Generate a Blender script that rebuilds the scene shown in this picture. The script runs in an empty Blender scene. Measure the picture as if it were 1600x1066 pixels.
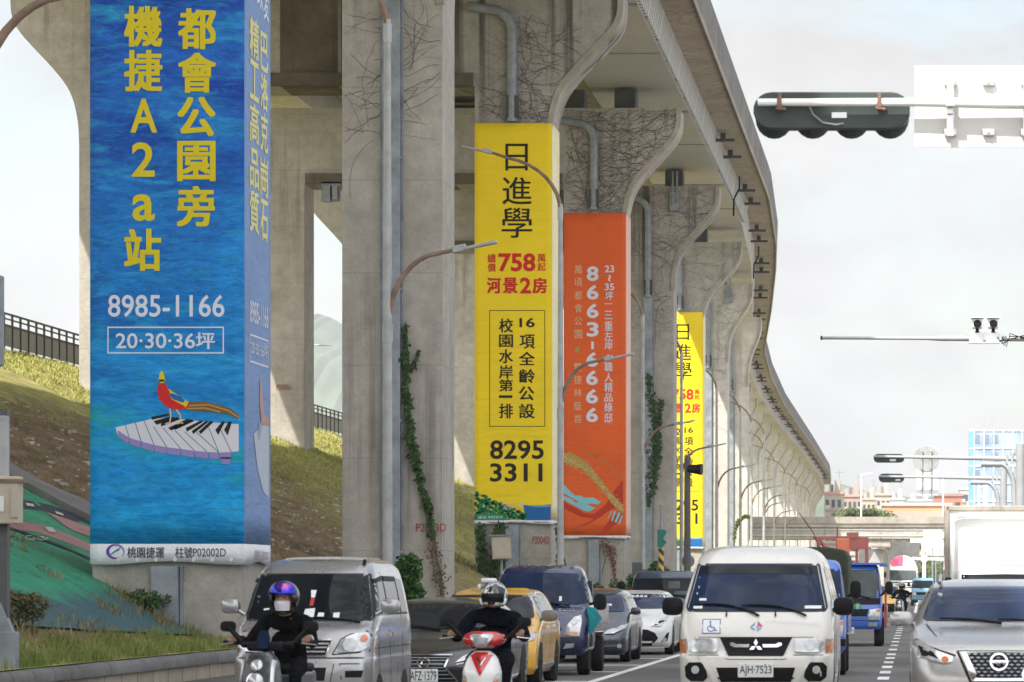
import bpy, bmesh, math, random
import numpy as np
from mathutils import Vector, Matrix, geometry
from mathutils.bvhtree import BVHTree
sc = bpy.context.scene
COL = sc.collection
R = math.radians
random.seed(7)
# ------------------------------------------------------------------ camera, sky, sun, exposure
F, VX, VY, EYE = 6000.0, 1430.0, 911.0, 1.56      # focal length and vanishing point in photograph pixels, eye height
cd = bpy.data.cameras.new('camera'); cam = bpy.data.objects.new('camera', cd); COL.objects.link(cam)
cam.location = (0, 0, EYE); cam.rotation_euler = (R(90), 0, 0)
cd.sensor_width = 36; cd.lens = F / 1600 * 36
cd.shift_x = (800 - VX) / 1600; cd.shift_y = (VY - 533) / 1600
cd.clip_start = 1; cd.clip_end = 20000
cd.dof.use_dof = True; cd.dof.focus_distance = 85; cd.dof.aperture_fstop = 6.3
sc.camera = cam
sc.view_settings.view_transform = 'Standard'; sc.view_settings.look = 'None'
sc.view_settings.gamma = 1; sc.view_settings.exposure = 0.80
SUNDIR = Vector((0.9, 1.55, -2.3)).normalized()    # the way the light travels
elev = math.asin(-SUNDIR.z); az = math.atan2(-SUNDIR.x, -SUNDIR.y)
sl = bpy.data.lights.new('sun', 'SUN'); so = bpy.data.objects.new('sun', sl); COL.objects.link(so)
sl.energy = 5.0; sl.angle = R(0.55); sl.color = (1, .95, .86)
so.rotation_euler = SUNDIR.to_track_quat('-Z', 'Y').to_euler(); so.location = (0, 0, 200)
w = bpy.data.worlds.new("World"); sc.world = w; w.use_nodes = True
nt = w.node_tree; nt.nodes.clear()
def N(t, **k):
    n = nt.nodes.new(t)
    for a, b in k.items(): setattr(n, a, b)
    return n
sky = N('ShaderNodeTexSky', sky_type='NISHITA', sun_disc=False, sun_elevation=elev, sun_rotation=az, air_density=1.2, dust_density=2.0)
tc = N('ShaderNodeTexCoord')
mp = N('ShaderNodeMapping'); mp.inputs['Scale'].default_value = (9, 9, 17)
nt.links.new(tc.outputs['Generated'], mp.inputs[0])
nz = N('ShaderNodeTexNoise'); nz.inputs['Scale'].default_value = 1.25; nz.inputs['Detail'].default_value = 8; nz.inputs['Roughness'].default_value = .52
nz.inputs['Distortion'].default_value = .4
nt.links.new(mp.outputs[0], nz.inputs['Vector'])
rp = N('ShaderNodeValToRGB'); rp.color_ramp.elements[0].position = .40; rp.color_ramp.elements[1].position = .60
rp.color_ramp.elements[0].color = (.30,)*3 + (1,); rp.color_ramp.elements[1].color = (1, 1, 1, 1)
nt.links.new(nz.outputs['Fac'], rp.inputs[0])
dt = N('ShaderNodeVectorMath', operation='DOT_PRODUCT'); dt.inputs[1].default_value = -SUNDIR
nt.links.new(tc.outputs['Generated'], dt.inputs[0])
mr = N('ShaderNodeMapRange'); mr.inputs['From Min'].default_value = -.1; mr.inputs['From Max'].default_value = 1
mr.inputs['To Min'].default_value = .46; mr.inputs['To Max'].default_value = 2.0; mr.interpolation_type = 'SMOOTHSTEP'
nt.links.new(dt.outputs['Value'], mr.inputs['Value'])
b1 = N('ShaderNodeBackground'); b1.inputs['Strength'].default_value = .13; nt.links.new(sky.outputs[0], b1.inputs[0])
b2 = N('ShaderNodeBackground'); b2.inputs['Color'].default_value = (1, .992, .985, 1); 
nz2 = N('ShaderNodeTexNoise'); nz2.inputs['Scale'].default_value = .9; nz2.inputs['Detail'].default_value = 7; nz2.inputs['Roughness'].default_value = .55; nz2.inputs['Distortion'].default_value = .6
nt.links.new(mp.outputs[0], nz2.inputs['Vector'])
mr2 = N('ShaderNodeMapRange'); mr2.inputs['From Min'].default_value = .36; mr2.inputs['From Max'].default_value = .60; mr2.inputs['To Min'].default_value = .82; mr2.inputs['To Max'].default_value = 1.14; nt.links.new(nz2.outputs['Fac'], mr2.inputs['Value'])
ml = N('ShaderNodeMath', operation='MULTIPLY'); nt.links.new(mr.outputs[0], ml.inputs[0]); nt.links.new(mr2.outputs[0], ml.inputs[1]); nt.links.new(ml.outputs[0], b2.inputs['Strength'])
mx = N('ShaderNodeMixShader'); nt.links.new(rp.outputs['Color'], mx.inputs[0]); nt.links.new(b1.outputs[0], mx.inputs[1]); nt.links.new(b2.outputs[0], mx.inputs[2])
ow = N('ShaderNodeOutputWorld'); nt.links.new(mx.outputs[0], ow.inputs[0])
sc.cycles.volume_bounces = 0; sc.cycles.max_bounces = 6; sc.cycles.sample_clamp_indirect = 6
sc.cycles.use_denoising = True

# ------------------------------------------------------------------ helpers
def P(px, py, D): return Vector(((px - VX) * D / F, D, EYE - (py - VY) * D / F))
def tag(o, label=None, cat=None, group=None, kind=None):
    for k, v in (('label', label), ('category', cat), ('group', group), ('kind', kind)):
        if v: o[k] = v
    return o
def empty(name, loc=(0, 0, 0), label=None, cat=None, group=None, rz=0):
    o = bpy.data.objects.new(name, None); COL.objects.link(o); o.location = loc; o.rotation_euler.z = rz
    o.empty_display_size = .3
    return tag(o, label, cat, group)
def copy_tree(o, parent=None):
    c = o.copy(); COL.objects.link(c); c.parent = parent
    for ch in list(o.children): copy_tree(ch, c)
    return c
class MB:
    """collects geometry and links it as one mesh"""
    def __init__(s): s.v = []; s.f = []; s.m = []
    def add(s, vs, fs, mi=0):
        o = len(s.v); s.v += [tuple(p) for p in vs]; s.f += [tuple(i + o for i in f) for f in fs]; s.m += [mi] * len(fs); return s
    def box(s, c, d, mi=0, rot=None):
        hx, hy, hz = d[0]/2, d[1]/2, d[2]/2
        vs = [Vector((x, y, z)) for x in (-hx, hx) for y in (-hy, hy) for z in (-hz, hz)]
        if rot is not None: vs = [rot @ v for v in vs]
        c = Vector(c); vs = [v + c for v in vs]
        return s.add(vs, [(0,1,3,2),(4,6,7,5),(0,4,5,1),(2,3,7,6),(0,2,6,4),(1,5,7,3)], mi)
    def tube(s, pts, r, n=8, mi=0, cap=True):
        pts = [Vector(p) for p in pts]; k = len(pts)
        rs = r if isinstance(r, (list, tuple)) else [r] * k
        t0 = (pts[1] - pts[0]).normalized(); up = Vector((0, 0, 1)) if abs(t0.z) < .9 else Vector((1, 0, 0))
        a = t0.cross(up).normalized(); vs = []
        for i, p in enumerate(pts):
            t = (pts[min(i+1, k-1)] - pts[max(i-1, 0)]).normalized()
            a = (a - t * a.dot(t)).normalized(); b = t.cross(a)
            for j in range(n):
                q = 2 * math.pi * j / n; vs.append(p + (a * math.cos(q) + b * math.sin(q)) * rs[i])
        fs = [(i*n+j, i*n+(j+1)%n, (i+1)*n+(j+1)%n, (i+1)*n+j) for i in range(k-1) for j in range(n)]
        if cap: fs += [tuple(range(n))[::-1], tuple(range((k-1)*n, k*n))]
        return s.add(vs, fs, mi)
    def lathe(s, prof, c=(0,0,0), axis='z', n=20, mi=0):
        vs = []
        for r_, h in prof:
            for j in range(n):
                q = 2*math.pi*j/n; x, y = r_*math.cos(q), r_*math.sin(q)
                v = {'z': (x, y, h), 'x': (h, x, y), 'y': (x, h, -y)}[axis]
                vs.append(Vector(v) + Vector(c))
        k = len(prof)
        fs = [(i*n+j, i*n+(j+1)%n, (i+1)*n+(j+1)%n, (i+1)*n+j) for i in range(k-1) for j in range(n)]
        fs += [tuple(range(n))[::-1], tuple(range((k-1)*n, k*n))]
        return s.add(vs, fs, mi)
    def prism(s, poly, fn, a, b, mi=0):
        """poly: 2-D outline, fn(u, v, t) -> point, from t=a to t=b"""
        n = len(poly); vs = [fn(u, v, a) for u, v in poly] + [fn(u, v, b) for u, v in poly]
        tri = tess(poly)
        fs = [t for t in tri] + [tuple(i + n for i in t[::-1]) for t in tri]
        fs += [(i, (i+1) % n, (i+1) % n + n, i + n) for i in range(n)]
        return s.add(vs, fs, mi)
    def flat(s, poly, fn, mi=0):
        return s.add([fn(u, v) for u, v in poly], tess(poly), mi)
    def sphere(s, c, r, n=16, m=10, mi=0):
        c = Vector(c); r = Vector((r,)*3) if isinstance(r, (int, float)) else Vector(r)
        vs = [c + Vector((r.x*math.sin(math.pi*i/m)*math.cos(2*math.pi*j/n), r.y*math.sin(math.pi*i/m)*math.sin(2*math.pi*j/n), r.z*math.cos(math.pi*i/m))) for i in range(m+1) for j in range(n)]
        return s.add(vs, [(i*n+j, (i+1)*n+j, (i+1)*n+(j+1)%n, i*n+(j+1)%n) for i in range(m) for j in range(n)], mi)
    def mesh(s, name, mats, smooth=False, fix=True, weld=False):
        me = bpy.data.meshes.new(name); me.from_pydata(s.v, [], s.f)
        for m in (mats if isinstance(mats, (list, tuple)) else [mats]): me.materials.append(m)
        me.polygons.foreach_set('material_index', s.m)
        if fix or weld:
            bm = bmesh.new(); bm.from_mesh(me)
            if weld: bmesh.ops.remove_doubles(bm, verts=bm.verts, dist=weld if weld is not True else 1e-4)
            if fix: bmesh.ops.recalc_face_normals(bm, faces=bm.faces)
            bm.to_mesh(me); bm.free()
        if smooth:
            me.shade_smooth()
            me.set_sharp_from_angle(angle=R(smooth if smooth is not True else 35))
        me.update(); return me
    def build(s, name, mats, parent=None, smooth=False, fix=True, weld=False, loc=None):
        o = bpy.data.objects.new(name, s.mesh(name, mats, smooth, fix, weld)); COL.objects.link(o); o.parent = parent
        if loc: o.location = loc
        return o
def tess(poly):
    return [tuple(t) for t in geometry.tessellate_polygon([[Vector((u, v, 0)) for u, v in poly]])]
def bevel(o, wd=.02, seg=2, ang=40):
    m = o.modifiers.new('bevel', 'BEVEL'); m.width = wd; m.segments = seg; m.limit_method = 'ANGLE'; m.angle_limit = R(ang); m.harden_normals = False
    return o
# ---- text: Blender's built-in face, turned into meshes
_gl = {}
TXN = Vector((.5, -.8, 0))
def glyphs(body, bold=.02):
    k = (body, bold)
    if k not in _gl:
        c = bpy.data.curves.new('lettering', 'FONT'); c.body = body; c.offset = bold; c.resolution_u = 3
        o = bpy.data.objects.new('lettering', c); COL.objects.link(o)
        me = bpy.data.meshes.new_from_object(o.evaluated_get(bpy.context.evaluated_depsgraph_get()))
        v = np.array([x.co[:2] for x in me.vertices]); f = [tuple(p.vertices) for p in me.polygons]
        bpy.data.objects.remove(o); bpy.data.curves.remove(c); bpy.data.meshes.remove(me)
        lo, hi = v.min(0), v.max(0); v = (v - lo) / np.maximum(hi - lo, 1e-4); _gl[k] = (v, f)
    return _gl[k]
def put_text(mb, body, x0, y0, x1, y1, fn, bold=.02, mi=0, rot=False, slant=0):
    """fits the word into a rectangle (y0 the upper edge) and maps each point with fn"""
    cjk = any(ord(ch) > 0x2e80 for ch in body)
    v, f = glyphs(body, 0 if cjk else bold); n = len(body)
    k = bold * 1.0 if cjk else 0
    sh = [(0, 0)] if k < .004 else [(-k, -k*.6), (k, -k*.6), (-k, k*.6), (k, k*.6), (0, 0)]
    for j, (dx, dy) in enumerate(sh):      # heavier strokes: the same character laid a hair apart
        vs = []
        for a, b in v:
            if rot: a, b = b, 1 - a
            a = k/n + a*(1 - 2*k/n) + dx/n; b = k*.6 + b*(1 - 1.2*k) + dy
            p = fn(x0 + a * (x1 - x0), y1 + b * (y0 - y1))
            vs.append(p + TXN * (.0007 * j))
        mb.add(vs, f, mi)
def stroke(pts, wd):
    """outline polygon quads of a 2-D polyline"""
    out = []
    for (a, b), (c, d) in zip(pts, pts[1:]):
        L = math.hypot(c-a, d-b) or 1; nx, ny = -(d-b)/L*wd/2, (c-a)/L*wd/2
        out.append([(a+nx, b+ny), (c+nx, d+ny), (c-nx, d-ny), (a-nx, b-ny)])
    return out
# ---- materials
def newmat(name):
    m = bpy.data.materials.new(name); m.use_nodes = True; t = m.node_tree; b = t.nodes['Principled BSDF']
    return m, t, b
def mixc(t, fac, a, b, mode='MIX'):
    n = t.nodes.new('ShaderNodeMix'); n.data_type = 'RGBA'; n.blend_type = mode
    for sock, val in ((n.inputs[0], fac), (n.inputs[6], a), (n.inputs[7], b)):
        if hasattr(val, 'is_linked'): t.links.new(val, sock)
        elif isinstance(val, (int, float)): sock.default_value = val
        else: sock.default_value = (*val, 1)
    return n.outputs[2]
def noise(t, scale, detail=4, rough=.55, vec=None, stretch=None, dist=0):
    n = t.nodes.new('ShaderNodeTexNoise'); n.inputs['Scale'].default_value = scale; n.inputs['Detail'].default_value = detail
    n.inputs['Roughness'].default_value = rough; n.inputs['Distortion'].default_value = dist
    if vec is None: vec = t.nodes.new('ShaderNodeNewGeometry').outputs['Position']
    if stretch:
        mp = t.nodes.new('ShaderNodeMapping'); mp.inputs['Scale'].default_value = stretch; t.links.new(vec, mp.inputs[0]); vec = mp.outputs[0]
    t.links.new(vec, n.inputs['Vector']); return n.outputs['Fac']
def ramp(t, fac, p0, p1, c0=(0,0,0), c1=(1,1,1)):
    r = t.nodes.new('ShaderNodeValToRGB'); e = r.color_ramp.elements
    e[0].position = p0; e[1].position = p1; e[0].color = (*c0, 1); e[1].color = (*c1, 1)
    t.links.new(fac, r.inputs[0]); return r.outputs[0]
def bump(t, b, h, strength=.3, dist=.02):
    n = t.nodes.new('ShaderNodeBump'); n.inputs['Strength'].default_value = strength; n.inputs['Distance'].default_value = dist
    t.links.new(h, n.inputs['Height']); t.links.new(n.outputs[0], b.inputs['Normal'])
def pm(name, col, rough=.6, var=.12, scale=3, metal=0, coat=0, bmp=0, spec=.5, obj=True):
    m, t, b = newmat(name)
    vec = t.nodes.new('ShaderNodeTexCoord').outputs['Object'] if obj else None
    f = noise(t, scale, 5, .6, vec)
    c0 = tuple(x * (1 - var) for x in col); c1 = tuple(min(1, x * (1 + var)) for x in col)
    t.links.new(ramp(t, f, .3, .7, c0, c1), b.inputs['Base Color'])
    b.inputs['Roughness'].default_value = rough; b.inputs['Metallic'].default_value = metal
    b.inputs['Coat Weight'].default_value = coat; b.inputs['Coat Roughness'].default_value = .04
    b.inputs['Specular IOR Level'].default_value = spec
    if bmp: bump(t, b, noise(t, scale * 6, 4, .6, vec), bmp, .02)
    return m
def concrete(name, c0, c1, stain=.5, stainc=(.05, .042, .032), rough=.85, zlim=None):
    m, t, b = newmat(name)
    big = noise(t, .35, 5, .6); mid = noise(t, 2.2, 6, .65); fine = noise(t, 18, 4, .7)
    col = mixc(t, ramp(t, big, .3, .7), c0, c1)
    col = mixc(t, .5, col, ramp(t, mid, .3, .7, (.62,)*3, (1.25,)*3), 'MULTIPLY')
    col = mixc(t, .35, col, ramp(t, fine, .35, .65, (.7,)*3, (1.2,)*3), 'MULTIPLY')
    st = noise(t, 1, 4, .6, None, (2.6, 2.6, .09)); msk = noise(t, .22, 3, .5, None, (1, 1, .6))
    sm = mixc(t, 1, ramp(t, st, .52, .68), ramp(t, msk, .42, .6), 'MULTIPLY')
    f = t.nodes.new('ShaderNodeMath'); f.operation = 'MULTIPLY'; f.inputs[1].default_value = stain
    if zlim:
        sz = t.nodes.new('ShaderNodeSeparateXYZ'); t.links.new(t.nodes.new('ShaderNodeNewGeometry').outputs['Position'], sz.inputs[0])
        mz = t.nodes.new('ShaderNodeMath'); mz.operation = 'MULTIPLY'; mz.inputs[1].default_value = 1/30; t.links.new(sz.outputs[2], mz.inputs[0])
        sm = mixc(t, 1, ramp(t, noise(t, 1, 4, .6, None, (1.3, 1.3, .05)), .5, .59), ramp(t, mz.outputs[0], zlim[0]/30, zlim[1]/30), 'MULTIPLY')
    t.links.new(sm, f.inputs[0])
    col = mixc(t, f.outputs[0], col, stainc)
    # joints of the shuttering, every 2.4 m
    sx = t.nodes.new('ShaderNodeSeparateXYZ'); t.links.new(t.nodes.new('ShaderNodeNewGeometry').outputs['Position'], sx.inputs[0])
    a = t.nodes.new('ShaderNodeMath'); a.operation = 'PINGPONG'; a.inputs[1].default_value = 1.2; t.links.new(sx.outputs[2], a.inputs[0])
    l = t.nodes.new('ShaderNodeMath'); l.operation = 'LESS_THAN'; l.inputs[1].default_value = .018; t.links.new(a.outputs[0], l.inputs[0])
    l2 = t.nodes.new('ShaderNodeMath'); l2.operation = 'MULTIPLY'; l2.inputs[1].default_value = .2; t.links.new(l.outputs[0], l2.inputs[0])
    col = mixc(t, l2.outputs[0], col, (.1, .09, .08))
    t.links.new(col, b.inputs['Base Color']); b.inputs['Roughness'].default_value = rough; b.inputs['Specular IOR Level'].default_value = .25
    bump(t, b, fine, .25, .01); return m
M = {}
M['conc'] = concrete('pier_concrete', (.325, .30, .265), (.435, .405, .365), .5)
M['conc_cap'] = concrete('stained_shaded_concrete', (.07, .054, .034), (.175, .148, .112), .9)  # cap beams: brown staining, plus under-deck shade painted into the base colour
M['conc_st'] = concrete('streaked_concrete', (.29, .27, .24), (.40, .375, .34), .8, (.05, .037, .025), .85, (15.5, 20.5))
M['conc_deck'] = concrete('deck_concrete', (.30, .26, .205), (.42, .37, .30), .5)
M['conc_girder'] = concrete('girder_concrete', (.45, .43, .41), (.56, .54, .52), .25)
M['parapet'] = concrete('parapet_concrete', (.13, .125, .12), (.22, .215, .21), .6)
M['conc_far'] = concrete('overpass_concrete', (.42, .38, .33), (.55, .50, .44), .5)
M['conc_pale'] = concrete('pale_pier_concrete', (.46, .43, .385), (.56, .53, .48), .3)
M['rim'] = concrete('rim_concrete', (.29, .26, .22), (.41, .375, .33), .5)
M['steelgird'] = pm('white_painted_steel', (.42, .42, .41), .5, .08, .5)
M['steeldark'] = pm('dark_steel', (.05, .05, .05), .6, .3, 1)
M['galv'] = pm('galvanised_steel', (.24, .265, .29), .6, .28, 2.5, .2)
M['galv_lt'] = pm('galvanised_pole', (.36, .365, .37), .55, .22, 2.0, .2)
M['rust'] = pm('rusty_steel', (.22, .15, .11), .75, .4, 3, .1)
M['black'] = pm('black_plastic', (.008, .008, .009), .55, .2, 4, spec=.15)
M['rubber'] = pm('tyre_rubber', (.014, .014, .014), .9, .3, 8, spec=.2)
M['white'] = pm('white_paint', (.82, .82, .80), .5, .05, 2)
M['silverm'] = pm('aluminium', (.6, .6, .61), .3, .05, 3, .8)
M['chrome'] = pm('chrome', (.55, .55, .56), .12, .03, 3, 1)
M['mural_g'] = None
# ------------------------------------------------------------------ ground, road, embankment
def interp(x, tab): return float(np.interp(x, [a for a, _ in tab], [b for _, b in tab]))
g = MB(); S = 9000
g.add([(-S, -400, -.3), (S, -400, -.3), (S, 12000, -.3), (-S, 12000, -.3)], [(0, 1, 2, 3)])
gm = pm('ground_soil', (.30, .28, .25), .95, .25, .05, obj=False)
tag(g.build('ground', gm), kind='structure')
m, t, b = newmat('asphalt')
f1 = noise(t, 40, 4, .7); f2 = noise(t, .45, 6, .65, None, (.35, .5, 1), .6); f3 = noise(t, .12, 3)
col = mixc(t, ramp(t, f2, .35, .68), (.062, .058, .056), (.145, .136, .13))
col = mixc(t, .4, col, ramp(t, f1, .3, .7, (.6,)*3, (1.4,)*3), 'MULTIPLY')
t.links.new(col, b.inputs['Base Color']); b.inputs['Roughness'].default_value = .8; bump(t, b, f1, .4, .01)
M['asphalt'] = m
rd = MB(); ys = np.concatenate([np.arange(-40, 260, 10), np.arange(260, 1500, 60)])
for y0, y1 in zip(ys, ys[1:]):
    rd.add([(-11.5, y0, 0), (14, y0, 0), (14, y1, 0), (-11.5, y1, 0)], [(0, 1, 2, 3)])
tag(rd.build('road', M['asphalt'], weld=True), kind='structure')
# painted markings 4 mm above the road
mkm, t, b = newmat('road_paint')
f = noise(t, 9, 5, .7); t.links.new(ramp(t, f, .3, .5, (.25, .25, .24), (.72, .72, .70)), b.inputs['Base Color']); b.inputs['Roughness'].default_value = .7
mk = MB()
def strip(x0, y0, x1, y1, wd=.15): mk.add([(x0-wd/2, y0, .004), (x0+wd/2, y0, .004), (x1+wd/2, y1, .004), (x1-wd/2, y1, .004)], [(0, 1, 2, 3)])
strip(-5.1, 20, -5.1, 140, .16)
for y in np.arange(140, 420, 10): strip(-5.1, y, -5.1, y + 4, .12)
y = 24
while y < 200: strip(-.52, y, -.52, y + 1.9, .19); y += 4.2 if y < 80 else 6
for y in (44,): strip(-.05, y, -.05, y + 2.0, .2)
strip(.0, 200, .35, 420, .16)
for y in (60.5, 67, 72.5, 79, 86, 92, 97.5, 103): mk.add([(-9.3, y, .004), (-5.2, y, .004), (-5.2, y + .45, .004), (-9.3, y + .45, .004)], [(0, 1, 2, 3)])
for y in (142, 146, 236): mk.add([(-5, y, .005), (3.2, y, .005), (3.2, y + .5, .005), (-5, y + .5, .005)], [(0, 1, 2, 3)])
tag(mk.build('road_marking', mkm, fix=False), kind='structure')

def slope_h(ax):   # height above eye level of the embankment, by distance left of the axis
    return interp(ax, [(11.4, -1.12), (12.2, -1.10), (14.4, 0), (26.3, 5.75), (28.9, 6.85), (35, 9.0), (37, 9.35), (60, 9.4), (200, 9.4)])
rng = np.random.default_rng(3)
def slope_z(x, y):
    ax = -x; z = EYE + slope_h(ax)
    k = min(1, max(0, (ax - 12.4) / 3))
    return z + k * .045 * (math.sin(x*1.3 + y*.21) + math.sin(y*.37 - x*.6) + .6*math.sin(x*2.9 + 1.1*y))
em = MB(); xs = list(np.concatenate([np.arange(-11.6, -37, -.4), [-38, -42, -60, -200]])); ysl = list(np.concatenate([np.arange(20, 260, 1.5), np.arange(260, 960, 12)]))
for yy in ysl:
    for xx in xs: em.v.append((xx, yy, slope_z(xx, yy)))
nx = len(xs)
em.f = [(j*nx+i, j*nx+i+1, (j+1)*nx+i+1, (j+1)*nx+i) for j in range(len(ysl)-1) for i in range(nx-1)]; em.m = [0]*len(em.f)
m, t, b = newmat('embankment_earth')
pos = t.nodes.new('ShaderNodeNewGeometry').outputs['Position']; sx = t.nodes.new('ShaderNodeSeparateXYZ'); t.links.new(pos, sx.inputs[0])
wob = noise(t, .35, 4, .6, pos)
def math_(op, a, b_, c=None):
    n = t.nodes.new('ShaderNodeMath'); n.operation = op
    for i, v in enumerate((a, b_) if c is None else (a, b_, c)):
        if hasattr(v, 'is_linked'): t.links.new(v, n.inputs[i])
        else: n.inputs[i].default_value = v
    return n.outputs[0]
gx = math_('SUBTRACT', math_('MULTIPLY', sx.outputs[0], -1.0), math_('MULTIPLY', wob, 5.0))       # |X| - wobble
up = ramp(t, math_('MULTIPLY', gx, 1/40), 20.5/40, 22.5/40)
far = ramp(t, math_('MULTIPLY', math_('ADD', sx.outputs[1], math_('MULTIPLY', wob, 40)), 1/200), 133/200, 160/200)
low = ramp(t, math_('MULTIPLY', math_('MULTIPLY', sx.outputs[0], -1.0), 1/40), 12.6/40, 12.9/40, (1, 1, 1), (0, 0, 0))
gmask = mixc(t, 1, mixc(t, 1, up, far, 'LIGHTEN'), low, 'LIGHTEN')
pt = ramp(t, noise(t, .8, 5, .65, pos, (1, .35, 1)), .42, .6)
gmask = mixc(t, .55, gmask, mixc(t, 1, gmask, pt, 'MULTIPLY'))
gcol = mixc(t, ramp(t, noise(t, 1.6, 5, .65, pos), .35, .7), (.22, .25, .055), (.54, .48, .18))
gcol = mixc(t, .6, gcol, ramp(t, noise(t, 14, 3, .7, pos), .3, .7, (.55,)*3, (1.35,)*3), 'MULTIPLY')
dcol = mixc(t, ramp(t, noise(t, 1.1, 6, .7, pos, (1.6, .35, 1)), .35, .65), (.10, .070, .045), (.27, .20, .13))
dcol = mixc(t, ramp(t, noise(t, 5, 5, .75, pos, (2.2, .5, 1), 1.2), .64, .68), dcol, (.5, .46, .40))
t.links.new(mixc(t, gmask, dcol, gcol), b.inputs['Base Color']); b.inputs['Roughness'].default_value = .95; b.inputs['Specular IOR Level'].default_value = .1
bump(t, b, noise(t, 6, 6, .7, pos), .8, .12)
tag(em.build('embankment', m, smooth=60), kind='structure')

# painted revetment on the lower slope
m, t, b = newmat('painted_slope_green')
pos = t.nodes.new('ShaderNodeNewGeometry').outputs['Position']; sx = t.nodes.new('ShaderNodeSeparateXYZ'); t.links.new(pos, sx.inputs[0])
col = mixc(t, ramp(t, noise(t, .9, 5, .6, pos), .35, .65), (.012, .19, .095), (.03, .31, .17))
hz = ramp(t, sx.outputs[2], .0, 1)
zz = math_('MULTIPLY', math_('ADD', sx.outputs[2], math_('MULTIPLY', noise(t, 1.2, 5, .6, pos), .9)), 1/5)
col = mixc(t, ramp(t, zz, 1.72/5, 1.95/5, (1, 1, 1), (0, 0, 0)), col, (.03, .085, .095))
col = mixc(t, ramp(t, noise(t, 7, 6, .75, pos, (1, .4, 1), .8), .56, .66), col, (.03, .045, .035))
t.links.new(col, b.inputs['Base Color']); b.inputs['Roughness'].default_value = .7; bump(t, b, noise(t, 9, 5, .7, pos), .4, .03)
M['mural_g'] = m
def slope_patch(name, x0, x1, y0, y1, mat, parent, lift=.07, wob=0, n=26):
    q = MB(); kx = max(2, int(abs(x1-x0)/.4)); ky = max(2, int((y1-y0)/1.5))
    for j in range(ky+1):
        for i in range(kx+1):
            yy = y0+(y1-y0)*j/ky; xx = x0+(x1-x0)*i/kx
            if wob: xx += wob*math.sin(yy*.35+x0) + .5*wob*math.sin(yy*.9)
            q.v.append((xx, yy, slope_z(xx, yy)+lift))
    q.f = [(j*(kx+1)+i, j*(kx+1)+i+1, (j+1)*(kx+1)+i+1, (j+1)*(kx+1)+i) for j in range(ky) for i in range(kx)]; q.m = [0]*len(q.f)
    return q.build(name, mat, parent, smooth=60)
def slope_poly(q, poly, lift, step=.45, thick=0):
    """an outline read off the photograph, laid on the slope itself"""
    pts = []
    for x, y in poly:
        X = 6.91/(.48-(VY-y)/(VX-x)); pts.append((-X, F*X/(VX-x)))
    ed = []
    for a, b_ in zip(pts, pts[1:]+pts[:1]):
        k = max(1, int(math.hypot(b_[0]-a[0], (b_[1]-a[1])/3)/step)); ed += [(a[0]+(b_[0]-a[0])*i/k, a[1]+(b_[1]-a[1])*i/k) for i in range(k)]
    n = len(ed); al = list(ed)
    for x in np.arange(min(p[0] for p in ed)+step/2, max(p[0] for p in ed), step):
        for y in np.arange(min(p[1] for p in ed)+step, max(p[1] for p in ed), step*3): al.append((x, y))
    r = geometry.delaunay_2d_cdt([Vector(p) for p in al], [(i, (i+1) % n) for i in range(n)], [], 1, 1e-5)
    vs = [(p.x, p.y, slope_z(p.x, p.y)+lift) for p in r[0]]; fs = [tuple(f) for f in r[2]]
    q.add(vs, fs)
    if thick:
        cnt = {(a, b_) for f in fs for a, b_ in zip(f, f[1:]+f[:1])}; o = len(q.v); q.v += [(x, y, z-thick) for x, y, z in vs]; base = o - len(vs)
        for a, b_ in cnt:
            if (b_, a) not in cnt: q.f.append((base+b_, base+a, o+a, o+b_)); q.m.append(0)
    return q
q = MB(); slope_poly(q, [(-190, 650), (-60, 712), (35, 767), (142, 826), (300, 925), (385, 985), (300, 992), (150, 986), (0, 978), (-190, 985)], .05)
rv = q.build('painted_revetment', M['mural_g'], smooth=60)
tag(rv, 'green painted concrete slope with pink and navy bands below the bare earth', 'painted slope')
pk = pm('pink_paint', (.34, .18, .17), .7, .3, 1); nv = pm('navy_paint', (.02, .025, .05), .6, .3, 1); gw = pm('chalk_paint', (.50, .51, .47), .7, .2, 2)
for nm, mt_, pl, lf in (('painted_band', nv, [(-60, 745), (38, 789), (80, 797), (142, 822), (142, 833), (85, 811), (38, 800), (-60, 757)], .06), ('painted_band', pk, [(72, 809), (110, 820), (142, 833), (142, 845), (110, 834)], .065),
      ('painted_band', pk, [(-60, 790), (34, 814), (70, 826), (110, 842), (142, 855), (142, 868), (100, 852), (60, 834), (34, 827), (-60, 806)], .06), ('painted_patch', gw, [(70, 829), (82, 831), (88, 839), (76, 836)], .075), ('painted_patch', gw, [(40, 794), (52, 797), (54, 801), (42, 798)], .075), ('painted_patch', gw, [(86, 808), (98, 811), (100, 815), (88, 812)], .075),
      ('painted_line', nv, [(-60, 800), (34, 829), (90, 856), (142, 882), (142, 885), (90, 859), (34, 832), (-60, 803)], .08)):
    q = MB(); slope_poly(q, pl, lf); q.build(nm, mt_, rv, smooth=60)
for cx_0, cy_0, r0 in ((18, 838, 9), (48, 842, 12), (66, 845, 9)):
    q = MB(); [slope_poly(q, p_, .085) for p_ in stroke([(cx_0+(r0-.55*a)*math.cos(a*.55), cy_0+.42*(r0-.55*a)*math.sin(a*.55)) for a in range(14)], 1.5)]
    q.build('painted_swirl', gw, rv)
q = MB(); slope_poly(q, [(-190, 628), (-60, 686), (35, 741), (142, 806), (300, 905), (300, 925), (142, 826), (35, 767), (-60, 712), (-190, 650)], .2, .45, .25)
tag(q.build('slope_coping', M['parapet'], smooth=30), 'grey rough concrete coping strip running down the slope above the green paint', 'coping')

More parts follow.
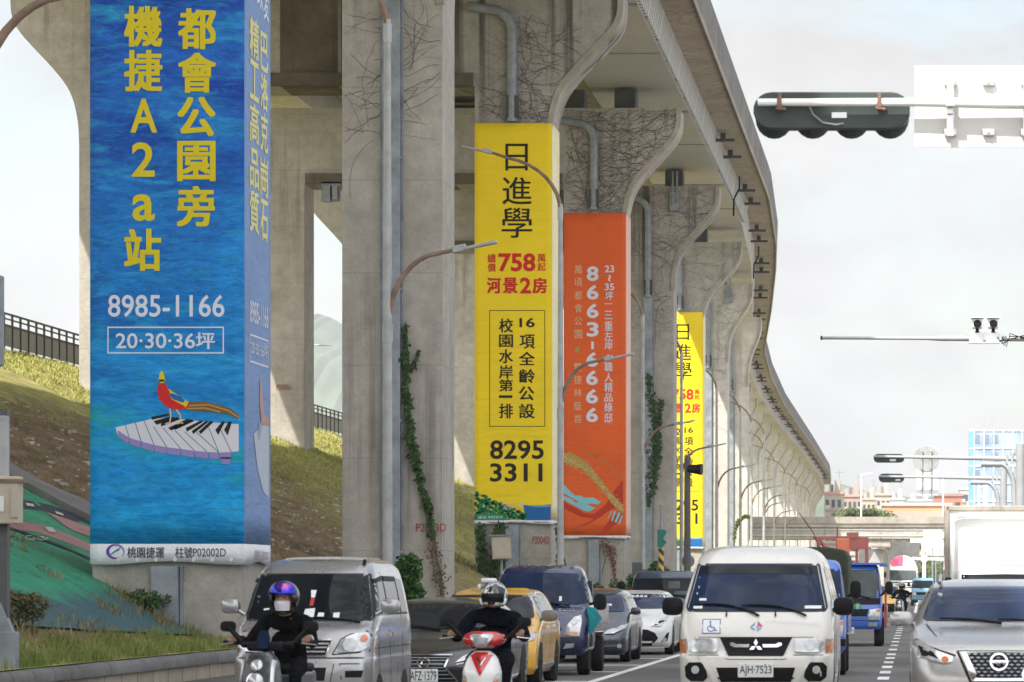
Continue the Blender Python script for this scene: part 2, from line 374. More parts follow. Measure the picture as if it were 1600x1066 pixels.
# planter wall at the kerb
tile, t, b = newmat('kerb_tile')
br = t.nodes.new('ShaderNodeTexBrick'); br.inputs['Scale'].default_value = 1; br.offset = 0
for k, v in (('Brick Width', 1.15), ('Row Height', .5), ('Mortar Size', .025)): br.inputs[k].default_value = v
br.inputs['Color1'].default_value = (.42, .36, .27, 1); br.inputs['Color2'].default_value = (.36, .31, .24, 1); br.inputs['Mortar'].default_value = (.13, .12, .1, 1)
mp = t.nodes.new('ShaderNodeMapping'); mp.inputs['Rotation'].default_value = (R(90), 0, R(90)); t.links.new(t.nodes.new('ShaderNodeNewGeometry').outputs['Position'], mp.inputs[0])
sx = t.nodes.new('ShaderNodeSeparateXYZ'); cx = t.nodes.new('ShaderNodeCombineXYZ'); t.links.new(t.nodes.new('ShaderNodeNewGeometry').outputs['Position'], sx.inputs[0])
t.links.new(sx.outputs[1], cx.inputs[0]); t.links.new(sx.outputs[2], cx.inputs[1]); t.links.new(cx.outputs[0], br.inputs['Vector'])
t.links.new(mixc(t, .5, br.outputs['Color'], ramp(t, noise(t, 3, 5, .7), .3, .7, (.6,)*3, (1.2,)*3), 'MULTIPLY'), b.inputs['Base Color']); b.inputs['Roughness'].default_value = .8
pw = empty('planter_wall', (-11.55, 20, 0), 'low tiled planter wall with grey rounded kerb stones in front of the grass strip', 'wall')
q = MB()
for y0 in (20, 120): q.box((0, (50 if y0 == 20 else 150), .13), (.28, 100, .28))
q.build('tile_face', tile, pw)
q = MB(); yy = 0.0
while yy < 200:
    L = 1.18; q.prism([(-.2, .26), (.2, .26), (.21, .36), (.15, .43), (-.15, .43), (-.21, .36)], lambda u, v, tt: (u, tt, v + .004*math.sin(tt*7)), yy+.012, yy+L-.012); yy += L
q.build('kerb_stone', concrete('kerb_concrete', (.12, .115, .11), (.21, .205, .20), .5), pw, smooth=50)

# ------------------------------------------------------------------ viaduct
CT = [(-100, 0), (224, 0), (255, -.7), (276, -1.5), (318, -3.4), (342, -4.6), (372, -6.1), (420, -7.2), (486, -8.0), (633, -8.3), (780, -8.9), (885, -10.9), (960, -15), (1040, -24)]
def c_of(y): return interp(y, CT)
dy = list(np.arange(-80, 130, 15)) + list(np.arange(130, 520, 5)) + list(np.arange(520, 1041, 15))
def sweep(mb, prof, off, y0, y1, mi=0, closed=True):
    st = [y for y in dy if y0 <= y <= y1]
    if st[0] > y0: st = [y0] + st
    if st[-1] < y1: st = st + [y1]
    n = len(prof); vs = [(x + off(y), y, z + EYE) for y in st for x, z in prof]
    fs = [(k*n+i, k*n+(i+1) % n, (k+1)*n+(i+1) % n, (k+1)*n+i) for k in range(len(st)-1) for i in range(n if closed else n-1)]
    if closed: fs += [tuple(range(n)), tuple(range((len(st)-1)*n, len(st)*n))[::-1]]
    mb.add(vs, fs, mi)
def girder_prof(x0, x1, zb=21.25, zt=22.47): return [(x0, zb), (x1, zb), (x1+.22, zt), (x0-.22, zt)]
dR = empty('viaduct_deck', (-12.6, 0, 23.5), 'curving elevated railway deck with overhanging edge and parapet above the road', 'viaduct deck')
dR.location = (0, 0, 0)
q = MB(); sweep(q, [(-16.4, 22.48), (-9.0, 22.48), (-8.62, 22.56), (-8.62, 22.85), (-16.4, 22.85)], c_of, -80, 1040); q.build('deck_slab', M['conc_deck'], dR, smooth=20)
q = MB(); sweep(q, girder_prof(-14, -10.2), c_of, 228, 1040); q.build('box_girder', M['conc_girder'], dR, smooth=20)
q = MB(); sweep(q, girder_prof(-14, -10.2), c_of, -80, 227.9)
q.build('box_girder', M['steelgird'], dR, smooth=20)
q = MB(); yy_ = []
for k, y in enumerate(np.arange(96, 227, .75)):      # corrugated web, one folded sheet
    wd = .30 if k % 8 else .5
    yy_ += [(y, .0), (y+.05, .15), (y+wd, .15), (y+wd+.05, .0)]
for y, o_ in yy_: q.v += [(-10.19+o_, y, 21.27+EYE), (-9.99+o_, y, 22.44+EYE)]
q.f = [(2*k, 2*k+2, 2*k+3, 2*k+1) for k in range(len(yy_)-1)]; q.m = [0]*len(q.f)
q.build('web_panel', M['steelgird'], dR)
for y in (100, 132, 164, 196): # splice plates on the underside
    MB().box((-12.1, y+9, 21.23+EYE), (3.8, .5, .05)).box((-12.1, y+22, 21.235+EYE), (3.8, .16, .04)).build('splice_plate', M['galv'], dR)
q = MB(); sweep(q, [(-8.82, 22.852), (-8.60, 22.56), (-8.5, 22.56), (-8.42, 24.0), (-8.48, 24.1), (-8.66, 24.1), (-8.7, 22.852)], c_of, -80, 1040); q.build('parapet', M['parapet'], dR, smooth=20)
q = MB(); sweep(q, [(-8.60, 22.44), (-8.52, 22.40), (-8.47, 22.57), (-8.58, 22.57)], c_of, -80, 1040); q.build('edge_drip', M['rim'], dR, smooth=20)
br0 = MB().box((0, 0, 0), (1.15, .3, .13)).box((0, 0, .2), (.26, .26, .32)).build('drain_bracket', M['steeldark'], dR)
ybs = []; y = 191.0
while y < 820: ybs += [y, y + 7.5]; y += 24.5
for i, y in enumerate(ybs[:90]):
    o = br0 if i == 0 else br0.copy()
    if i: COL.objects.link(o); o.parent = dR
    o.location = (-9.55 + c_of(y), y, 22.02 + EYE)
q = MB()
for y in (212, 256): q.tube([(-9.7+c_of(y), y, 22.4+EYE), (-9.75+c_of(y), y+1, 21.9+EYE), (-10.05+c_of(y), y+1, 21.3+EYE), (-10.1+c_of(y), y+1.4, 20.4+EYE)], .05)
q.build('drain_hose', M['black'], dR, smooth=True)
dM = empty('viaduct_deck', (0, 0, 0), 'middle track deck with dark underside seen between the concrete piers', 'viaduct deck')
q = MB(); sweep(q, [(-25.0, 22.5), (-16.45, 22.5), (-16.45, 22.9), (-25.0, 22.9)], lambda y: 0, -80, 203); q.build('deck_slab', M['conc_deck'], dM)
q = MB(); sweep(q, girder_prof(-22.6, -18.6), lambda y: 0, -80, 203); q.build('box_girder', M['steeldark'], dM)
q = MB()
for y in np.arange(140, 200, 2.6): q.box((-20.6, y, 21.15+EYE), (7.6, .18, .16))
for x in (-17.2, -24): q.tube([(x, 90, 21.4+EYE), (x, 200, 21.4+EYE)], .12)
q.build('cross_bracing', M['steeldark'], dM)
dL = empty('viaduct_deck', (0, 0, 0), 'left hand track deck far behind the piers along the embankment', 'viaduct deck')
offL = lambda y: interp(y, [(-100, 0), (600, 0)])
q = MB(); sweep(q, [(-32.6, 22.5), (-25.05, 22.5), (-25.05, 22.9), (-32.6, 22.9)], offL, -80, 266); q.build('deck_slab', M['conc_deck'], dL)
q = MB(); sweep(q, girder_prof(-31, -27), offL, -80, 266); q.build('box_girder', M['conc_girder'], dL)
q = MB(); sweep(q, [(-32.8, 22.45), (-32.6, 22.45), (-32.6, 24.1), (-32.85, 24.1)], offL, -80, 266); q.build('parapet', M['parapet'], dL)

FLARE = [(0, 15.0), (.03, 15.85), (.25, 16.8), (.74, 17.5), (1.6, 18.4), (2.13, 19.0), (2.35, 19.5), (2.37, 20.3)]
def smooth2(p, n=2):
    for _ in range(n):
        q = [p[0]]
        for a, b in zip(p, p[1:]): q += [(a[0]*.75+b[0]*.25, a[1]*.75+b[1]*.25), (a[0]*.25+b[0]*.75, a[1]*.25+b[1]*.75)]
        p = q + [p[-1]]
    return p
FLARE = smooth2(FLARE)
BAND = {0: (.33, 30), 2: (2.03, 15.8), 3: (1.88, 15.9), 5: (2.0, 16.2)}     # height (above eye) covered by a banner
def pier(n, y, xr, flare_r, label, group=None, left=True, beam=True, duct=True, yd=2.6):
    """one bent: right column under the road side edge, left column on the slope, cap beam between"""
    root = empty('viaduct_pier', (xr, y, 0), label, 'pier', group)
    hw = 1.3; fr = flare_r - (xr + hw)
    def fl(side, wd): return [(side*(hw + a*wd/2.37), z) for a, z in FLARE]
    zb = -1.9; TOP = 20.3; BB = 17.05
    fnx = lambda dx: (lambda u, v, tt: (u + dx, tt, v + EYE))
    rr = [(p[0], p[1]) for p in fl(1, fr)]
    if beam: poly = [(-hw, zb), (hw, zb)] + rr + [(-6.0, TOP), (-6.0, BB), (-hw, BB)]
    else: poly = [(-hw, zb), (hw, zb)] + rr + [(-p[0], p[1]) for p in fl(1, min(fr, 1.6))[::-1]]
    q = MB(); q.prism(poly, fnx(0), 0, yd)
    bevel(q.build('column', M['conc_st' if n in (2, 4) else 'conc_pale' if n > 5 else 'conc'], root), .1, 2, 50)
    xl = -27.4 - xr
    if left:
        zl = slope_h(27.4) - 2.0
        ll = [(p[0], p[1]) for p in fl(-1, 2.37)]
        if beam: poly = [(-hw, zl)] + ll + [(5.6, TOP), (5.6, BB), (hw, BB), (hw, zl)]
        else: poly = [(-hw, zl)] + ll + fl(1, 2.37)[::-1] + [(hw, zl)]
        q = MB(); q.prism(poly, fnx(xl), 0, yd); bevel(q.build('column', M['conc'], root), .1, 2, 50)
        if beam:
            q = MB(); x0 = xl + 5.6; x1 = -6.0
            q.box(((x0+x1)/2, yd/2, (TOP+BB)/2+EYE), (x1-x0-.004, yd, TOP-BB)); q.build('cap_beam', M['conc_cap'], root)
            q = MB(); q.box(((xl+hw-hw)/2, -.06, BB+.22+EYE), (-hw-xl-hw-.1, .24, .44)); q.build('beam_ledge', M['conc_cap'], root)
    # raised rim that follows the flare
    rim = MB(); pts = [(hw + a*fr/2.37, z) for a, z in FLARE]; n_ = len(pts); vs = []
    for i, (a, z) in enumerate(pts):
        p0 = pts[max(0, i-1)]; p1 = pts[min(n_-1, i+1)]; tx, tz = p1[0]-p0[0], p1[1]-p0[1]; L = math.hypot(tx, tz); nx_, nz_ = -tz/L, tx/L
        for o_, yy in ((.05, -.07), (-.15, -.07), (-.15, .05), (.05, .05)):
            vs.append((a - nx_*o_, yy, z - nz_*o_ + EYE))
    rim.add(vs, [(i*4+j, i*4+(j+1) % 4, (i+1)*4+(j+1) % 4, (i+1)*4+j) for i in range(n_-1) for j in range(4)] + [(0, 1, 2, 3), tuple(range(n_*4-4, n_*4))[::-1]])
    # rim shifted to lie on the concrete
    rim.build('flare_rim', M['rim'], root, smooth=30)
    # bearings
    for bx in (-.9, 1.3): q = MB(); q.box((bx + (flare_r + 10)*.5, yd/2, TOP + .4 + EYE), (.9, 1.6, .9)); q.build('bearing', M['steeldark'], root)
    q = MB()
    for bx in (-1.6, 1.35): # restrainers on the face under the girder
        q.box((bx, -.13, TOP-.8+EYE), (.5, .2, .95)); q.tube([(bx-.1, -.25, TOP-.9+EYE), (bx-.1, -.05, TOP+.75+EYE)], .05); q.tube([(bx+.12, -.25, TOP-.9+EYE), (bx+.12, -.05, TOP+.75+EYE)], .05)
    if n in (4, 6): q.build('restrainer', M['galv'], root)
    if left and beam:
        q = MB(); bx = xl + hw + 1.0
        q.box((bx, -.2, TOP-3.9+EYE if False else BB-.45+EYE), (.3, .4, .7)); q.box((bx+.35, -.2, BB-.4+EYE), (.2, .4, .6)); q.box((bx+.15, -.1, BB-.35+EYE), (.8, .16, .85)); q.build('restrainer', M['galv'], root)
    if duct:
        zt = 14.6 if n != 1 else 21; b0, b1 = BAND.get(n, (99, 99))
        def seg(a, b):
            if b - a < .3: return
            q = MB(); q.box((0, -.08, (a+b)/2+EYE), (.46, .24, b-a))
            q.box((-.27, -.02, (a+b)/2+EYE), (.05, .1, b-a)).box((.27, -.02, (a+b)/2+EYE), (.05, .1, b-a))
            for zz_ in np.arange(.8, zt, 3.4):
                if a+.1 < zz_ < b-.1: q.box((0, -.085, zz_+EYE), (.54, .25, .05))
            q.build('drain_duct', M['galv'], root)
        seg(-1.2, min(zt, b0 - .04))
        if b1 < zt: seg(b1, zt)
        if n != 1:
            z0_ = b1 + .02 if b1 < 20 and b1 > 14 else (14.6 if b1 == 99 else 99)
            if z0_ < 20:
                q = MB(); q.box((0, -.17, z0_+.5+EYE), (.42, .34, .75)); q.build('pipe_collar', M['steeldark'], root)
                q = MB(); q.tube([(0, -.2, z0_+EYE), (0, -.2, 19.0+EYE), (-.12, -.2, 19.35+EYE), (-.45, -.2, 19.6+EYE), (-1.5, -.2, 19.75+EYE)], .17, 12); q.build('drain_pipe', M['galv'], root, smooth=50)
    return root
D0, DD = 67.2, 32.3
PIERS = {}
cx_ = {0: -13.1, 1: -13.55, 2: -13.82, 3: -13.72, 4: -13.65, 5: -14.0, 6: -14.05, 7: -14.1}
plab = {0: 'nearest concrete viaduct pier, wrapped by the blue banner beside the green slope',
        1: 'bare grey concrete viaduct pier with a green vine and steel duct, behind the silver van',
        2: 'stained concrete viaduct pier wrapped by the large yellow banner',
        3: 'concrete viaduct pier wrapped by the orange banner, its flared top covered in dry vines',
        4: 'bare concrete viaduct pier between the orange banner and the smaller yellow banner',
        5: 'concrete viaduct pier wrapped by the smaller far yellow banner',
        6: 'pale sunlit viaduct pier just right of the smaller yellow banner',
        7: 'pale viaduct pier with narrow flared top, second right of the smaller yellow banner'}
for n in range(0, 25):
    y = D0 + n*DD
    if n <= 7:
        fr = {5: -10.4, 6: -11.1, 7: -11.8}.get(n, -10.05)
        PIERS[n] = pier(n, y, cx_[n], fr, plab[n], 'viaduct piers', left=n <= 6, beam=n <= 5)
    else:
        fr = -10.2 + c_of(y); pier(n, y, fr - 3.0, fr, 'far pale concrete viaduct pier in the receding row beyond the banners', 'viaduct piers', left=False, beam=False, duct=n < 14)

# stencilled pier numbers
red = pm('stencil_red', (.28, .05, .03), .8, .3, 6)
def on_face(D, eps=.02): return lambda u, v: P(u, v, D) + Vector((0, -eps, 0))
def front(D): return lambda u, v: Vector(((u - VX)*D/F, D, EYE - (v - VY)*D/F))
for n, body, r_ in ((1, 'P2003D', (650, 818, 697, 831)), (2, 'P2004D', (832, 838, 858, 850))):
    y = D0 + n*DD; q = MB(); put_text(q, body, *r_, front(y - .03), .0); o = q.build('stencil_number', red, PIERS[n], fix=False); o.matrix_parent_inverse = PIERS[n].matrix_world.inverted() if False else Matrix.Translation(PIERS[n].location).inverted()
q = MB(); put_text(q, 'P02005U', 432, 601, 455, 609, front(D0+3*DD-.03), .0); o = q.build('stencil_number', red, PIERS[3], fix=False); o.matrix_parent_inverse = Matrix.Translation(PIERS[3].location).inverted()
# ------------------------------------------------------------------ banners wrapped round the piers
def wrinkle(t, pos):
    a = noise(t, 1.3, 5, .55, pos, (.5, .5, 1.6), .6); k = noise(t, .9, 3, .5, pos, (.35, .35, 5), 1.5)
    return mixc(t, .15, a, k)
def cloth(name, c, var=.06, bands=None, wr=.45, grad=None):
    m, t, b = newmat(name)
    pos = t.nodes.new('ShaderNodeNewGeometry').outputs['Position']
    col = ramp(t, noise(t, .5, 4, .6, pos), .3, .7, tuple(x*(1-var) for x in c), tuple(min(1, x*(1+var)) for x in c))
    if grad:      # the print itself runs from lemon at the top to amber at the foot
        sz = t.nodes.new('ShaderNodeSeparateXYZ'); t.links.new(pos, sz.inputs[0]); col = mixc(t, ramp(t, math_('MULTIPLY', sz.outputs[2], 1/20), grad[1]/20, grad[2]/20), grad[0], col)
    t.links.new(col, b.inputs['Base Color']); b.inputs['Roughness'].default_value = .55; b.inputs['Specular IOR Level'].default_value = .12
    bump(t, b, wrinkle(t, pos), wr, .16); return m
m, t, b = newmat('painted_sea_print')
pos = t.nodes.new('ShaderNodeNewGeometry').outputs['Position']
n1 = noise(t, .55, 6, .6, pos, (.55, .3, 1.5), 1.2); n2 = noise(t, 1.6, 5, .65, pos, (.6, .4, 2.2), 1.0); n3 = noise(t, 6, 5, .7, pos, (.7, .5, 2), .8)
sx = t.nodes.new('ShaderNodeSeparateXYZ'); t.links.new(pos, sx.inputs[0])
hgt = ramp(t, math_('MULTIPLY', sx.outputs[2], 1/14), .18, .75)
c_lo = mixc(t, ramp(t, n1, .38, .62), (.010, .20, .52), (.015, .33, .68))
c_hi = mixc(t, ramp(t, n1, .36, .62), (.013, .055, .33), (.022, .16, .55))
col = mixc(t, hgt, c_lo, c_hi)
col = mixc(t, ramp(t, n2, .5, .75), col, (.03, .33, .60))
col = mixc(t, .5, col, ramp(t, n3, .32, .68, (.45,)*3, (1.5,)*3), 'MULTIPLY')
zb_ = math_('ABSOLUTE', math_('SUBTRACT', sx.outputs[2], math_('MULTIPLY_ADD', sx.outputs[0], -.28, .35)), 0)
gs = mixc(t, 1, ramp(t, zb_, .0, .5, (1,)*3, (0,)*3), ramp(t, n2, .4, .62), 'MULTIPLY')
col = mixc(t, gs, col, (.02, .33, .30))
t.links.new(col, b.inputs['Base Color']); b.inputs['Roughness'].default_value = .55; b.inputs['Specular IOR Level'].default_value = .12
bump(t, b, wrinkle(t, pos), .55, .16)
M['bn_blue'] = m
M['bn_yel'] = cloth('yellow_cloth', (.80, .62, .02), grad=((.80, .42, .012), 4, 11)); M['bn_or'] = cloth('orange_cloth', (.70, .115, .025)); M['bn_white'] = cloth('white_cloth', (.66, .67, .70), .05)
M['bn_pale'] = cloth('pale_blue_cloth', (.16, .26, .48), .08); M['bn_cream'] = cloth('cream_cloth', (.72, .66, .40), .08); M['bn_pink'] = cloth('pale_pink_cloth', (.68, .42, .33), .08)  # side sheets of the wraps, in paler colours than the fronts
def ink(name, c): return pm(name, c, .6, .04, 1, spec=.12)
I = {k: ink('ink_' + k, v) for k, v in dict(yellow=(.62, .50, .02), white=(.62, .65, .74), black=(.022, .02, .016), red=(.55, .025, .02), navy=(.045, .045, .07), gold=(.42, .27, .08),
     cyan=(.22, .50, .56), dkred=(.46, .045, .02), green=(.02, .18, .07), lake=(.02, .12, .34), purple=(.28, .22, .48), key=(.62, .61, .68), brown=(.20, .10, .03), beige=(.66, .46, .29), paleyel=(.62, .58, .25),
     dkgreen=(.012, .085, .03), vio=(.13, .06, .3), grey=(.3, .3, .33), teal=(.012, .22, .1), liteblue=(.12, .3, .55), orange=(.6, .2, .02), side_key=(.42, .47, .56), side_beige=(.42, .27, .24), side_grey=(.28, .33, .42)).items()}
BE = .06
def banner(D, px0, px1, py0, py1, sheet, side, label, group='advertising banners on the piers', strip_px=0, depth=2.6):
    """front and right faces of the wrapped sheet, split at the strip along the bottom"""
    x0, x1 = (px0-VX)*D/F, (px1-VX)*D/F; z1 = EYE-(py0-VY)*D/F; z0 = EYE-(py1-VY)*D/F; zs = z0 + strip_px*D/F
    root = empty('advertising_banner', ((x0+x1)/2, D, z0), label, 'banner', group); inv = Matrix.Translation(root.location).inverted()
    def fix(o): o.matrix_parent_inverse = inv; return o
    def sheetgrid(za, zb, y0, nz, side_, sag=0):
        q = MB(); nu = 14
        for j in range(nz+1):
            for i in range(nu+1):
                u = i/nu; z = za+(zb-za)*j/nz
                wv = .002*math.sin(z*2.1+u*5)*math.sin(u*math.pi)
                zz_ = z - (sag*math.sin(u*math.pi*2.3+1)*(1-j/nz) if sag else 0)
                q.v.append((x1 + BE + wv, D - BE + u*(depth+2*BE), zz_) if side_ else (x0+(x1+BE-x0)*u, D - BE - y0 + wv, zz_))
        q.f = [(j*(nu+1)+i, j*(nu+1)+i+1, (j+1)*(nu+1)+i+1, (j+1)*(nu+1)+i) for j in range(nz) for i in range(nu)]; q.m = [0]*len(q.f); return q
    nz = max(6, int((z1-zs)/.5))
    for nm, s_, mt in (('front_sheet', False, sheet), ('side_sheet', True, side)):
        o = fix(sheetgrid(zs, z1, 0, nz, s_).build(nm, mt, root, smooth=60)); sm = o.modifiers.new('cloth', 'SOLIDIFY'); sm.thickness = .008; sm.offset = 1 if False else 0
        if strip_px:
            o = fix(sheetgrid(z0, zs, 0, 2, s_, .03).build('footer_strip', M['bn_white'], root, smooth=60)); sm = o.modifiers.new('cloth', 'SOLIDIFY'); sm.thickness = .008; sm.offset = 0
    for fz in (.30, .62) if D > 100 else (.45,):      # welded seams across the sheet
        z = z0 + (z1-z0)*fz if D > 100 else EYE + 6.95
        q = MB(); q.box(((x0+x1)/2, D-BE-.006, z), (x1-x0, .004, .03)); fix(q.build('seam', sheet, root))
    for k in range(8):
        x = x0 + (x1-x0)*(k+.5)/8; q = MB(); q.lathe([(.02, 0), (.035, 0), (.035, .012)], (x, D-BE-.014, z0+.06), 'y', 8); fix(q.build('eyelet', M['silverm'], root))
    fn = lambda u, v, e=.011: Vector(((u - VX)*D/F, D - BE - e, EYE-(v-VY)*D/F))
    fs = lambda u, v, e=.011: Vector((x1 + BE + e, D - BE + u, v))
    return root, fix, fn, fs
def letter(items, fn, mat, root, fix, bold=.025, name='lettering'):
    q = MB()
    for it in items:
        put_text(q, it[0], it[1], it[2], it[3], it[4], fn, it[5] if len(it) > 5 else bold, rot=len(it) > 6 and it[6])
    return fix(q.build(name, mat, root, fix=False))
def shape(polys, fn, mat, root, fix, name, e=.0):
    q = MB()
    f2 = (lambda u, v: fn(u, v) + Vector((0, -e, 0)))
    for p in polys: q.flat(p, f2)
    return fix(q.build(name, mat, root, fix=False))
def frame_px(x0, y0, x1, y1, w_): return [[(x0, y0), (x1, y0), (x1, y0+w_), (x0, y0+w_)], [(x0, y1-w_), (x1, y1-w_), (x1, y1), (x0, y1)], [(x0, y0+w_), (x0+w_, y0+w_), (x0+w_, y1-w_), (x0, y1-w_)], [(x1-w_, y0+w_), (x1, y0+w_), (x1, y1-w_), (x1-w_, y1-w_)]]
def grid_el(cx, cy, rx, ry, n=28, a0=0, a1=2*math.pi): return [(cx+rx*math.cos(a0+(a1-a0)*i/n), cy+ry*math.sin(a0+(a1-a0)*i/n)) for i in range(n + (0 if abs(a1-a0-2*math.pi) < 1e-3 else 1))]

# --- blue banner
rt, fx, fn, fs = banner(67.1, 142, 377, -480, 880, M['bn_blue'], M['bn_pale'], 'tall blue banner with yellow vertical lettering and a red pheasant standing on piano keys', strip_px=30)
letter([('都', 279, 14, 339, 78), ('會', 279, 83, 339, 146), ('公', 278, 152, 338, 214), ('園', 278, 221, 338, 284), ('旁', 277, 291, 337, 355),
        ('機', 195, 10, 255, 74), ('捷', 195, 79, 255, 144), ('A', 205, 155, 247, 208, .02), ('2', 207, 223, 243, 277, .02), ('a', 208, 304, 243, 346, .02), ('站', 195, 358, 253, 424)], fn, I['yellow'], rt, fx, .033)
letter([('8985-1166', 170, 461, 352, 496, .012), ('20·30·36', 182, 521, 306, 545, .012), ('坪', 307, 520, 337, 546, .02)], fn, I['white'], rt, fx)
shape(frame_px(169, 511, 351, 553, 2), fn, I['white'], rt, fx, 'text_frame')
letter([('桃園捷運', 200, 855, 258, 872, .015), ('柱號', 275, 855, 302, 872, .01), ('P02002D', 303, 857, 354, 870, .0)], fn, I['navy'], rt, fx)
sw = []
for a in range(14):
    q0, q1 = R(60+a*16), R(60+(a+1)*16); r0 = 14; w0 = 2+3.2*math.sin(math.pi*a/14); w1 = 2+3.2*math.sin(math.pi*(a+1)/14)
    sw.append([(181+r0*math.cos(q0), 862+.85*r0*math.sin(q0)), (181+r0*math.cos(q1), 862+.85*r0*math.sin(q1)), (181+(r0-w1)*math.cos(q1), 862+.85*(r0-w1)*math.sin(q1)), (181+(r0-w0)*math.cos(q0), 862+.85*(r0-w0)*math.sin(q0))])
shape(sw, fn, I['vio'], rt, fx, 'logo')
sw = []
for a in range(9):
    q0, q1 = R(-95+a*15), R(-95+(a+1)*15); r0 = 15; w0 = 1+4*(1-a/9)
    sw.append([(181+r0*math.cos(q0), 862+.85*r0*math.sin(q0)), (181+r0*math.cos(q1), 862+.85*r0*math.sin(q1)), (181+(r0-w0)*math.cos(q1), 862+.85*(r0-w0)*math.sin(q1)), (181+(r0-w0)*math.cos(q0), 862+.85*(r0-w0)*math.sin(q0))])
shape(sw, fn, I['purple'], rt, fx, 'logo', .002)
shape([x for k in range(3) for x in stroke([(173+k*3, 868-k*2), (180+k*2, 862-k*1.5), (188+k*.8, 860-k*2)], 1.4)], fn, I['liteblue'], rt, fx, 'logo', .004)
# piano keys and pheasant (coordinates: photograph pixels on the sheet)
K = lambda x, y: (160 + x*260/840, 560 + y*260/840)
top = [(70,350),(250,308),(330,300),(430,312),(560,325),(692,333)]; bot = [(80,385),(140,402),(200,420),(265,438),(330,450),(400,458),(470,468),(540,474),(592,476),(655,474),(692,470)]
shape([[K(*p) for p in top] + [K(*p) for p in bot[::-1]]], fn, I['key'], rt, fx, 'piano_keys')
shape([[K(*a), K(*b_), K(b_[0]-4, b_[1]+34), K(a[0]+4, a[1]+32)] for a, b_ in zip([(80,363)]+bot[1:-2], bot[1:-1])] + [[K(600,500), K(652,500), K(648,537), K(606,533)]], fn, I['purple'], rt, fx, 'piano_keys', .002)
shape([x for a, b_ in zip([(120,338),(170,327),(215,317),(262,345),(310,352),(370,365),(420,372),(480,375),(540,350),(590,340)], [(140,402),(200,420),(265,438),(330,450),(400,458),(470,468),(530,470),(592,476),(592,476),(655,474)]) for x in stroke([K(*a), K(*b_)], .9)], fn, I['navy'], rt, fx, 'piano_keys', .003)
shape([[K(*p) for p in pl] for pl in ([(250,297),(335,280),(345,287),(256,312)], [(262,318),(340,296),(375,300),(278,337)], [(300,322),(385,296),(395,310),(300,345)], [(335,352),(430,308),(462,312),(352,366)], [(362,352),(455,312),(468,318),(372,362)],
      [(425,352),(500,315),(515,320),(430,372)], [(455,368),(528,316),(542,320),(462,384)], [(490,370),(550,316),(566,322),(500,384)], [(574,362),(610,318),(624,322),(588,388)], [(618,362),(642,318),(658,322),(636,390)])], fn, I['black'], rt, fx, 'piano_keys', .004)
shape([[K(*p) for p in pl] for pl in ([(282,150),(290,128),(318,125),(335,150),(350,175),(420,215),(445,235),(440,250),(385,262),(345,255),(310,230),(288,200)],)], fn, I['red'], rt, fx, 'pheasant', .004)
shape([[K(*p) for p in pl] for pl in ([(287,118),(292,80),(302,62),(314,75),(322,118),(305,128)], [(330,150),(345,170),(350,205),(415,240),(425,250),(440,222),(390,190)])], fn, I['yellow'], rt, fx, 'pheasant', .005)
shape([[K(*p) for p in pl] for pl in ([(335,180),(360,178),(400,195),(422,215),(410,225),(360,208)],)], fn, I['lake'], rt, fx, 'pheasant', .006)
shape([[K(290,108), K(318,108), K(318,118), K(290,120)]], fn, I['black'], rt, fx, 'pheasant', .006)
shape([[K(*p) for p in pl] for pl in ([(440,222),(520,218),(590,235),(650,255),(692,285),(692,308),(640,282),(560,272),(420,260)],)], fn, I['brown'], rt, fx, 'pheasant', .003)
shape([x for pl in ([(440,240),(540,235),(640,265),(690,298)], [(430,255),(520,252),(600,272)]) for x in stroke([K(*p) for p in pl], 2.2)], fn, I['gold'], rt, fx, 'pheasant', .005)
shape([x for pl in ([(345,255),(350,290),(345,325)], [(378,260),(398,290),(400,325)], [(345,325),(322,332)], [(345,325),(355,335)], [(400,325),(380,332)], [(400,325),(412,330)]) for x in stroke([K(*p) for p in pl], 2)], fn, I['beige'], rt, fx, 'pheasant', .007)
# right side of the wrap
letter([('精', .5, 11.55, 1.45, 10.85), ('工', .5, 10.8, 1.45, 10.1), ('高', .5, 10.05, 1.45, 9.35), ('品', .5, 9.25, 1.45, 8.55), ('質', .5, 8.5, 1.45, 7.75),
        ('巴', 1.6, 11.45, 2.4, 10.75), ('洛', 1.6, 10.7, 2.4, 10.05), ('克', 1.6, 10.0, 2.4, 9.3), ('崗', 1.6, 9.2, 2.4, 8.5), ('石', 1.6, 8.45, 2.4, 7.7)], fs, I['paleyel'], rt, fx, .03)
letter([('市', .5, 12.5, 1.2, 11.85), ('政', 1.25, 12.5, 1.9, 11.8), ('愛', 1.95, 12.5, 2.5, 11.7), ('8985-1166', .55, 6.55, 2.45, 6.15), ('20·30·36坪', .65, 5.85, 2.35, 5.6)], fs, I['white'], rt, fx, .01)
letter([('桃園捷運', 1.0, 2.15, 1.6, 1.97, 0), ('柱號P02002D', 1.7, 2.15, 2.5, 1.97, 0)], fs, I['grey'], rt, fx, .0)
f3 = lambda u, v: fs(u, EYE-(v-VY)*.01118)
q = MB(); [q.flat(p_, lambda u, v: fs(u, v)) for p_ in frame_px(.55, 5.45, 2.45, 5.95, .03)]; fx(q.build('text_frame', I['white'], rt, fix=False))
for pl, ik, ee in (([(.9, 4.2), (2.5, 4.5), (2.5, 3.1), (1.9, 3.2), (1.3, 3.6)], 'key', .0), ([(1.55, 5.25), (1.7, 5.1), (2.0, 4.6), (2.5, 4.55), (2.5, 4.4), (1.7, 4.4), (1.5, 4.8)], 'beige', .004), ([(1.5, 4.45), (1.8, 4.4), (1.5, 4.1), (1.3, 4.2)], 'grey', .003)):
    q = MB(); q.flat(pl, lambda u, v: fs(u, v, .011+ee)); fx(q.build('print', I['side_'+ik], rt, fix=False))
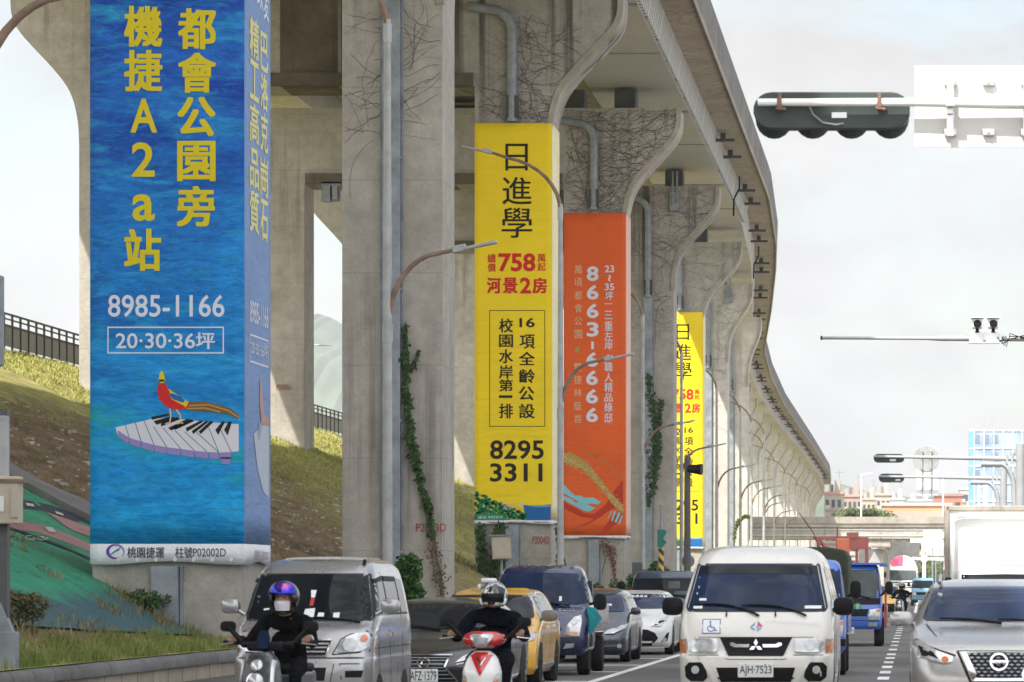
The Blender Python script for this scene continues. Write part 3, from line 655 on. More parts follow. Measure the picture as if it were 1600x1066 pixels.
# smooth navy margin between the two faces
# --- yellow banners
def yellow(D, map_, label, x0, x1, y0, y1):
    A = lambda x, y: map_(x, y)
    rt, fx, fn, fs = banner(D, x0, x1, y0, y1, M['bn_yel'], M['bn_cream'], label, strip_px=5*131.8/D)
    def T(items, mat, bold): letter([(it[0], *A(it[1], it[2]), *A(it[3], it[4]), *it[5:]) for it in items], fn, mat, rt, fx, bold)
    T([('日', 790, 225, 825, 267, .004), ('進', 785, 277, 831, 320, .006), ('學', 784, 325, 832, 372, .006)], I['black'], .004)
    T([('總', 762, 397, 775, 411), ('價', 762, 412, 775, 425), ('758', 779, 396, 837, 425, .03), ('萬', 840, 397, 853, 410), ('起', 840, 411, 853, 424), ('河', 761, 434, 783, 459, .04), ('景', 786, 434, 809, 459, .04), ('2', 813, 434, 830, 459, .03), ('房', 832, 434, 855, 459, .04)], I['red'], .02)
    T([('16', 812, 497, 836, 512, .02), ('項', 812, 523, 836, 545), ('全', 811, 550, 836, 571), ('齡', 811, 577, 836, 599), ('公', 811, 604, 835, 626), ('設', 811, 631, 836, 654),
       ('校', 780, 498, 802, 520), ('園', 780, 523, 802, 543), ('水', 780, 546, 802, 568), ('岸', 780, 571, 802, 592), ('第', 780, 593, 802, 612), ('一', 780, 618, 801, 622), ('排', 780, 631, 802, 654),
       ('8295', 766, 688, 850, 718, .02), ('3311', 766, 724, 848, 753, .02)], I['black'], .02)
    shape([[A(*p) for p in pl] for pl in frame_px(765, 485, 852, 667, 1)], fn, I['black'], rt, fx, 'text_frame')
    shape([[A(*p) for p in pl] for pl in ([(818, 789), (838, 791), (861, 788), (861, 813), (822, 813)],)], fn, I['lake'], rt, fx, 'lake_print')
    shape([[A(*p) for p in pl] for pl in ([(820, 790), (861, 789.5), (861, 792), (840, 793)],)], fn, I['liteblue'], rt, fx, 'lake_print', .002)
    rr = random.Random(5); trs = {0: [], 1: [], 2: []}
    for k in range(420):
        x = 743 + 81*rr.random()**1.3; hi = 768 + 18*((x-743)/40)**1 if x < 783 else 786 + 4*((x-783)/40) + (x-783)*.35; y = hi + (812-hi)*rr.random(); s_ = 1.2+2*rr.random()
        trs[rr.choice((0, 0, 1, 1, 2)) if x < 790 else rr.choice((0, 1, 2))].append([A(x+s_*math.cos(a), min(812.5, y+s_*.8*math.sin(a))) for a in (0, 1.2, 2.5, 3.9, 5.1)])
    for k in range(3): shape(trs[k], fn, (I['green'], I['dkgreen'], I['teal'])[k], rt, fx, 'tree_print', .002*(k+1))
    rr = random.Random(8); shape([[A(x+1.2*math.cos(a), y+math.sin(a)) for a in (0, 2, 4)] for x, y in [(785+32*rr.random(), 786+10*rr.random()) for _ in range(60)]], fn, I['key'], rt, fx, 'tree_print', .008)
    shape([[A(*p) for p in ((744, 803), (789, 803), (789, 812.5), (743, 812.5))]], fn, I['teal'], rt, fx, 'name_panel', .009)
    q = MB(); f4 = lambda u, v: fn(u, v, .022)
    for it in (('遠岳', 747, 806, 761, 811), ('捷運綠意水岸', 763, 806, 786, 810.5)): put_text(q, it[0], *A(it[1], it[2]), *A(it[3], it[4]), f4, .0)
    fx(q.build('lettering', I['white'], rt, fix=False))
    T([('桃園捷運', 764, 815, 774, 817.8, 0), ('電話(02)2211-6090', 792, 814.7, 823, 817.8, 0), ('柱號P02004D', 835, 814.7, 858, 817.8, 0)], I['navy'], 0)
    return rt
yellow(131.7, lambda x, y: (x, y), 'large yellow banner with black and red lettering, a lake and trees printed at its foot', 742, 860, 193, 818)
k_ = 131.7/228.6; offx = 1097 - VX - (860 - VX)*k_
k2 = (857.5-488)/(818-193.)
yellow(228.6, lambda x, y: (VX + (x-VX)*k_ + offx, 488 + (y-193)*k2), 'smaller far yellow banner partly hidden behind the grey pier and lamp posts', 1097-118*k_, 1097, 488, 857.5)
# --- orange banner
rt, fx, fn, fs = banner(164.0, 881, 976, 333, 841, M['bn_or'], M['bn_pink'], 'tall orange banner with a large white phone number and gold and cyan brush strokes', strip_px=4)
letter([(c, 898, y, 910, y+13.5) for c, y in zip('萬頃都會公園', (415, 434.5, 455, 475, 495, 515.5))] + [(c, 897, y, 909, y+13.5) for c, y in zip('雙捷林蔭首', (567, 587, 607, 628, 648))], fn, I['beige'], rt, fx, .0)
shape([grid_el(902, 547, 4, 4.5, 12)], fn, I['gold'], rt, fx, 'dot')
letter([(c, 917, y, 935.5, y+23, .028) for c, y in zip('8663', (416.5, 445.5, 474.5, 503.5))] + [(c, 916, y, 934.5, y+23, .028) for c, y in zip('6666', (550.5, 579, 608, 637))] + [('23', 945, 415, 960, 426, .02), ('~', 950, 430, 955, 440, .02, True), ('35', 945, 443, 960, 454, .02), ('坪', 946, 456, 958, 470, .01)] +
       [(c, 944.5, y, 957.5, y+h, .012) for c, y, h in (('三', 486, 13), ('重', 502, 15), ('左', 518, 15), ('岸', 534, 13), ('職', 566, 15), ('人', 583, 14), ('精', 598, 15), ('品', 615, 13), ('綠', 629, 15), ('邸', 646, 15))], fn, I['white'], rt, fx)
shape([[(924, 534), (928, 534), (928, 546), (924, 546)], [(944.5, 474.5), (957, 474.5), (957, 475.5), (944.5, 475.5)], grid_el(950.5, 556, 1.6, 1.8, 8)], fn, I['white'], rt, fx, 'lettering')
B_ = lambda x, y: (730 + x*270/1600, 740 + y*270/1600)
shape([[(881, 708), (892, 707), (918, 722), (938, 748), (952, 768), (974, 790), (974, 803), (962, 794), (945, 772), (925, 748), (905, 730), (888, 727), (881, 722)]], fn, I['gold'], rt, fx, 'brush_stroke', .004)
rr = random.Random(4)
shape([[(x+a, y+b_*.6) for a, b_ in ((-1.5, 0), (1.2, -.6), (1.5, .7))] for x, y in [(interp(t_, [(0, 881), (.4, 918), (1, 974)]) + rr.gauss(0, 2), interp(t_, [(0, 715), (.4, 735), (1, 797)]) + rr.gauss(0, 4)) for t_ in [rr.random() for _ in range(220)]]], fn, I['paleyel'], rt, fx, 'brush_stroke', .006)
shape([[(x+a, y+b_*.6) for a, b_ in ((-1.8, 0), (1.6, -.6), (1.5, .7))] for x, y in [(912 + 58*t_ + rr.gauss(0, 1.5), 709 + 42*t_*t_ + rr.gauss(0, 1.5)) for t_ in [rr.random() for _ in range(90)]]], fn, I['gold'], rt, fx, 'brush_stroke', .006)
shape([[B_(*p) for p in pl] for pl in ([(892,95),(960,170),(1000,205),(1060,205),(1080,225),(1170,222),(1240,265),(1215,290),(1150,280),(1110,285),(1190,320),(1130,355),(1080,345),(1000,300),(930,265),(892,240),(892,205),(970,235),(1010,275),(1030,262),(960,220),(892,180)],
      [(1335,350),(1350,345),(1310,410),(1295,420)], [(1360,350),(1380,350),(1350,440),(1335,440)], [(1400,360),(1425,365),(1385,455),(1365,450)], [(1435,380),(1445,395),(1410,470),(1395,465)])], fn, I['cyan'], rt, fx, 'brush_stroke', .005)
shape([[B_(*p) for p in pl] for pl in ([(892,262),(1000,320),(1090,370),(1180,375),(1290,280),(1330,200),(1445,60),(1445,300),(1330,330),(1240,400),(1100,480),(1000,500),(1080,470),(1180,420),(1050,400),(892,320)], [(1230,540),(1330,420),(1445,330),(1445,420),(1340,500),(1270,575),(1180,575)])], fn, I['dkred'], rt, fx, 'brush_stroke', .002)
letter([('桃園捷運', 905, 838.3, 916, 840.6, 0), ('柱號P02005D', 918, 838.3, 937, 840.6, 0)], fn, I['navy'], rt, fx)
# ------------------------------------------------------------------ vehicles
def paint(name, c, metal=.0, rough=.35, var=.06):
    m, t, b = newmat(name); vec = t.nodes.new('ShaderNodeTexCoord').outputs['Object']
    f = noise(t, 1.4, 5, .6, vec)
    sx = t.nodes.new('ShaderNodeSeparateXYZ'); t.links.new(vec, sx.inputs[0])
    dirt = ramp(t, math_n(t, 'ADD', sx.outputs[2], math_n(t, 'MULTIPLY', noise(t, 3, 5, .7, vec), .35)), .35, .95, (.55,)*3, (0,)*3)
    col = mixc(t, f, tuple(x*(1-var) for x in c), tuple(min(1, x*(1+var)) for x in c))
    col = mixc(t, math_n(t, 'MULTIPLY', dirt, .16), col, (.19, .17, .145))
    t.links.new(col, b.inputs['Base Color']); b.inputs['Metallic'].default_value = metal
    t.links.new(ramp(t, noise(t, 5, 4, .6, vec), .3, .7, (rough*.8,)*3, (rough*1.25,)*3), b.inputs['Roughness'])
    b.inputs['Coat Weight'].default_value = .8; b.inputs['Coat Roughness'].default_value = .06
    return m
def math_n(t, op, a, b_):
    n = t.nodes.new('ShaderNodeMath'); n.operation = op
    for i, v in enumerate((a, b_)):
        if hasattr(v, 'is_linked'): t.links.new(v, n.inputs[i])
        else: n.inputs[i].default_value = v
    return n.outputs[0]
def glassmat(name, c, rough=.04, alpha=None):
    m, t, b = newmat(name); vec = t.nodes.new('ShaderNodeTexCoord').outputs['Object']
    f = noise(t, 1.1, 3, .5, vec)
    t.links.new(ramp(t, f, .35, .65, tuple(x*.7 for x in c), tuple(x*1.25 for x in c)), b.inputs['Base Color'])
    b.inputs['Roughness'].default_value = rough; b.inputs['IOR'].default_value = 1.5; b.inputs['Specular IOR Level'].default_value = .13
    return m
V = dict(glass=glassmat('tinted_glass', (.012, .014, .018)), glassb=glassmat('blue_tinted_glass', (.014, .026, .062)), glass_lt=glassmat('clear_glass_cab', (.075, .09, .09)),
         lens=pm('headlight_lens', (.46, .47, .48), .12, .25, 9, .35, .6), amber=pm('amber_lens', (.55, .16, .04), .2, .15, 6, 0, .6), redl=pm('red_lens', (.45, .03, .02), .2, .1, 6, 0, .6),
         plate=pm('plate_white', (.66, .68, .66), .5, .08, 3), platek=pm('plate_ink', (.02, .02, .022), .5, .05, 3), trim=M['black'], dark=pm('grille_dark', (.008, .008, .009), .55, .2, 6, spec=.15), seam=pm('panel_gap', (.02, .02, .02), .7, .1, 4),
         chrome=M['chrome'], under=pm('underbody', (.015, .015, .015), .9, .2, 4), reflector=pm('lamp_reflector', (.42, .43, .44), .3, .25, 14, .4))
KEYS = ('z', 'yf', 'yr', 'w', 'rf', 'rr', 'bow')
def pchip(xs, ys, x):
    h = np.diff(xs); d = np.diff(ys)/h; m_ = np.zeros(len(xs))
    for i in range(1, len(xs)-1):
        if d[i-1]*d[i] > 0: w1, w2 = 2*h[i]+h[i-1], h[i]+2*h[i-1]; m_[i] = (w1+w2)/(w1/d[i-1]+w2/d[i])
    m_[0] = d[0]; m_[-1] = d[-1]
    i = min(len(xs)-2, max(0, int(np.searchsorted(xs, x, 'right'))-1)); t_ = (x-xs[i])/h[i]
    return (2*t_**3-3*t_**2+1)*ys[i] + (t_**3-2*t_**2+t_)*h[i]*m_[i] + (-2*t_**3+3*t_**2)*ys[i+1] + (t_**3-t_**2)*h[i]*m_[i+1]
class Shell:
    """a vehicle body as a stack of rounded plan outlines; front of the vehicle at y = 0 looking towards -y"""
    def __init__(s, keys, sub=4):
        k = np.array([list(r) for r in keys], float); zs = []
        for a, b in zip(k[:-1, 0], k[1:, 0]): zs += list(np.linspace(a, b, sub, endpoint=False))
        zs.append(k[-1, 0]); s.rings = []
        for z in zs: s.rings.append((z, [pchip(k[:, 0], k[:, j], z) for j in range(1, 7)]))
        vs = []; 
        for z, (yf, yr, w, rf, rr, bow) in s.rings:
            h = []
            ymid = lambda x: yf + bow*(x/w)**2
            for i in range(9): x = (w-rf)*i/8; h.append((x, ymid(x)))
            y0 = ymid(w-rf)
            for i in range(1, 8): a = math.pi/2*i/7; h.append((w-rf+rf*math.sin(a), y0+rf*1.25*(1-math.cos(a))))
            ys_ = y0+rf*1.25; ye = max(ys_+.01, yr-rr)
            for i in range(1, 10): h.append((w, ys_+(ye-ys_)*i/9))
            for i in range(1, 6): a = math.pi/2*i/5; h.append((w-rr*(1-math.cos(a)), ye+rr*math.sin(a)))
            for i in range(1, 4): h.append(((w-rr)*(1-i/3), ye+rr))
            ring = h + [(-x, y) for x, y in h[1:-1][::-1]]
            vs.append([Vector((x, y, z)) for x, y in ring])
        s.n = len(vs[0]); s.k = len(vs); s.v = [p for r in vs for p in r]; n = s.n
        s.f = [(a*n+i, a*n+(i+1) % n, (a+1)*n+(i+1) % n, (a+1)*n+i) for a in range(s.k-1) for i in range(n)] + [tuple(range(n))[::-1], tuple(range((s.k-1)*n, s.k*n))]
        s.bvh = BVHTree.FromPolygons(s.v, s.f)
    def body(s, mat, root, name='body', smooth=42):
        q = MB(); q.add(s.v, s.f); return q.build(name, mat, root, smooth=smooth)
    def hit(s, u, v, side):
        if side == 'f': r = s.bvh.ray_cast(Vector((u, -5, v)), Vector((0, 1, 0)))
        elif side == 'r': r = s.bvh.ray_cast(Vector((5, u, v)), Vector((-1, 0, 0)))
        elif side == 'l': r = s.bvh.ray_cast(Vector((-5, u, v)), Vector((1, 0, 0)))
        elif side == 't': r = s.bvh.ray_cast(Vector((u, v, 6)), Vector((0, 0, -1)))
        return (r[0], r[1]) if r[0] is not None else None
    def decal(s, q, poly, side='f', eps=.008, step=.09, mi=0, rnd=0, bulge=0, depth=.03):
        """lays an outline given in front (x, z), side (y, z) or top (x, y) view on the body and gives it a thickness"""
        for _ in range(rnd):
            o = []
            for a, b in zip(poly, poly[1:]+poly[:1]): o += [(a[0]*.78+b[0]*.22, a[1]*.78+b[1]*.22), (a[0]*.22+b[0]*.78, a[1]*.22+b[1]*.78)]
            poly = o
        ed = []
        for a, b in zip(poly, poly[1:]+poly[:1]):
            k = max(1, int(math.hypot(b[0]-a[0], b[1]-a[1])/step)); ed += [(a[0]+(b[0]-a[0])*i/k, a[1]+(b[1]-a[1])*i/k) for i in range(k)]
        n = len(ed); xs_ = [p[0] for p in ed]; zs_ = [p[1] for p in ed]; pts = list(ed)
        for x in np.arange(min(xs_)+step*.5, max(xs_), step):
            for z in np.arange(min(zs_)+step*.5, max(zs_), step): pts.append((x, z))
        r = geometry.delaunay_2d_cdt([Vector(p) for p in pts], [(i, (i+1) % n) for i in range(n)], [], 1, 1e-5)
        out, faces = [], [tuple(f) for f in r[2]]
        cx = sum(xs_)/n; cz = sum(zs_)/n; rm = max(math.hypot(p[0]-cx, p[1]-cz) for p in ed)
        last = None; miss = []
        for p in r[0]:
            h = s.hit(p.x, p.y, side)
            if h is None: out.append(None); miss.append(p); continue
            pt, nn = h; d = Vector({'f': (0, -1, 0), 'r': (1, 0, 0), 'l': (-1, 0, 0), 't': (0, 0, 1)}[side])
            if nn.dot(d) < 0: nn = -nn
            nn = (nn + d).normalized()
            e = eps + bulge*max(0, 1-(math.hypot(p.x-cx, p.y-cz)/rm)**2)
            out.append(pt + nn*e)
        faces = [f for f in faces if all(out[i] is not None for i in f)]
        used = sorted({i for f in faces for i in f}); mp_ = {i: k for k, i in enumerate(used)}
        vs = [out[i] for i in used]; fs = [tuple(mp_[i] for i in f) for f in faces]
        cnt = {}
        for f in fs:
            for a, b in zip(f, f[1:]+f[:1]): cnt[(a, b)] = 1
        bd = [(a, b) for a, b in cnt if (b, a) not in cnt]
        m_ = len(vs); d = Vector({'f': (0, 1, 0), 'r': (-1, 0, 0), 'l': (1, 0, 0), 't': (0, 0, -1)}[side])
        vs = vs + [p + d*depth for p in vs]
        fs = fs + [(b, a, a+m_, b+m_) for a, b in bd]
        q.add(vs, fs, mi); return q
def mirx(poly): return [(-a, b) for a, b in poly][::-1]
def full(half): return [(a, b) for a, b in half] + [(-a, b) for a, b in half[::-1] if abs(a) > 1e-6]
def line2(p, wd): return [x for x in stroke(p, wd)]
def wheel(mb_root, x, y, r=.3, wd=.19, rimc='silverm', mat=None):
    o = empty('wheel', (x, y, r)); o.parent = mb_root
    sgn = 1 if x > 0 else -1
    q = MB(); q.lathe([(r*.62, -wd/2), (r*.93, -wd/2), (r, -wd*.36), (r, wd*.36), (r*.93, wd/2), (r*.62, wd/2)], axis='x', n=28); q.build('tyre', M['rubber'], o, smooth=50)
    q = MB(); q.lathe([(r*.12, wd*.42*sgn), (r*.55, wd*.30*sgn), (r*.64, wd*.48*sgn), (r*.64, -wd*.3*sgn)], axis='x', n=28)
    for k in range(7):
        a = 2*math.pi*k/7; c, s_ = math.cos(a), math.sin(a)
        q.box((wd*.40*sgn, r*.37*c, r*.37*s_), (.02, r*.46, r*.12), 0, Matrix.Rotation(a, 3, 'X'))
    q.build('rim', M[rimc] if mat is None else mat, o, smooth=40)
    return o
def plate(sh, root, text, cx, cz, wd=.38, ht=.16, y=None):
    h = sh.hit(cx, cz, 'f') if sh else None; y = (h[0].y if h else 0) - .035 if y is None else y
    q = MB(); q.box((cx, y, cz), (wd, .02, ht)); o = bevel(q.build('licence_plate', V['plate'], root), .006)
    q = MB(); fn = lambda u, v: Vector((u, y-.013, v))
    put_text(q, text, cx-wd*.45, cz+ht*.34, cx+wd*.45, cz-ht*.40, fn, .008)
    for sx_ in (-1, 1): q.flat(grid_el(cx+sx_*wd*.27, cz+ht*.42, .008, .006, 8), fn)
    q.build('lettering', V['platek'], o, fix=False)
def mirror(root, c, d=(.20, .10, .18), mat=None, armto=None, name='wing_mirror'):
    q = MB(); q.lathe([(.3, -.5), (.44, -.42), (.5, -.1), (.5, .35), (.46, .5)], axis='y', n=20)
    q.v = [tuple(Vector((math.copysign(abs(v[0]*2)**.62/2, v[0])*d[0], v[1]*d[1], math.copysign(abs(v[2]*2)**.62/2, v[2])*d[2])) + Vector(c)) for v in q.v]
    if armto is not None: q.tube([c, armto], .025, 8)
    return q.build(name, mat or M['black'], root, smooth=40)
def wiper(sh, root, a, b, e=.03):
    n = 6; pts = []
    for i in range(n+1):
        u = a[0]+(b[0]-a[0])*i/n; v = a[1]+(b[1]-a[1])*i/n + .012*math.sin(math.pi*i/n); h = sh.hit(u, v, 'f')
        if h: pts.append(h[0] + Vector((0, -e, 0)))
    if len(pts) > 1: MB().tube(pts, [.014]*(len(pts)-2)+[.008]*2, 6).build('wiper', M['black'], root, smooth=50)
class Car:
    def __init__(s, name, label, cat, group, X, D, keys, mat, sub=4, rz=0, kids=True):
        s.root = empty(name, (X, D, 0), label, cat, group, rz); s.sh = Shell(keys, sub); s.mat = mat; s.sh.body(mat, s.root)
        s.keys = keys
    def d(s, name, mat, polys, side='f', eps=.008, rnd=0, bulge=0, step=.09, parent=None, each=True):
        res = []
        if each:
            for p in polys:
                q = MB(); s.sh.decal(q, p, side, eps, step, 0, rnd, bulge)
                if q.f: res.append(q.build(name, mat, parent or s.root, smooth=35, fix=False))
        else:
            q = MB()
            for p in polys: s.sh.decal(q, p, side, eps, step, 0, rnd, bulge)
            if q.f: res.append(q.build(name, mat, parent or s.root, smooth=35, fix=False))
        return res
    def wheels(s, x, y0, y1, r=.3, wd=.19, front_only=False, arch=True, rim='silverm'):
        for sx_ in (1, -1):
            for y in ((y0,) if front_only else (y0, y1)): wheel(s.root, sx_*x, y, r, wd, rim)
            if arch:
                zb = s.keys[0][0]
                for y in ((y0,) if front_only else (y0, y1)):
                    a0 = math.asin(max(-1, min(1, (zb+.02-r)/(r*1.17)))) if zb+.02 > r-r*1.17 else -math.pi/2
                    pl = [(y+r*1.17*math.cos(a), r+r*1.17*math.sin(a)) for a in np.linspace(a0, math.pi-a0, 22)]
                    s.d('wheel_arch', V['dark'], [pl], 'r' if sx_ > 0 else 'l', .004)
    def seams(s, lines, side='r', wd=.012): s.d('panel_gap', V['seam'], [x for l in lines for x in stroke(l, wd)], side, .003, each=False, step=.2)
    def both(s, name, mat, poly, **k): return s.d(name, mat, [poly, mirx(poly)], **k)
CARS = 'cars and trucks waiting in the road'
# ---------- white minivan
pw_ = paint('white_van_paint', (.62, .60, .56), 0, .32)
c = Car('minivan', 'white minivan with wheelchair sign on its nose, in the middle lane facing the camera', 'minivan', CARS, -1.753, 42.2,
  [(.24, .12, 4.3, .78, .14, .1, .04), (.40, .03, 4.36, .835, .16, .1, .05), (.58, .0, 4.38, .848, .17, .1, .05), (.75, .005, 4.38, .85, .17, .1, .05), (.785, .045, 4.38, .848, .16, .1, .05), (.97, .08, 4.38, .848, .15, .1, .05),
   (1.22, .20, 4.38, .84, .16, .1, .07), (1.27, .25, 4.38, .832, .16, .1, .07), (1.74, .72, 4.33, .715, .18, .1, .07), (1.82, .84, 4.3, .69, .2, .12, .07), (1.91, 1.02, 4.2, .63, .25, .2, .08), (1.965, 1.35, 4.05, .53, .3, .25, .09), (1.985, 1.9, 3.8, .35, .2, .2, .09)], pw_)
ws = c.d('windscreen', V['glassb'], [full([(0, 1.255), (.755, 1.26), (.752, 1.30), (.652, 1.755), (0, 1.765)])])[0]
c.d('sun_strip', V['glass'], [full([(0, 1.66), (.665, 1.655), (.65, 1.745), (0, 1.755)])], eps=.012, parent=ws)
c.d('windscreen_seal', V['seam'], [x for x in stroke([(-.75, 1.25), (.75, 1.25), (.775, 1.29), (.672, 1.765), (-.672, 1.765), (-.775, 1.29), (-.75, 1.25)], .022)], each=False, eps=.006)
c.d('sticker', V['plate'], [[(-.64, 1.36), (-.56, 1.36), (-.56, 1.385), (-.64, 1.385)], [(-.70, 1.272), (-.60, 1.272), (-.60, 1.30), (-.70, 1.30)], [(.53, 1.272), (.71, 1.272), (.715, 1.305), (.53, 1.305)]], eps=.014, parent=ws)
c.both('headlight', V['lens'], [(.42, .815), (.46, .795), (.75, .795), (.75, .945), (.44, .948), (.415, .93)], rnd=1, bulge=.02, eps=.012)
c.d('lamp_bowl', V['reflector'], [grid_el(sx_*.60, .87, .075, .06, 16) for sx_ in (1, -1)], eps=.034, step=.05)
c.both('indicator', V['amber'], [(.765, .79), (.835, .79), (.845, .945), (.765, .945)], eps=.012, bulge=.01)
c.both('indicator_lens', V['lens'], [(.77, .86), (.85, .86), (.85, .942), (.77, .942)], eps=.02)
gr = c.d('grille', V['dark'], [full([(0, .755), (.30, .755), (.40, .962), (0, .962)])], eps=.006)[0]
c.d('grille_bar', V['chrome'], [[(sx_*a, b_) for a, b_ in [(.08, .85), (.235, .85), (.285, .872), (.285, .9), (.25, .905), (.215, .885), (.07, .885)]][::sx_] for sx_ in (1, -1)], eps=.02, parent=gr)
q = MB(); R3 = .078
def dia(ang): 
    e1 = (math.cos(ang)*R3*1.05, math.sin(ang)*R3*1.05); l_ = (math.cos(ang+R(30))*R3*.6, math.sin(ang+R(30))*R3*.6); r_ = (math.cos(ang-R(30))*R3*.6, math.sin(ang-R(30))*R3*.6)
    return [(0, .862), (r_[0], .862+r_[1]), (e1[0], .862+e1[1]), (l_[0], .862+l_[1])]
c.d('emblem', V['chrome'], [dia(R(a)) for a in (90, 210, 330)], eps=.032, each=False, parent=gr)
c.d('bumper_groove', V['seam'], [x for x in stroke([(-.84, .765), (-.42, .765), (-.31, .72), (.31, .72), (.42, .765), (.84, .765)], .008)], eps=.003, each=False)
c.both('bumper_rib', pw_, [(.40, .47), (.47, .47), (.60, .70), (.64, .755), (.56, .755), (.52, .70)], eps=.02)
fg = c.both('fog_recess', V['dark'], [(.52, .475), (.77, .48), (.785, .685), (.56, .69)], eps=.008, rnd=1)
c.d('fog_lamp', V['reflector'], [grid_el(.665, .605, .043, .045, 14), grid_el(-.665, .605, .043, .045, 14)], eps=.018, step=.05)
lo = c.d('air_intake', V['dark'], [full([(0, .47), (.385, .47), (.435, .63), (0, .63)])], eps=.006)[0]
c.d('intake_slat', V['trim'], [full([(0, zz), (.42, zz), (.42, zz+.02), (0, zz+.02)]) for zz in (.505, .585)], eps=.018, parent=lo)
plate(c.sh, c.root, 'AJH·7523', 0, .60, .39, .155)
bl = ink('sign_blue', (.06, .13, .32)); wl = pm('sticker_white', (.72, .73, .74), .5, .03, 3); pkm = ink('logo_pink', (.5, .12, .3)); ltb = ink('logo_blue', (.2, .36, .5))
st = c.d('wheelchair_sign', bl, [[(-.595, 1.0), (-.392, 1.0), (-.392, 1.162), (-.595, 1.162)]], eps=.005)[0]
c.d('sign_panel', wl, [[(-.585, 1.01), (-.402, 1.01), (-.402, 1.152), (-.585, 1.152)]], eps=.007, parent=st)
o0 = (-.5, 1.055)
wc = [p for p in stroke([(o0[0]+.036*math.cos(a), o0[1]+.030*math.sin(a)) for a in np.linspace(R(100), R(350), 14)], .009)] + stroke([(-.505, 1.115), (-.498, 1.07), (-.462, 1.068), (-.450, 1.032), (-.432, 1.036)], .011) + [grid_el(-.505, 1.13, .011, .01, 10)]
c.d('pictogram', bl, wc, eps=.010, each=False, parent=st)
c.d('nose_logo', ltb, [[(-.07, 1.075), (-.01, 1.13), (-.01, 1.1), (-.045, 1.07)], [(-.065, 1.06), (-.01, 1.03), (-.012, 1.055), (-.045, 1.068)], [(.01, 1.02), (.06, 1.06), (.05, 1.075), (.01, 1.05)]], eps=.006, each=False)
c.d('nose_logo', pkm, [[(.01, 1.085), (.02, 1.14), (.075, 1.085), (.06, 1.078)], [(.0, 1.08), (.0, 1.06), (.03, 1.07)]], eps=.006, each=False)
c.d('nozzle', M['black'], [[(sx_-.01, 1.19), (sx_+.01, 1.19), (sx_+.006, 1.24), (sx_-.006, 1.24)] for sx_ in (-.33, .21)], eps=.02)
c.seams([[(-.67, .96), (-.67, 1.245)], [(.67, .96), (.67, 1.245)], [(-.84, .962), (.84, .962)]], 'f', .007)
wiper(c.sh, c.root, (.03, 1.20), (-.27, 1.305)); wiper(c.sh, c.root, (-.25, 1.305), (-.69, 1.325))
wiper(c.sh, c.root, (.55, 1.20), (.26, 1.295)); wiper(c.sh, c.root, (.28, 1.295), (-.16, 1.315))
for sx_ in (1, -1):
    mirror(c.root, (sx_*.955, .62, 1.30), (.23, .15, .205), M['black'], (sx_*.80, .7, 1.24))
    sd = 'r' if sx_ > 0 else 'l'
    c.d('side_window', V['glass'], [[(.62, 1.3), (1.0, 1.72), (1.62, 1.74), (1.62, 1.3)], [(1.72, 1.3), (1.72, 1.74), (3.0, 1.74), (3.0, 1.3)], [(3.1, 1.3), (3.1, 1.73), (4.0, 1.72), (4.05, 1.3)]], sd, .006)
    c.seams([[(.72, .45), (.62, 1.25)], [(1.68, .35), (1.68, 1.8)]], sd)
for k, x in enumerate(np.linspace(-.42, .42, 5)):
    c.d('roof_rib', pw_, [[(x-.02, 1.75), (x+.02, 1.75), (x+.02, 3.7), (x-.02, 3.7)]], 't', .012, step=.3)
c.wheels(.74, .85, 3.4, .3, .17)
# ---------- silver van
ps = paint('silver_van_paint', (.33, .33, .335), .6, .3)
c = Car('van', 'silver microvan with dusty roof at the kerb, behind the rider on the dark scooter', 'van', CARS, -6.52, 40.8,
  [(.22, .14, 3.25, .68, .1, .1, .03), (.36, .02, 3.3, .735, .13, .1, .04), (.60, .0, 3.32, .742, .14, .1, .05), (.745, .02, 3.32, .742, .14, .1, .05), (.775, .06, 3.32, .738, .13, .1, .05), (.95, .10, 3.32, .738, .14, .1, .06),
   (1.06, .20, 3.32, .736, .15, .1, .07), (1.14, .42, 3.32, .73, .15, .1, .07), (1.20, .50, 3.31, .72, .15, .1, .07), (1.64, .86, 3.25, .63, .16, .1, .06), (1.72, .98, 3.22, .60, .18, .12, .06), (1.79, 1.2, 3.15, .54, .24, .2, .07), (1.825, 1.5, 3.05, .45, .25, .2, .08), (1.84, 2.0, 2.9, .3, .2, .15, .08)], ps)
ws = c.d('windscreen', V['glass'], [full([(0, 1.165), (.655, 1.17), (.665, 1.21), (.575, 1.645), (0, 1.655)])])[0]
c.d('windscreen_seal', V['seam'], [x for x in stroke([(-.66, 1.16), (.66, 1.16), (.685, 1.2), (.592, 1.652), (-.592, 1.652), (-.685, 1.2), (-.66, 1.16)], .02)], each=False, eps=.006)
rc = pm('ornament_red', (.4, .03, .03), .6, .1, 5)
c.d('paper', V['plate'], [[(-.06, 1.19), (.055, 1.19), (.055, 1.285), (-.05, 1.275)], [(.09, 1.195), (.16, 1.195), (.16, 1.235), (.1, 1.24)], [(.26, 1.175), (.325, 1.175), (.325, 1.24), (.26, 1.235)], [(-.50, 1.26), (-.44, 1.27), (-.44, 1.285), (-.50, 1.28)]], eps=.011, parent=ws)
c.d('hanging_ornament', rc, [[(-.01, 1.31), (.03, 1.31), (.04, 1.39), (0, 1.40)]], eps=.012, parent=ws)
c.d('hanging_ornament', wl, [[(0, 1.40), (.04, 1.40), (.05, 1.48), (-.01, 1.48)]], eps=.012, parent=ws)
c.both('headlight', V['lens'], [(.325, .805), (.69, .84), (.70, .99), (.655, 1.035), (.50, 1.0), (.41, .95)], rnd=1, bulge=.02, eps=.012)
c.d('lamp_bowl', V['reflector'], [grid_el(sx_*.50, .895, .075, .068, 16) for sx_ in (1, -1)], eps=.036, step=.05)
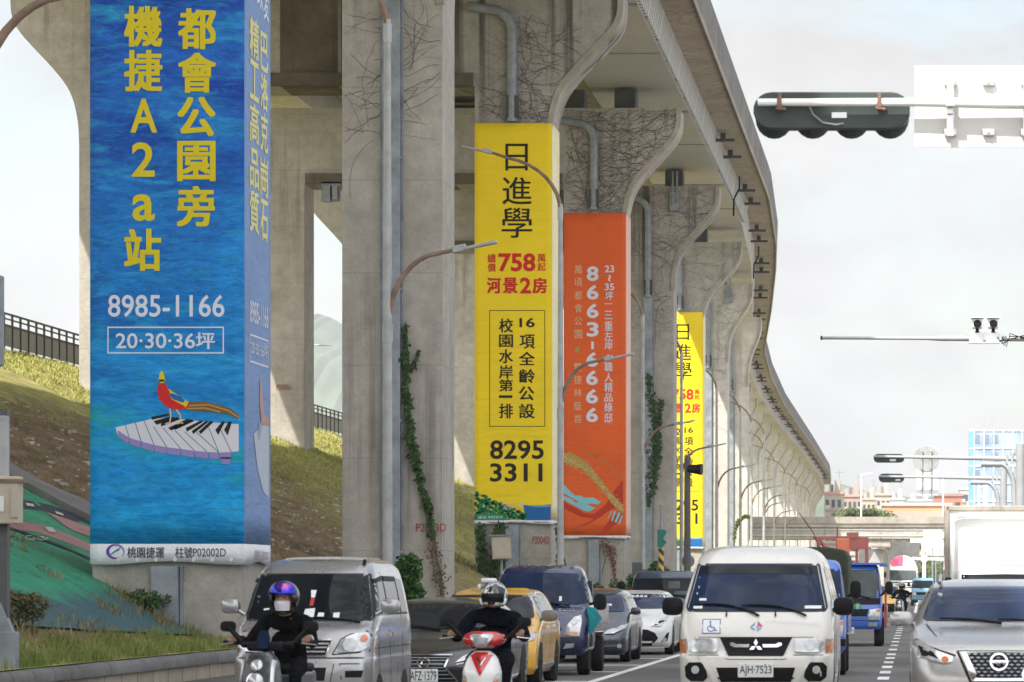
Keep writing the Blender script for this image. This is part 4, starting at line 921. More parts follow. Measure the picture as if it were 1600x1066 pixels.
c.d('indicator', V['amber'], [grid_el(sx_*.64, .965, .032, .032, 12) for sx_ in (1, -1)], eps=.034, step=.04)
c.d('headlight_gap', V['seam'], [x for sx_ in (1, -1) for x in stroke([(sx_*a, b) for a, b in [(.315, .797), (.70, .83), (.712, 1.0), (.66, 1.046), (.49, 1.01), (.40, .96), (.315, .797)]], .012)], eps=.004, each=False)
gr = c.d('grille', V['dark'], [full([(0, .785), (.245, .785), (.30, .945), (0, .945)])], eps=.006, rnd=0)[0]
c.d('grille_slat', ps, [full([(0, zz), (.235+k_*.02, zz), (.24+k_*.02, zz+.016), (0, zz+.016)]) for k_, zz in enumerate((.82, .865, .905))], eps=.016, parent=gr)
c.d('grille_surround', V['chrome'], [x for x in stroke([(-.30, .955), (.30, .955), (.245, .778), (-.245, .778), (-.30, .955)], .014)], eps=.014, each=False, parent=gr)
c.both('fog_slot', V['dark'], [(.46, .555), (.63, .555), (.65, .63), (.46, .625)], eps=.008)
c.d('air_intake', V['dark'], [full([(0, .52), (.24, .52), (.26, .66), (0, .66)])], eps=.006)
c.d('bumper_groove', V['seam'], [x for x in stroke([(-.73, .76), (.73, .76)], .01)] + [y_ for sx_ in (1, -1) for y_ in stroke([(sx_*.30, .5), (sx_*.34, .70)], .01) + stroke([(sx_*.42, .53), (sx_*.40, .70), (sx_*.7, .70)], .012)], eps=.003, each=False)
plate(c.sh, c.root, '3582·GX', -.09, .60, .33, .155)
c.seams([[(-.62, 1.14), (-.66, .96)], [(.62, 1.14), (.66, .96)]], 'f', .008)
wiper(c.sh, c.root, (.56, 1.14), (.05, 1.19)); wiper(c.sh, c.root, (-.1, 1.14), (-.55, 1.19))
for sx_ in (1, -1):
    mirror(c.root, (sx_*.86, .60, 1.31), (.20, .13, .16), ps, (sx_*.71, .62, 1.22))
    sd = 'r' if sx_ > 0 else 'l'
    c.d('side_window', V['glass'], [[(.66, 1.21), (.92, 1.60), (1.45, 1.63), (1.45, 1.21)], [(1.55, 1.21), (1.55, 1.63), (2.45, 1.63), (2.45, 1.21)], [(2.55, 1.21), (2.55, 1.62), (3.0, 1.6), (3.05, 1.21)]], sd, .006)
    c.d('rain_visor', M['black'], [[(.90, 1.56), (.93, 1.6), (1.45, 1.635), (1.45, 1.585)], [(1.55, 1.585), (1.55, 1.635), (2.45, 1.63), (2.45, 1.58)]], sd, .02)
    c.seams([[(.62, .40), (.60, 1.15)], [(1.5, .35), (1.5, 1.68)], [(2.5, .35), (2.5, 1.6)], [(.3, .86), (3.2, .86)]], sd)
    c.d('door_handle', ps, [[(1.28, .98), (1.42, .98), (1.42, 1.02), (1.28, 1.02)], [(1.62, .98), (1.76, .98), (1.76, 1.02), (1.62, 1.02)]], sd, .03)
    c.d('side_marker', V['amber'], [[(.42, .86), (.48, .86), (.48, .9), (.42, .9)]], sd, .01)
for k, y in enumerate((1.55, 1.8, 2.05, 2.3, 2.6, 2.9)):
    c.d('roof_rib', ps, [[(-.42, y), (.42, y), (.42, y+.06), (-.42, y+.06)]], 't', .012, step=.2)
q = MB(); h = c.sh.hit(.50, 1.15, 't'); q.tube([h[0], h[0]+Vector((0, .05, .05))], .02); q.build('aerial_base', M['black'], c.root)
c.wheels(.64, .62, 2.65, .27, .16)
# ---------- dark sedan with a spindle grille
pl_ = paint('dark_grey_paint', (.012, .013, .017), .3, .22)
c = Car('sedan', 'dark grey sedan with hourglass grille, between the silver van and the red and white scooter', 'car', CARS, -6.35, 49.6,
  [(.17, .12, 4.55, .80, .2, .2, .12), (.30, .03, 4.6, .885, .26, .2, .14), (.48, .0, 4.62, .905, .28, .2, .15), (.60, .05, 4.62, .91, .28, .2, .16), (.66, .14, 4.62, .91, .28, .2, .16), (.74, .38, 4.62, .908, .26, .2, .15), (.83, .80, 4.62, .9, .2, .2, .12), (.90, 1.2, 4.6, .885, .2, .2, .1),
   (.94, 1.38, 4.55, .86, .2, .2, .1), (1.10, 1.75, 4.3, .77, .2, .2, .1), (1.25, 2.1, 3.9, .66, .2, .2, .1), (1.32, 2.4, 3.6, .57, .2, .2, .1), (1.36, 2.8, 3.3, .4, .2, .2, .08)], pl_, 5)
ws = c.d('windscreen', V['glass'], [full([(0, .955), (.74, .965), (.755, .99), (.595, 1.265), (0, 1.285)])], eps=.01)[0]
gr = c.d('grille', V['dark'], [full([(0, .24), (.44, .24), (.40, .33), (.27, .475), (.30, .55), (.355, .615), (0, .622)])], eps=.006)[0]
c.d('grille_bar', M['galv'], [full([(0, zz), (w_, zz), (w_, zz+.012), (0, zz+.012)]) for zz, w_ in ((.27, .41), (.32, .38), (.37, .33), (.42, .29), (.46, .26), (.505, .27), (.55, .29), (.585, .32))], eps=.014, parent=gr)
c.d('grille_surround', V['chrome'], [x for x in stroke([(.36, .625), (.30, .55), (.27, .475), (.40, .33), (.46, .22)], .022) + stroke([(-.36, .625), (-.30, .55), (-.27, .475), (-.40, .33), (-.46, .22)], .022) + stroke([(-.36, .625), (.36, .625)], .016)], eps=.018, each=False, parent=gr)
em_ = stroke([(.078*math.cos(a), .528+.056*math.sin(a)) for a in np.linspace(0, 2*math.pi, 22)], .014) + stroke([(.0, .57), (-.03, .505), (.05, .5)], .014)
c.d('emblem', V['chrome'], em_, eps=.035, each=False, parent=gr, step=.05)
c.both('headlight', V['lens'], [(.40, .53), (.55, .56), (.74, .645), (.80, .70), (.66, .68), (.50, .61)], eps=.012, bulge=.01)
c.both('lamp_trim', V['dark'], [(.56, .585), (.68, .625), (.73, .66), (.62, .635)], eps=.03)
c.both('daytime_lamp', V['reflector'], [(.42, .50), (.60, .535), (.62, .55), (.42, .515)], eps=.012)
c.both('corner_intake', V['dark'], [(.52, .26), (.76, .28), (.80, .42), (.62, .38)], eps=.006)
c.seams([[(-.38, .635), (-.56, .80), (-.66, .93)], [(.38, .635), (.56, .80), (.66, .93)]], 'f', .01)
plate(c.sh, c.root, 'AFZ·1379', 0, .365, .375, .165)
wiper(c.sh, c.root, (.05, .94), (-.55, 1.0)); wiper(c.sh, c.root, (.55, .94), (0, .99))
for sx_ in (1, -1):
    mirror(c.root, (sx_*.97, 1.62, .98), (.22, .14, .13), pl_, (sx_*.84, 1.66, .95))
    sd = 'r' if sx_ > 0 else 'l'
    c.d('side_window', V['glass'], [[(1.65, .96), (2.2, 1.24), (2.75, 1.28), (2.75, .96)], [(2.83, .96), (2.83, 1.28), (3.3, 1.24), (3.8, .98)]], sd, .006)
    c.seams([[(1.4, .3), (1.42, .88)], [(2.8, .3), (2.8, .95)]], sd)
c.wheels(.80, .95, 3.75, .33, .2)
# ---------- yellow taxi
py_ = paint('taxi_yellow_paint', (.70, .37, .01), .05, .3)
c = Car('taxi', 'yellow taxi behind the rider on the red and white scooter', 'taxi', CARS, -6.55, 57.5,
  [(.18, .12, 4.2, .78, .2, .2, .1), (.30, .02, 4.25, .845, .22, .2, .12), (.50, .0, 4.28, .855, .24, .2, .13), (.62, .05, 4.28, .858, .24, .2, .13), (.74, .2, 4.28, .858, .22, .2, .12), (.88, .62, 4.28, .85, .2, .2, .1), (.95, .95, 4.26, .84, .2, .2, .1), (1.0, 1.08, 4.22, .82, .2, .2, .1),
   (1.2, 1.5, 4.1, .73, .2, .2, .1), (1.37, 1.9, 3.95, .64, .2, .2, .1), (1.44, 2.3, 3.7, .56, .2, .2, .1), (1.48, 2.8, 3.4, .4, .2, .2, .08)], py_, 5)
c.d('windscreen', V['glass'], [full([(0, 1.01), (.70, 1.02), (.72, 1.05), (.60, 1.365), (0, 1.385)])], eps=.01)
c.both('headlight', V['lens'], [(.45, .62), (.80, .68), (.84, .82), (.74, .80), (.58, .72)], eps=.012, bulge=.02, rnd=1)
c.d('grille', V['dark'], [full([(0, .56), (.42, .58), (.46, .66), (0, .66)])], eps=.006)
c.d('air_intake', V['dark'], [full([(0, .24), (.55, .24), (.6, .5), (0, .5)])], eps=.008)
plate(c.sh, c.root, 'TDD·5380', 0, .42, .36, .15)
for sx_ in (1, -1):
    mirror(c.root, (sx_*.95, 1.25, 1.06), (.24, .15, .17), pm('grey_mirror', (.16, .15, .12), .4), (sx_*.82, 1.3, 1.0)); sd = 'r' if sx_ > 0 else 'l'
    c.d('side_window', V['glass'], [[(1.4, 1.03), (1.95, 1.33), (2.4, 1.38), (2.4, 1.03)], [(2.48, 1.03), (2.48, 1.38), (3.3, 1.36), (3.6, 1.05)]], sd, .006)
    c.d('window_trim', V['chrome'], [x for x in stroke([(1.3, 1.0), (3.7, 1.01)], .03) + stroke([(1.38, 1.04), (1.93, 1.35), (2.5, 1.41), (3.3, 1.39)], .025)], sd, .012, each=False)
    c.d('pillar', M['silverm'], [[(2.4, 1.03), (2.48, 1.03), (2.48, 1.38), (2.4, 1.38)]], sd, .01)
    c.seams([[(1.15, .3), (1.2, .95)], [(2.44, .3), (2.44, 1.0)], [(3.45, .45), (3.5, .98)]], sd)
    c.d('door_handle', V['chrome'], [[(2.15, .86), (2.32, .86), (2.32, .9), (2.15, .9)], [(3.2, .87), (3.37, .87), (3.37, .91), (3.2, .91)]], sd, .03)
    c.d('sill', V['chrome'], [[(1.25, .22), (3.2, .22), (3.2, .32), (1.25, .32)]], sd, .012)
c.wheels(.76, .88, 3.5, .31, .19)
# ---------- dark blue pickup truck
pb = paint('navy_truck_paint', (.007, .013, .06), .2, .25)
c = Car('pickup_truck', 'dark blue pickup truck with chrome headlights and ribbed roof behind the yellow taxi', 'truck', CARS, -6.37, 64.5,
  [(.34, .12, 1.55, .76, .12, .05, .05), (.46, .02, 1.6, .85, .16, .05, .07), (.66, .0, 1.6, .865, .17, .05, .08), (.84, .05, 1.6, .865, .17, .05, .09), (1.0, .16, 1.6, .86, .18, .05, .1), (1.10, .34, 1.6, .855, .18, .05, .1), (1.17, .52, 1.6, .84, .18, .05, .1),
   (1.45, .72, 1.6, .78, .18, .05, .09), (1.72, .93, 1.6, .70, .18, .05, .08), (1.80, 1.05, 1.58, .66, .2, .08, .08), (1.86, 1.2, 1.55, .56, .2, .1, .08)], pb)
c.d('windscreen', V['glassb'], [full([(0, 1.19), (.765, 1.2), (.785, 1.23), (.69, 1.715), (0, 1.735)])])
c.both('headlight', V['lens'], [(.48, .685), (.72, .67), (.755, .90), (.735, 1.02), (.62, .975), (.51, .84)], eps=.014, bulge=.02)
c.d('lamp_bowl', V['reflector'], [grid_el(sx_*.63, zz, .055, .05, 12) for sx_ in (1, -1) for zz in (.90, .79)], eps=.04, step=.05)
c.d('indicator', V['amber'], [[(sx_*.53, .69), (sx_*.70, .685), (sx_*.70, .73), (sx_*.53, .735)][::sx_] for sx_ in (1, -1)], eps=.03)
c.both('fog_lamp', V['reflector'], [(.45, .455), (.62, .475), (.64, .545), (.50, .54)], eps=.014)
c.d('grille', V['dark'], [full([(0, .70), (.40, .70), (.43, .80), (0, .82)])], eps=.006)
c.d('bumper_gap', V['seam'], [x for x in stroke([(-.84, .64), (.84, .64)], .016)], eps=.003, each=False)
c.d('air_intake', V['dark'], [full([(0, .42), (.36, .42), (.36, .56), (0, .56)])], eps=.006)
ff = lambda u, v: (c.sh.hit(u, v, 'f')[0] if c.sh.hit(u, v, 'f') else Vector((u, .3, v))) + Vector((0, -.02, 0))
q = MB(); put_text(q, 'PORTER', .30, 1.135, .62, 1.085, ff, .02); q.build('lettering', V['chrome'], c.root, fix=False)
wiper(c.sh, c.root, (.52, 1.17), (.05, 1.23)); wiper(c.sh, c.root, (-.05, 1.17), (-.6, 1.23))
c.d('sticker', V['plate'], [[(.33, 1.25), (.375, 1.25), (.375, 1.33), (.33, 1.33)]], eps=.014)
for x in np.linspace(-.5, .5, 6): c.d('roof_rib', pb, [[(x-.03, 1.12), (x+.03, 1.12), (x+.03, 1.5), (x-.03, 1.5)]], 't', .02, step=.2)
for sx_ in (1, -1):
    mirror(c.root, (sx_*1.04, .55, 1.24), (.2, .14, .28), M['black'], (sx_*.84, .7, 1.2)); sd = 'r' if sx_ > 0 else 'l'
    c.d('side_window', V['glass'], [[(.66, 1.22), (.92, 1.66), (1.42, 1.70), (1.42, 1.22)]], sd, .006); c.seams([[(.62, .5), (.6, 1.18)], [(1.48, .5), (1.48, 1.7)]], sd)
    c.d('door_handle', M['black'], [[(1.2, 1.05), (1.38, 1.05), (1.38, 1.1), (1.2, 1.1)]], sd, .03)
q = MB(); q.box((0, 3.2, .78), (1.66, 2.95, .1)).box((.83, 3.2, 1.0), (.04, 2.95, .36)).box((-.83, 3.2, 1.0), (.04, 2.95, .36)).box((0, 4.67, 1.0), (1.62, .04, .36)).box((0, 1.72, 1.2), (1.62, .05, .8)); q.build('cargo_bed', pb, c.root)
MB().box((0, 3.0, .55), (.8, 3.2, .16)).build('chassis', V['under'], c.root)
q = MB(); q.tube([(1.0, 1.3, 1.72), (1.06, 1.3, 1.95), (1.02, 1.3, 2.15)], .006, 5); q.build('aerial', M['black'], c.root)
c.wheels(.74, .75, 3.5, .32, .2)
# ---------- dark mpv
pd = paint('slate_paint', (.035, .042, .06), .5, .3)
c = Car('estate_car', 'dark slate coloured car with bonnet badge line, between the blue pickup and the white hatchback', 'car', CARS, -6.5, 75,
  [(.15, .12, 4.5, .78, .2, .2, .1), (.26, .02, 4.55, .85, .24, .2, .13), (.45, .0, 4.58, .86, .26, .2, .15), (.55, .06, 4.58, .862, .26, .2, .15), (.68, .28, 4.58, .862, .24, .2, .14), (.82, .68, 4.56, .855, .22, .2, .12), (.92, 1.0, 4.5, .84, .2, .2, .1), (.96, 1.12, 4.46, .82, .2, .2, .1),
   (1.15, 1.55, 4.35, .74, .2, .2, .1), (1.33, 2.0, 4.2, .65, .2, .2, .1), (1.41, 2.5, 4.0, .57, .2, .2, .1), (1.45, 3.0, 3.7, .4, .2, .2, .08)], pd, 5)
c.d('windscreen', V['glassb'], [full([(0, .98), (.70, .99), (.72, 1.02), (.61, 1.33), (0, 1.35)])], eps=.01)
c.both('headlight', V['lens'], [(.40, .56), (.60, .56), (.80, .66), (.84, .76), (.74, .72), (.46, .62)], eps=.012, bulge=.02)
c.d('grille', V['dark'], [full([(0, .49), (.36, .52), (.40, .58), (0, .57)])], eps=.006); c.d('grille_bar', V['chrome'], [full([(0, .585), (.40, .595), (.40, .61), (0, .6)])], eps=.02)
c.d('air_intake', V['dark'], [full([(0, .2), (.34, .2), (.45, .42), (0, .42)])], eps=.006)
c.d('fog_lamp', V['reflector'], [grid_el(sx_*.71, .33, .045, .045, 12) for sx_ in (1, -1)], eps=.02, step=.05)
c.both('fog_trim', V['chrome'], [(.42, .315), (.66, .325), (.66, .34), (.42, .34)], eps=.014)
c.d('sticker', V['plate'], [[(.30, 1.10), (.46, 1.10), (.45, 1.14), (.30, 1.14)]], eps=.014)
for sx_ in (1, -1):
    mirror(c.root, (sx_*.95, 1.25, 1.0), (.2, .14, .15), pd, (sx_*.82, 1.3, .95)); sd = 'r' if sx_ > 0 else 'l'
    c.d('side_window', V['glass'], [[(1.45, .99), (2.0, 1.30), (2.6, 1.35), (2.6, .99)], [(2.68, .99), (2.68, 1.35), (3.7, 1.32), (3.9, 1.0)]], sd, .006)
    c.d('window_trim', V['chrome'], [x for x in stroke([(1.36, .97), (3.9, .975)], .02)], sd, .01, each=False); c.seams([[(1.2, .3), (1.25, .92)], [(2.64, .3), (2.64, .98)]], sd)
c.wheels(.77, .92, 3.65, .31, .19)
# ---------- white hatchback
pwh = paint('white_hatch_paint', (.66, .66, .65), 0, .3)
c = Car('hatchback', 'small white hatchback with wide black lower grille, behind the dark slate car', 'car', CARS, -6.13, 83,
  [(.16, .14, 3.9, .78, .2, .2, .1), (.28, .02, 3.95, .845, .24, .2, .14), (.5, .0, 3.98, .85, .26, .2, .16), (.66, .08, 3.98, .85, .26, .2, .16), (.78, .3, 3.98, .848, .24, .2, .15), (.90, .72, 3.96, .84, .22, .2, .12), (.98, .95, 3.9, .82, .2, .2, .1),
   (1.15, 1.35, 3.8, .74, .2, .2, .1), (1.29, 1.75, 3.6, .65, .2, .2, .1), (1.36, 2.2, 3.4, .57, .2, .2, .1), (1.40, 2.6, 3.1, .4, .2, .2, .08)], pwh, 5)
c.d('windscreen', V['glassb'], [full([(0, .99), (.70, 1.0), (.72, 1.02), (.62, 1.30), (0, 1.32)])], eps=.01)
c.both('headlight', V['lens'], [(.41, .62), (.62, .62), (.74, .74), (.77, .86), (.62, .78)], eps=.012, bulge=.02)
c.both('lamp_trim', V['dark'], [(.47, .64), (.62, .645), (.70, .74), (.60, .73)], eps=.03)
c.d('grille', V['dark'], [full([(0, .20), (.42, .20), (.57, .36), (.50, .48), (.34, .55), (0, .57)])], eps=.006)
c.both('fog_recess', V['dark'], [(.62, .27), (.76, .30), (.80, .50), (.76, .48)], eps=.008)
c.d('fog_lamp', V['reflector'], [grid_el(sx_*.70, .335, .045, .045, 12) for sx_ in (1, -1)], eps=.02, step=.05)
c.d('emblem', V['chrome'], stroke([(.06*math.cos(a), .64+.04*math.sin(a)) for a in np.linspace(0, 2*math.pi, 16)], .012), eps=.012, each=False)
plate(c.sh, c.root, 'RAU·3620', .04, .40, .36, .15)
for sx_ in (1, -1):
    mirror(c.root, (sx_*.93, 1.15, 1.02), (.2, .14, .15), pwh, (sx_*.82, 1.2, .97)); sd = 'r' if sx_ > 0 else 'l'
    c.d('side_window', V['glass'], [[(1.3, 1.0), (1.8, 1.27), (2.3, 1.31), (2.3, 1.0)], [(2.38, 1.0), (2.38, 1.31), (3.1, 1.28), (3.3, 1.02)]], sd, .006); c.seams([[(1.1, .3), (1.15, .95)], [(2.34, .3), (2.34, 1.0)]], sd)
c.wheels(.76, .85, 3.3, .3, .18)
# ---------- small cab-over trucks
def cab_truck(X, D, label, pmat, w=.85, top=1.95, zb=.38, name='truck', glass='glass', bumper=None, hl='lens', length=4.6):
    c = Car(name, label, 'truck', CARS, X, D,
      [(zb, .1, 1.35, w*.93, .1, .05, .04), (zb+.1, .02, 1.4, w*.99, .12, .05, .05), (.72, .0, 1.4, w, .13, .05, .05), (1.0, .03, 1.4, w, .13, .05, .05), (1.12, .08, 1.4, w*.995, .13, .05, .05), (1.22, .14, 1.4, w*.985, .13, .05, .05),
       (top-.2, .40, 1.4, w*.90, .13, .05, .05), (top-.1, .48, 1.38, w*.87, .15, .06, .05), (top-.03, .6, 1.34, w*.8, .18, .1, .05), (top, .75, 1.3, w*.6, .15, .1, .05)], pmat)
    c.d('windscreen', V[glass], [full([(0, 1.22), (w*.92, 1.23), (w*.93, 1.26), (w*.85, top-.2), (0, top-.19)])], rnd=0)
    c.d('windscreen_seal', V['seam'], [x for x in stroke([(-w*.93, 1.215), (w*.93, 1.215), (w*.86, top-.185), (-w*.86, top-.185), (-w*.93, 1.215)], .025)], eps=.006, each=False)
    c.d('grille', V['dark'], [full([(0, .74), (w*.55, .74), (w*.62, .92), (0, .93)])], eps=.006)
    c.both('headlight', V[hl], [(w*.60, .66), (w*.93, .66), (w*.95, .94), (w*.62, .90)], eps=.014, bulge=.02)
    c.both('indicator', V['amber'], [(w*.83, .84), (w*.93, .85), (w*.94, .925), (w*.83, .91)], eps=.032)
    c.d('bumper_gap', V['seam'], [x for x in stroke([(-w*.98, .64), (w*.98, .64)], .02)], eps=.003, each=False)
    c.both('fog_lamp', V['reflector'], [(w*.60, .50), (w*.86, .50), (w*.86, .59), (w*.60, .59)], eps=.012)
    wiper(c.sh, c.root, (w*.7, 1.17), (w*.1, 1.29)); wiper(c.sh, c.root, (-w*.1, 1.17), (-w*.7, 1.29))
    for sx_ in (1, -1):
        mirror(c.root, (sx_*(w+.17), .02, 1.45), (.19, .13, .3), M['black'], (sx_*w*.97, .25, 1.25)); sd = 'r' if sx_ > 0 else 'l'
        c.d('side_window', V['glass'], [[(.30, 1.25), (.55, top-.22), (1.15, top-.2), (1.15, 1.25)]], sd, .006); c.seams([[(.26, .6), (.24, 1.2)], [(1.22, .6), (1.22, top-.15)]], sd)
    MB().box((0, length/2+.5, zb+.15), (w*.9, length-1.2, .18)).build('chassis', V['under'], c.root)
    return c
pn = paint('petrol_truck_paint', (.012, .03, .07), .2, .35)
c = cab_truck(-6.2, 95, 'dark petrol blue truck with a big windscreen, rearmost in the kerbside queue', pn, .9, 1.86, glass='glass')
c.d('windscreen_patch', V['glass_lt'], [[(.08, 1.42), (.36, 1.42), (.36, 1.60), (.08, 1.60)], [(.2, 1.27), (.6, 1.27), (.6, 1.36), (.26, 1.36)]], eps=.012)  # paler glass patches laid on the windscreen
q = MB(); q.box((0, 3.2, 1.0), (1.7, 3.2, .5)); q.build('cargo_bed', pn, c.root); plate(c.sh, c.root, '4B·8022', .55, .50, .34, .15); c.wheels(.76, .7, 3.4, .33, .2)
pbl = paint('blue_truck_paint', (.03, .12, .48), .05, .32)
c = cab_truck(-2.02, 64.5, 'blue truck with dark green canvas cover, half hidden behind the white minivan', pbl, .85, 1.97, glass='glassb')
c.d('bumper', V['dark'], [full([(0, .36), (.84, .37), (.84, .62), (0, .62)])], eps=.02)
plate(c.sh, c.root, '3186·RH', .58, .68, .34, .15, -.06)
canv = pm('green_canvas', (.035, .04, .022), .9, .3, 3, bmp=.6)
q = MB(); prof = [(-.86, 1.0), (.86, 1.0), (.88, 1.6), (.87, 2.02), (.80, 2.13), (.5, 2.18), (-.5, 2.18), (-.80, 2.13), (-.87, 2.02), (-.88, 1.6)]
q.prism(prof, lambda u, v, tt: (u, tt, v), 1.5, 4.6); bevel(q.build('canvas_cover', canv, c.root, smooth=30), .04)
q = MB(); q.box((0, 3.05, .85), (1.74, 3.1, .3)); q.build('cargo_bed', pbl, c.root); c.wheels(.74, .7, 3.5, .33, .2)
q = MB(); q.tube([(.45, .5, 1.98), (.3, .6, 2.4), (.05, .8, 2.75)], .008, 5); q.build('aerial', M['black'], c.root)
# blue crane truck
c = cab_truck(-1.66, 94, 'bright blue truck with a red loading crane and red side rail', pbl, .85, 2.05, glass='glass_lt', zb=.42)
c.d('front_panel', V['dark'], [full([(0, 1.03), (.80, 1.03), (.80, 1.19), (0, 1.19)])], eps=.01)
plate(c.sh, c.root, 'KE·2291', 0.0, .40, .34, .15, -.05)
q1_ = ink('sticker_red', (.5, .03, .05)); q2_ = ink('sticker_green', (.03, .25, .09))
for cx0, mt_, ch in ((.03, q1_, '賀'), (.25, q2_, '吉')):
    o = c.d('round_sticker', mt_, [grid_el(cx0, .985, .085, .085, 18)], eps=.014, step=.06)[0]
    q = MB(); hy = c.sh.hit(cx0, .985, 'f')[0].y; put_text(q, ch, cx0-.05, 1.04, cx0+.05, .93, lambda u, v: Vector((u, hy-.035, v)), .01); q.build('lettering', V['plate'], o, fix=False)
q = MB(); q.box((.02, .85, 2.03), (1.9, .9, .05)).box((.88, .9, 1.99), (.2, .9, .06)); q.build('roof_board', pbl, c.root)
rd_ = paint('crane_red_paint', (.36, .045, .025), 0, .5); or_ = paint('crane_orange_paint', (.65, .12, .02), 0, .5)
q = MB(); q.box((-.16, 1.75, 1.7), (.26, .3, 1.9)); q.box((-.14, 1.7, 2.42), (.34, .3, .5)); bevel(q.build('crane_mast', or_, c.root), .03)
q = MB(); q.box((.22, 1.9, 2.55), (.5, .3, .3)).box((-.3, 1.9, 2.68), (1.2, .14, .08)).box((-.75, 1.9, 2.3), (.1, .1, .7)).box((.45, 1.9, 2.2), (.09, .09, 1.0)).box((.2, 1.9, 2.1), (.07, .07, .7)).box((.1, 1.9, 2.75), (.3, .4, .14)); q.tube([(-.75, 1.9, 2.65), (-.45, 1.9, 2.3)], .05); q.tube([(-.28, 1.8, 2.7), (-.28, 1.8, 2.95)], .02); q.build('crane_boom', rd_, c.root)
q = MB(); q.box((-.05, 3.4, .95), (1.6, 3.4, .35)); q.build('cargo_bed', pbl, c.root)
q = MB(); q.box((.93, 2.6, .75), (.06, 4.6, .5)).box((.93, .75, 1.0), (.05, .05, 1.1)); q.build('side_rail', rd_, c.root)
MB().sphere((.30, .42, 1.62), (.1, .1, .12)).build('driver_head', pm('driver_skin', (.25, .16, .11), .7), c.root) if False else None
c.wheels(.76, .62, 3.6, .34, .22)
# ---------- silver suv
psv = paint('silver_suv_paint', (.36, .355, .35), .6, .3)
c = Car('suv', 'silver SUV with chrome V grille in front of the white box truck', 'car', CARS, .834, 38.2,
  [(.2, .14, 4.2, .80, .2, .2, .1), (.36, .03, 4.28, .865, .26, .2, .13), (.58, .0, 4.3, .88, .28, .2, .15), (.78, .05, 4.3, .885, .28, .2, .15), (.92, .14, 4.3, .885, .26, .2, .15), (.99, .32, 4.3, .88, .24, .2, .14), (1.06, .7, 4.3, .875, .22, .2, .12), (1.12, 1.05, 4.28, .86, .2, .2, .1), (1.16, 1.16, 4.26, .84, .2, .2, .1),
   (1.36, 1.55, 4.15, .755, .2, .2, .1), (1.50, 1.9, 4.0, .68, .2, .2, .1), (1.565, 2.3, 3.8, .6, .2, .2, .1), (1.60, 2.8, 3.5, .42, .2, .2, .08)], psv, 5)
c.d('windscreen', V['glassb'], [full([(0, 1.165), (.72, 1.175), (.75, 1.2), (.64, 1.50), (.60, 1.515), (0, 1.525)])], eps=.01)
gr = c.d('grille', V['dark'], [full([(0, .615), (.25, .615), (.36, .86), (0, .87)])], eps=.006)[0]
c.d('grille_mesh', M['galv'], [[(x_-.028, zz), (x_, zz-.014), (x_+.028, zz), (x_, zz+.010)] for r_, zz in enumerate(np.arange(.64, .86, .035)) for x_ in np.arange(-.30+.03*(r_ % 2), .31, .066) if abs(x_) < .22+(zz-.615)*.45], eps=.013, each=False, parent=gr)
c.d('grille_surround', V['chrome'], [[(.375, .865), (.325, .865), (.222, .655), (.235, .612), (.27, .60)], mirx([(.375, .865), (.325, .865), (.222, .655), (.235, .612), (.27, .60)])] + [full([(0, .585), (.25, .585), (.235, .615), (0, .61)])], eps=.024, parent=gr)
c.d('grille_edge', V['dark'], [full([(0, .555), (.29, .56), (.42, .87), (.395, .87), (.27, .58), (0, .577)])], eps=.012)
em_ = stroke([(.082*math.cos(a), .768+.078*math.sin(a)) for a in np.linspace(0, 2*math.pi, 26)], .02) + [[(-.082, .752), (.082, .752), (.082, .784), (-.082, .784)]]
em_o = c.d('emblem', V['chrome'], em_, eps=.04, each=False, parent=gr, step=.05)[0]
q = MB(); put_text(q, 'NISSAN', -.072, .778, .072, .758, lambda u, v: Vector((u, c.sh.hit(0, .768, 'f')[0].y-.055, v)), .02); o_ = q.build('lettering', V['platek'], c.root, fix=False)
c.both('headlight', V['lens'], [(.46, .775), (.54, .755), (.80, .815), (.835, .97), (.79, .985), (.62, .88), (.45, .825)], eps=.012, bulge=.015)
c.both('lamp_trim', V['dark'], [(.60, .80), (.76, .83), (.80, .93), (.66, .865)], eps=.03)
c.d('indicator', V['amber'], [grid_el(sx_*.535, .795, .035, .03, 12) for sx_ in (1, -1)], eps=.03, step=.05)
c.both('lamp_edge', V['dark'], [(.45, .825), (.62, .885), (.79, .985), (.83, .985), (.62, .90), (.43, .84)][::1], eps=.014)
c.both('fog_recess', V['dark'], [(.60, .40), (.80, .45), (.80, .55), (.66, .50)], eps=.008)
c.d('air_intake', V['dark'], [full([(0, .33), (.45, .33), (.52, .48), (0, .50)])], eps=.006)
c.seams([[(-.42, .875), (-.62, 1.02), (-.72, 1.14)], [(.42, .875), (.62, 1.02), (.72, 1.14)], [(-.42, .882), (.42, .882)]], 'f', .008)
wiper(c.sh, c.root, (.05, 1.15), (-.58, 1.2)); wiper(c.sh, c.root, (.6, 1.15), (.02, 1.19))
for sx_ in (1, -1):
    mirror(c.root, (sx_*.98, 1.28, 1.19), (.25, .16, .155), psv, (sx_*.84, 1.34, 1.13)); sd = 'r' if sx_ > 0 else 'l'
    c.d('side_window', V['glass'], [[(1.5, 1.17), (1.95, 1.46), (2.4, 1.5), (2.4, 1.17)], [(2.48, 1.17), (2.48, 1.5), (3.4, 1.46), (3.8, 1.24)]], sd, .006); c.seams([[(1.15, .35), (1.2, 1.08)], [(2.44, .35), (2.44, 1.15)]], sd)
    c.d('wheel_cladding', V['dark'], [[(.4, .21), (3.9, .21), (3.9, .34), (.4, .34)]], sd, .012)
    q = MB(); q.tube([(sx_*.58, 2.1, 1.56), (sx_*.57, 2.25, 1.64), (sx_*.57, 3.5, 1.64), (sx_*.57, 3.7, 1.57)], .022); q.build('roof_rail', M['silverm'], c.root, smooth=50)
c.wheels(.79, .95, 3.55, .34, .2)
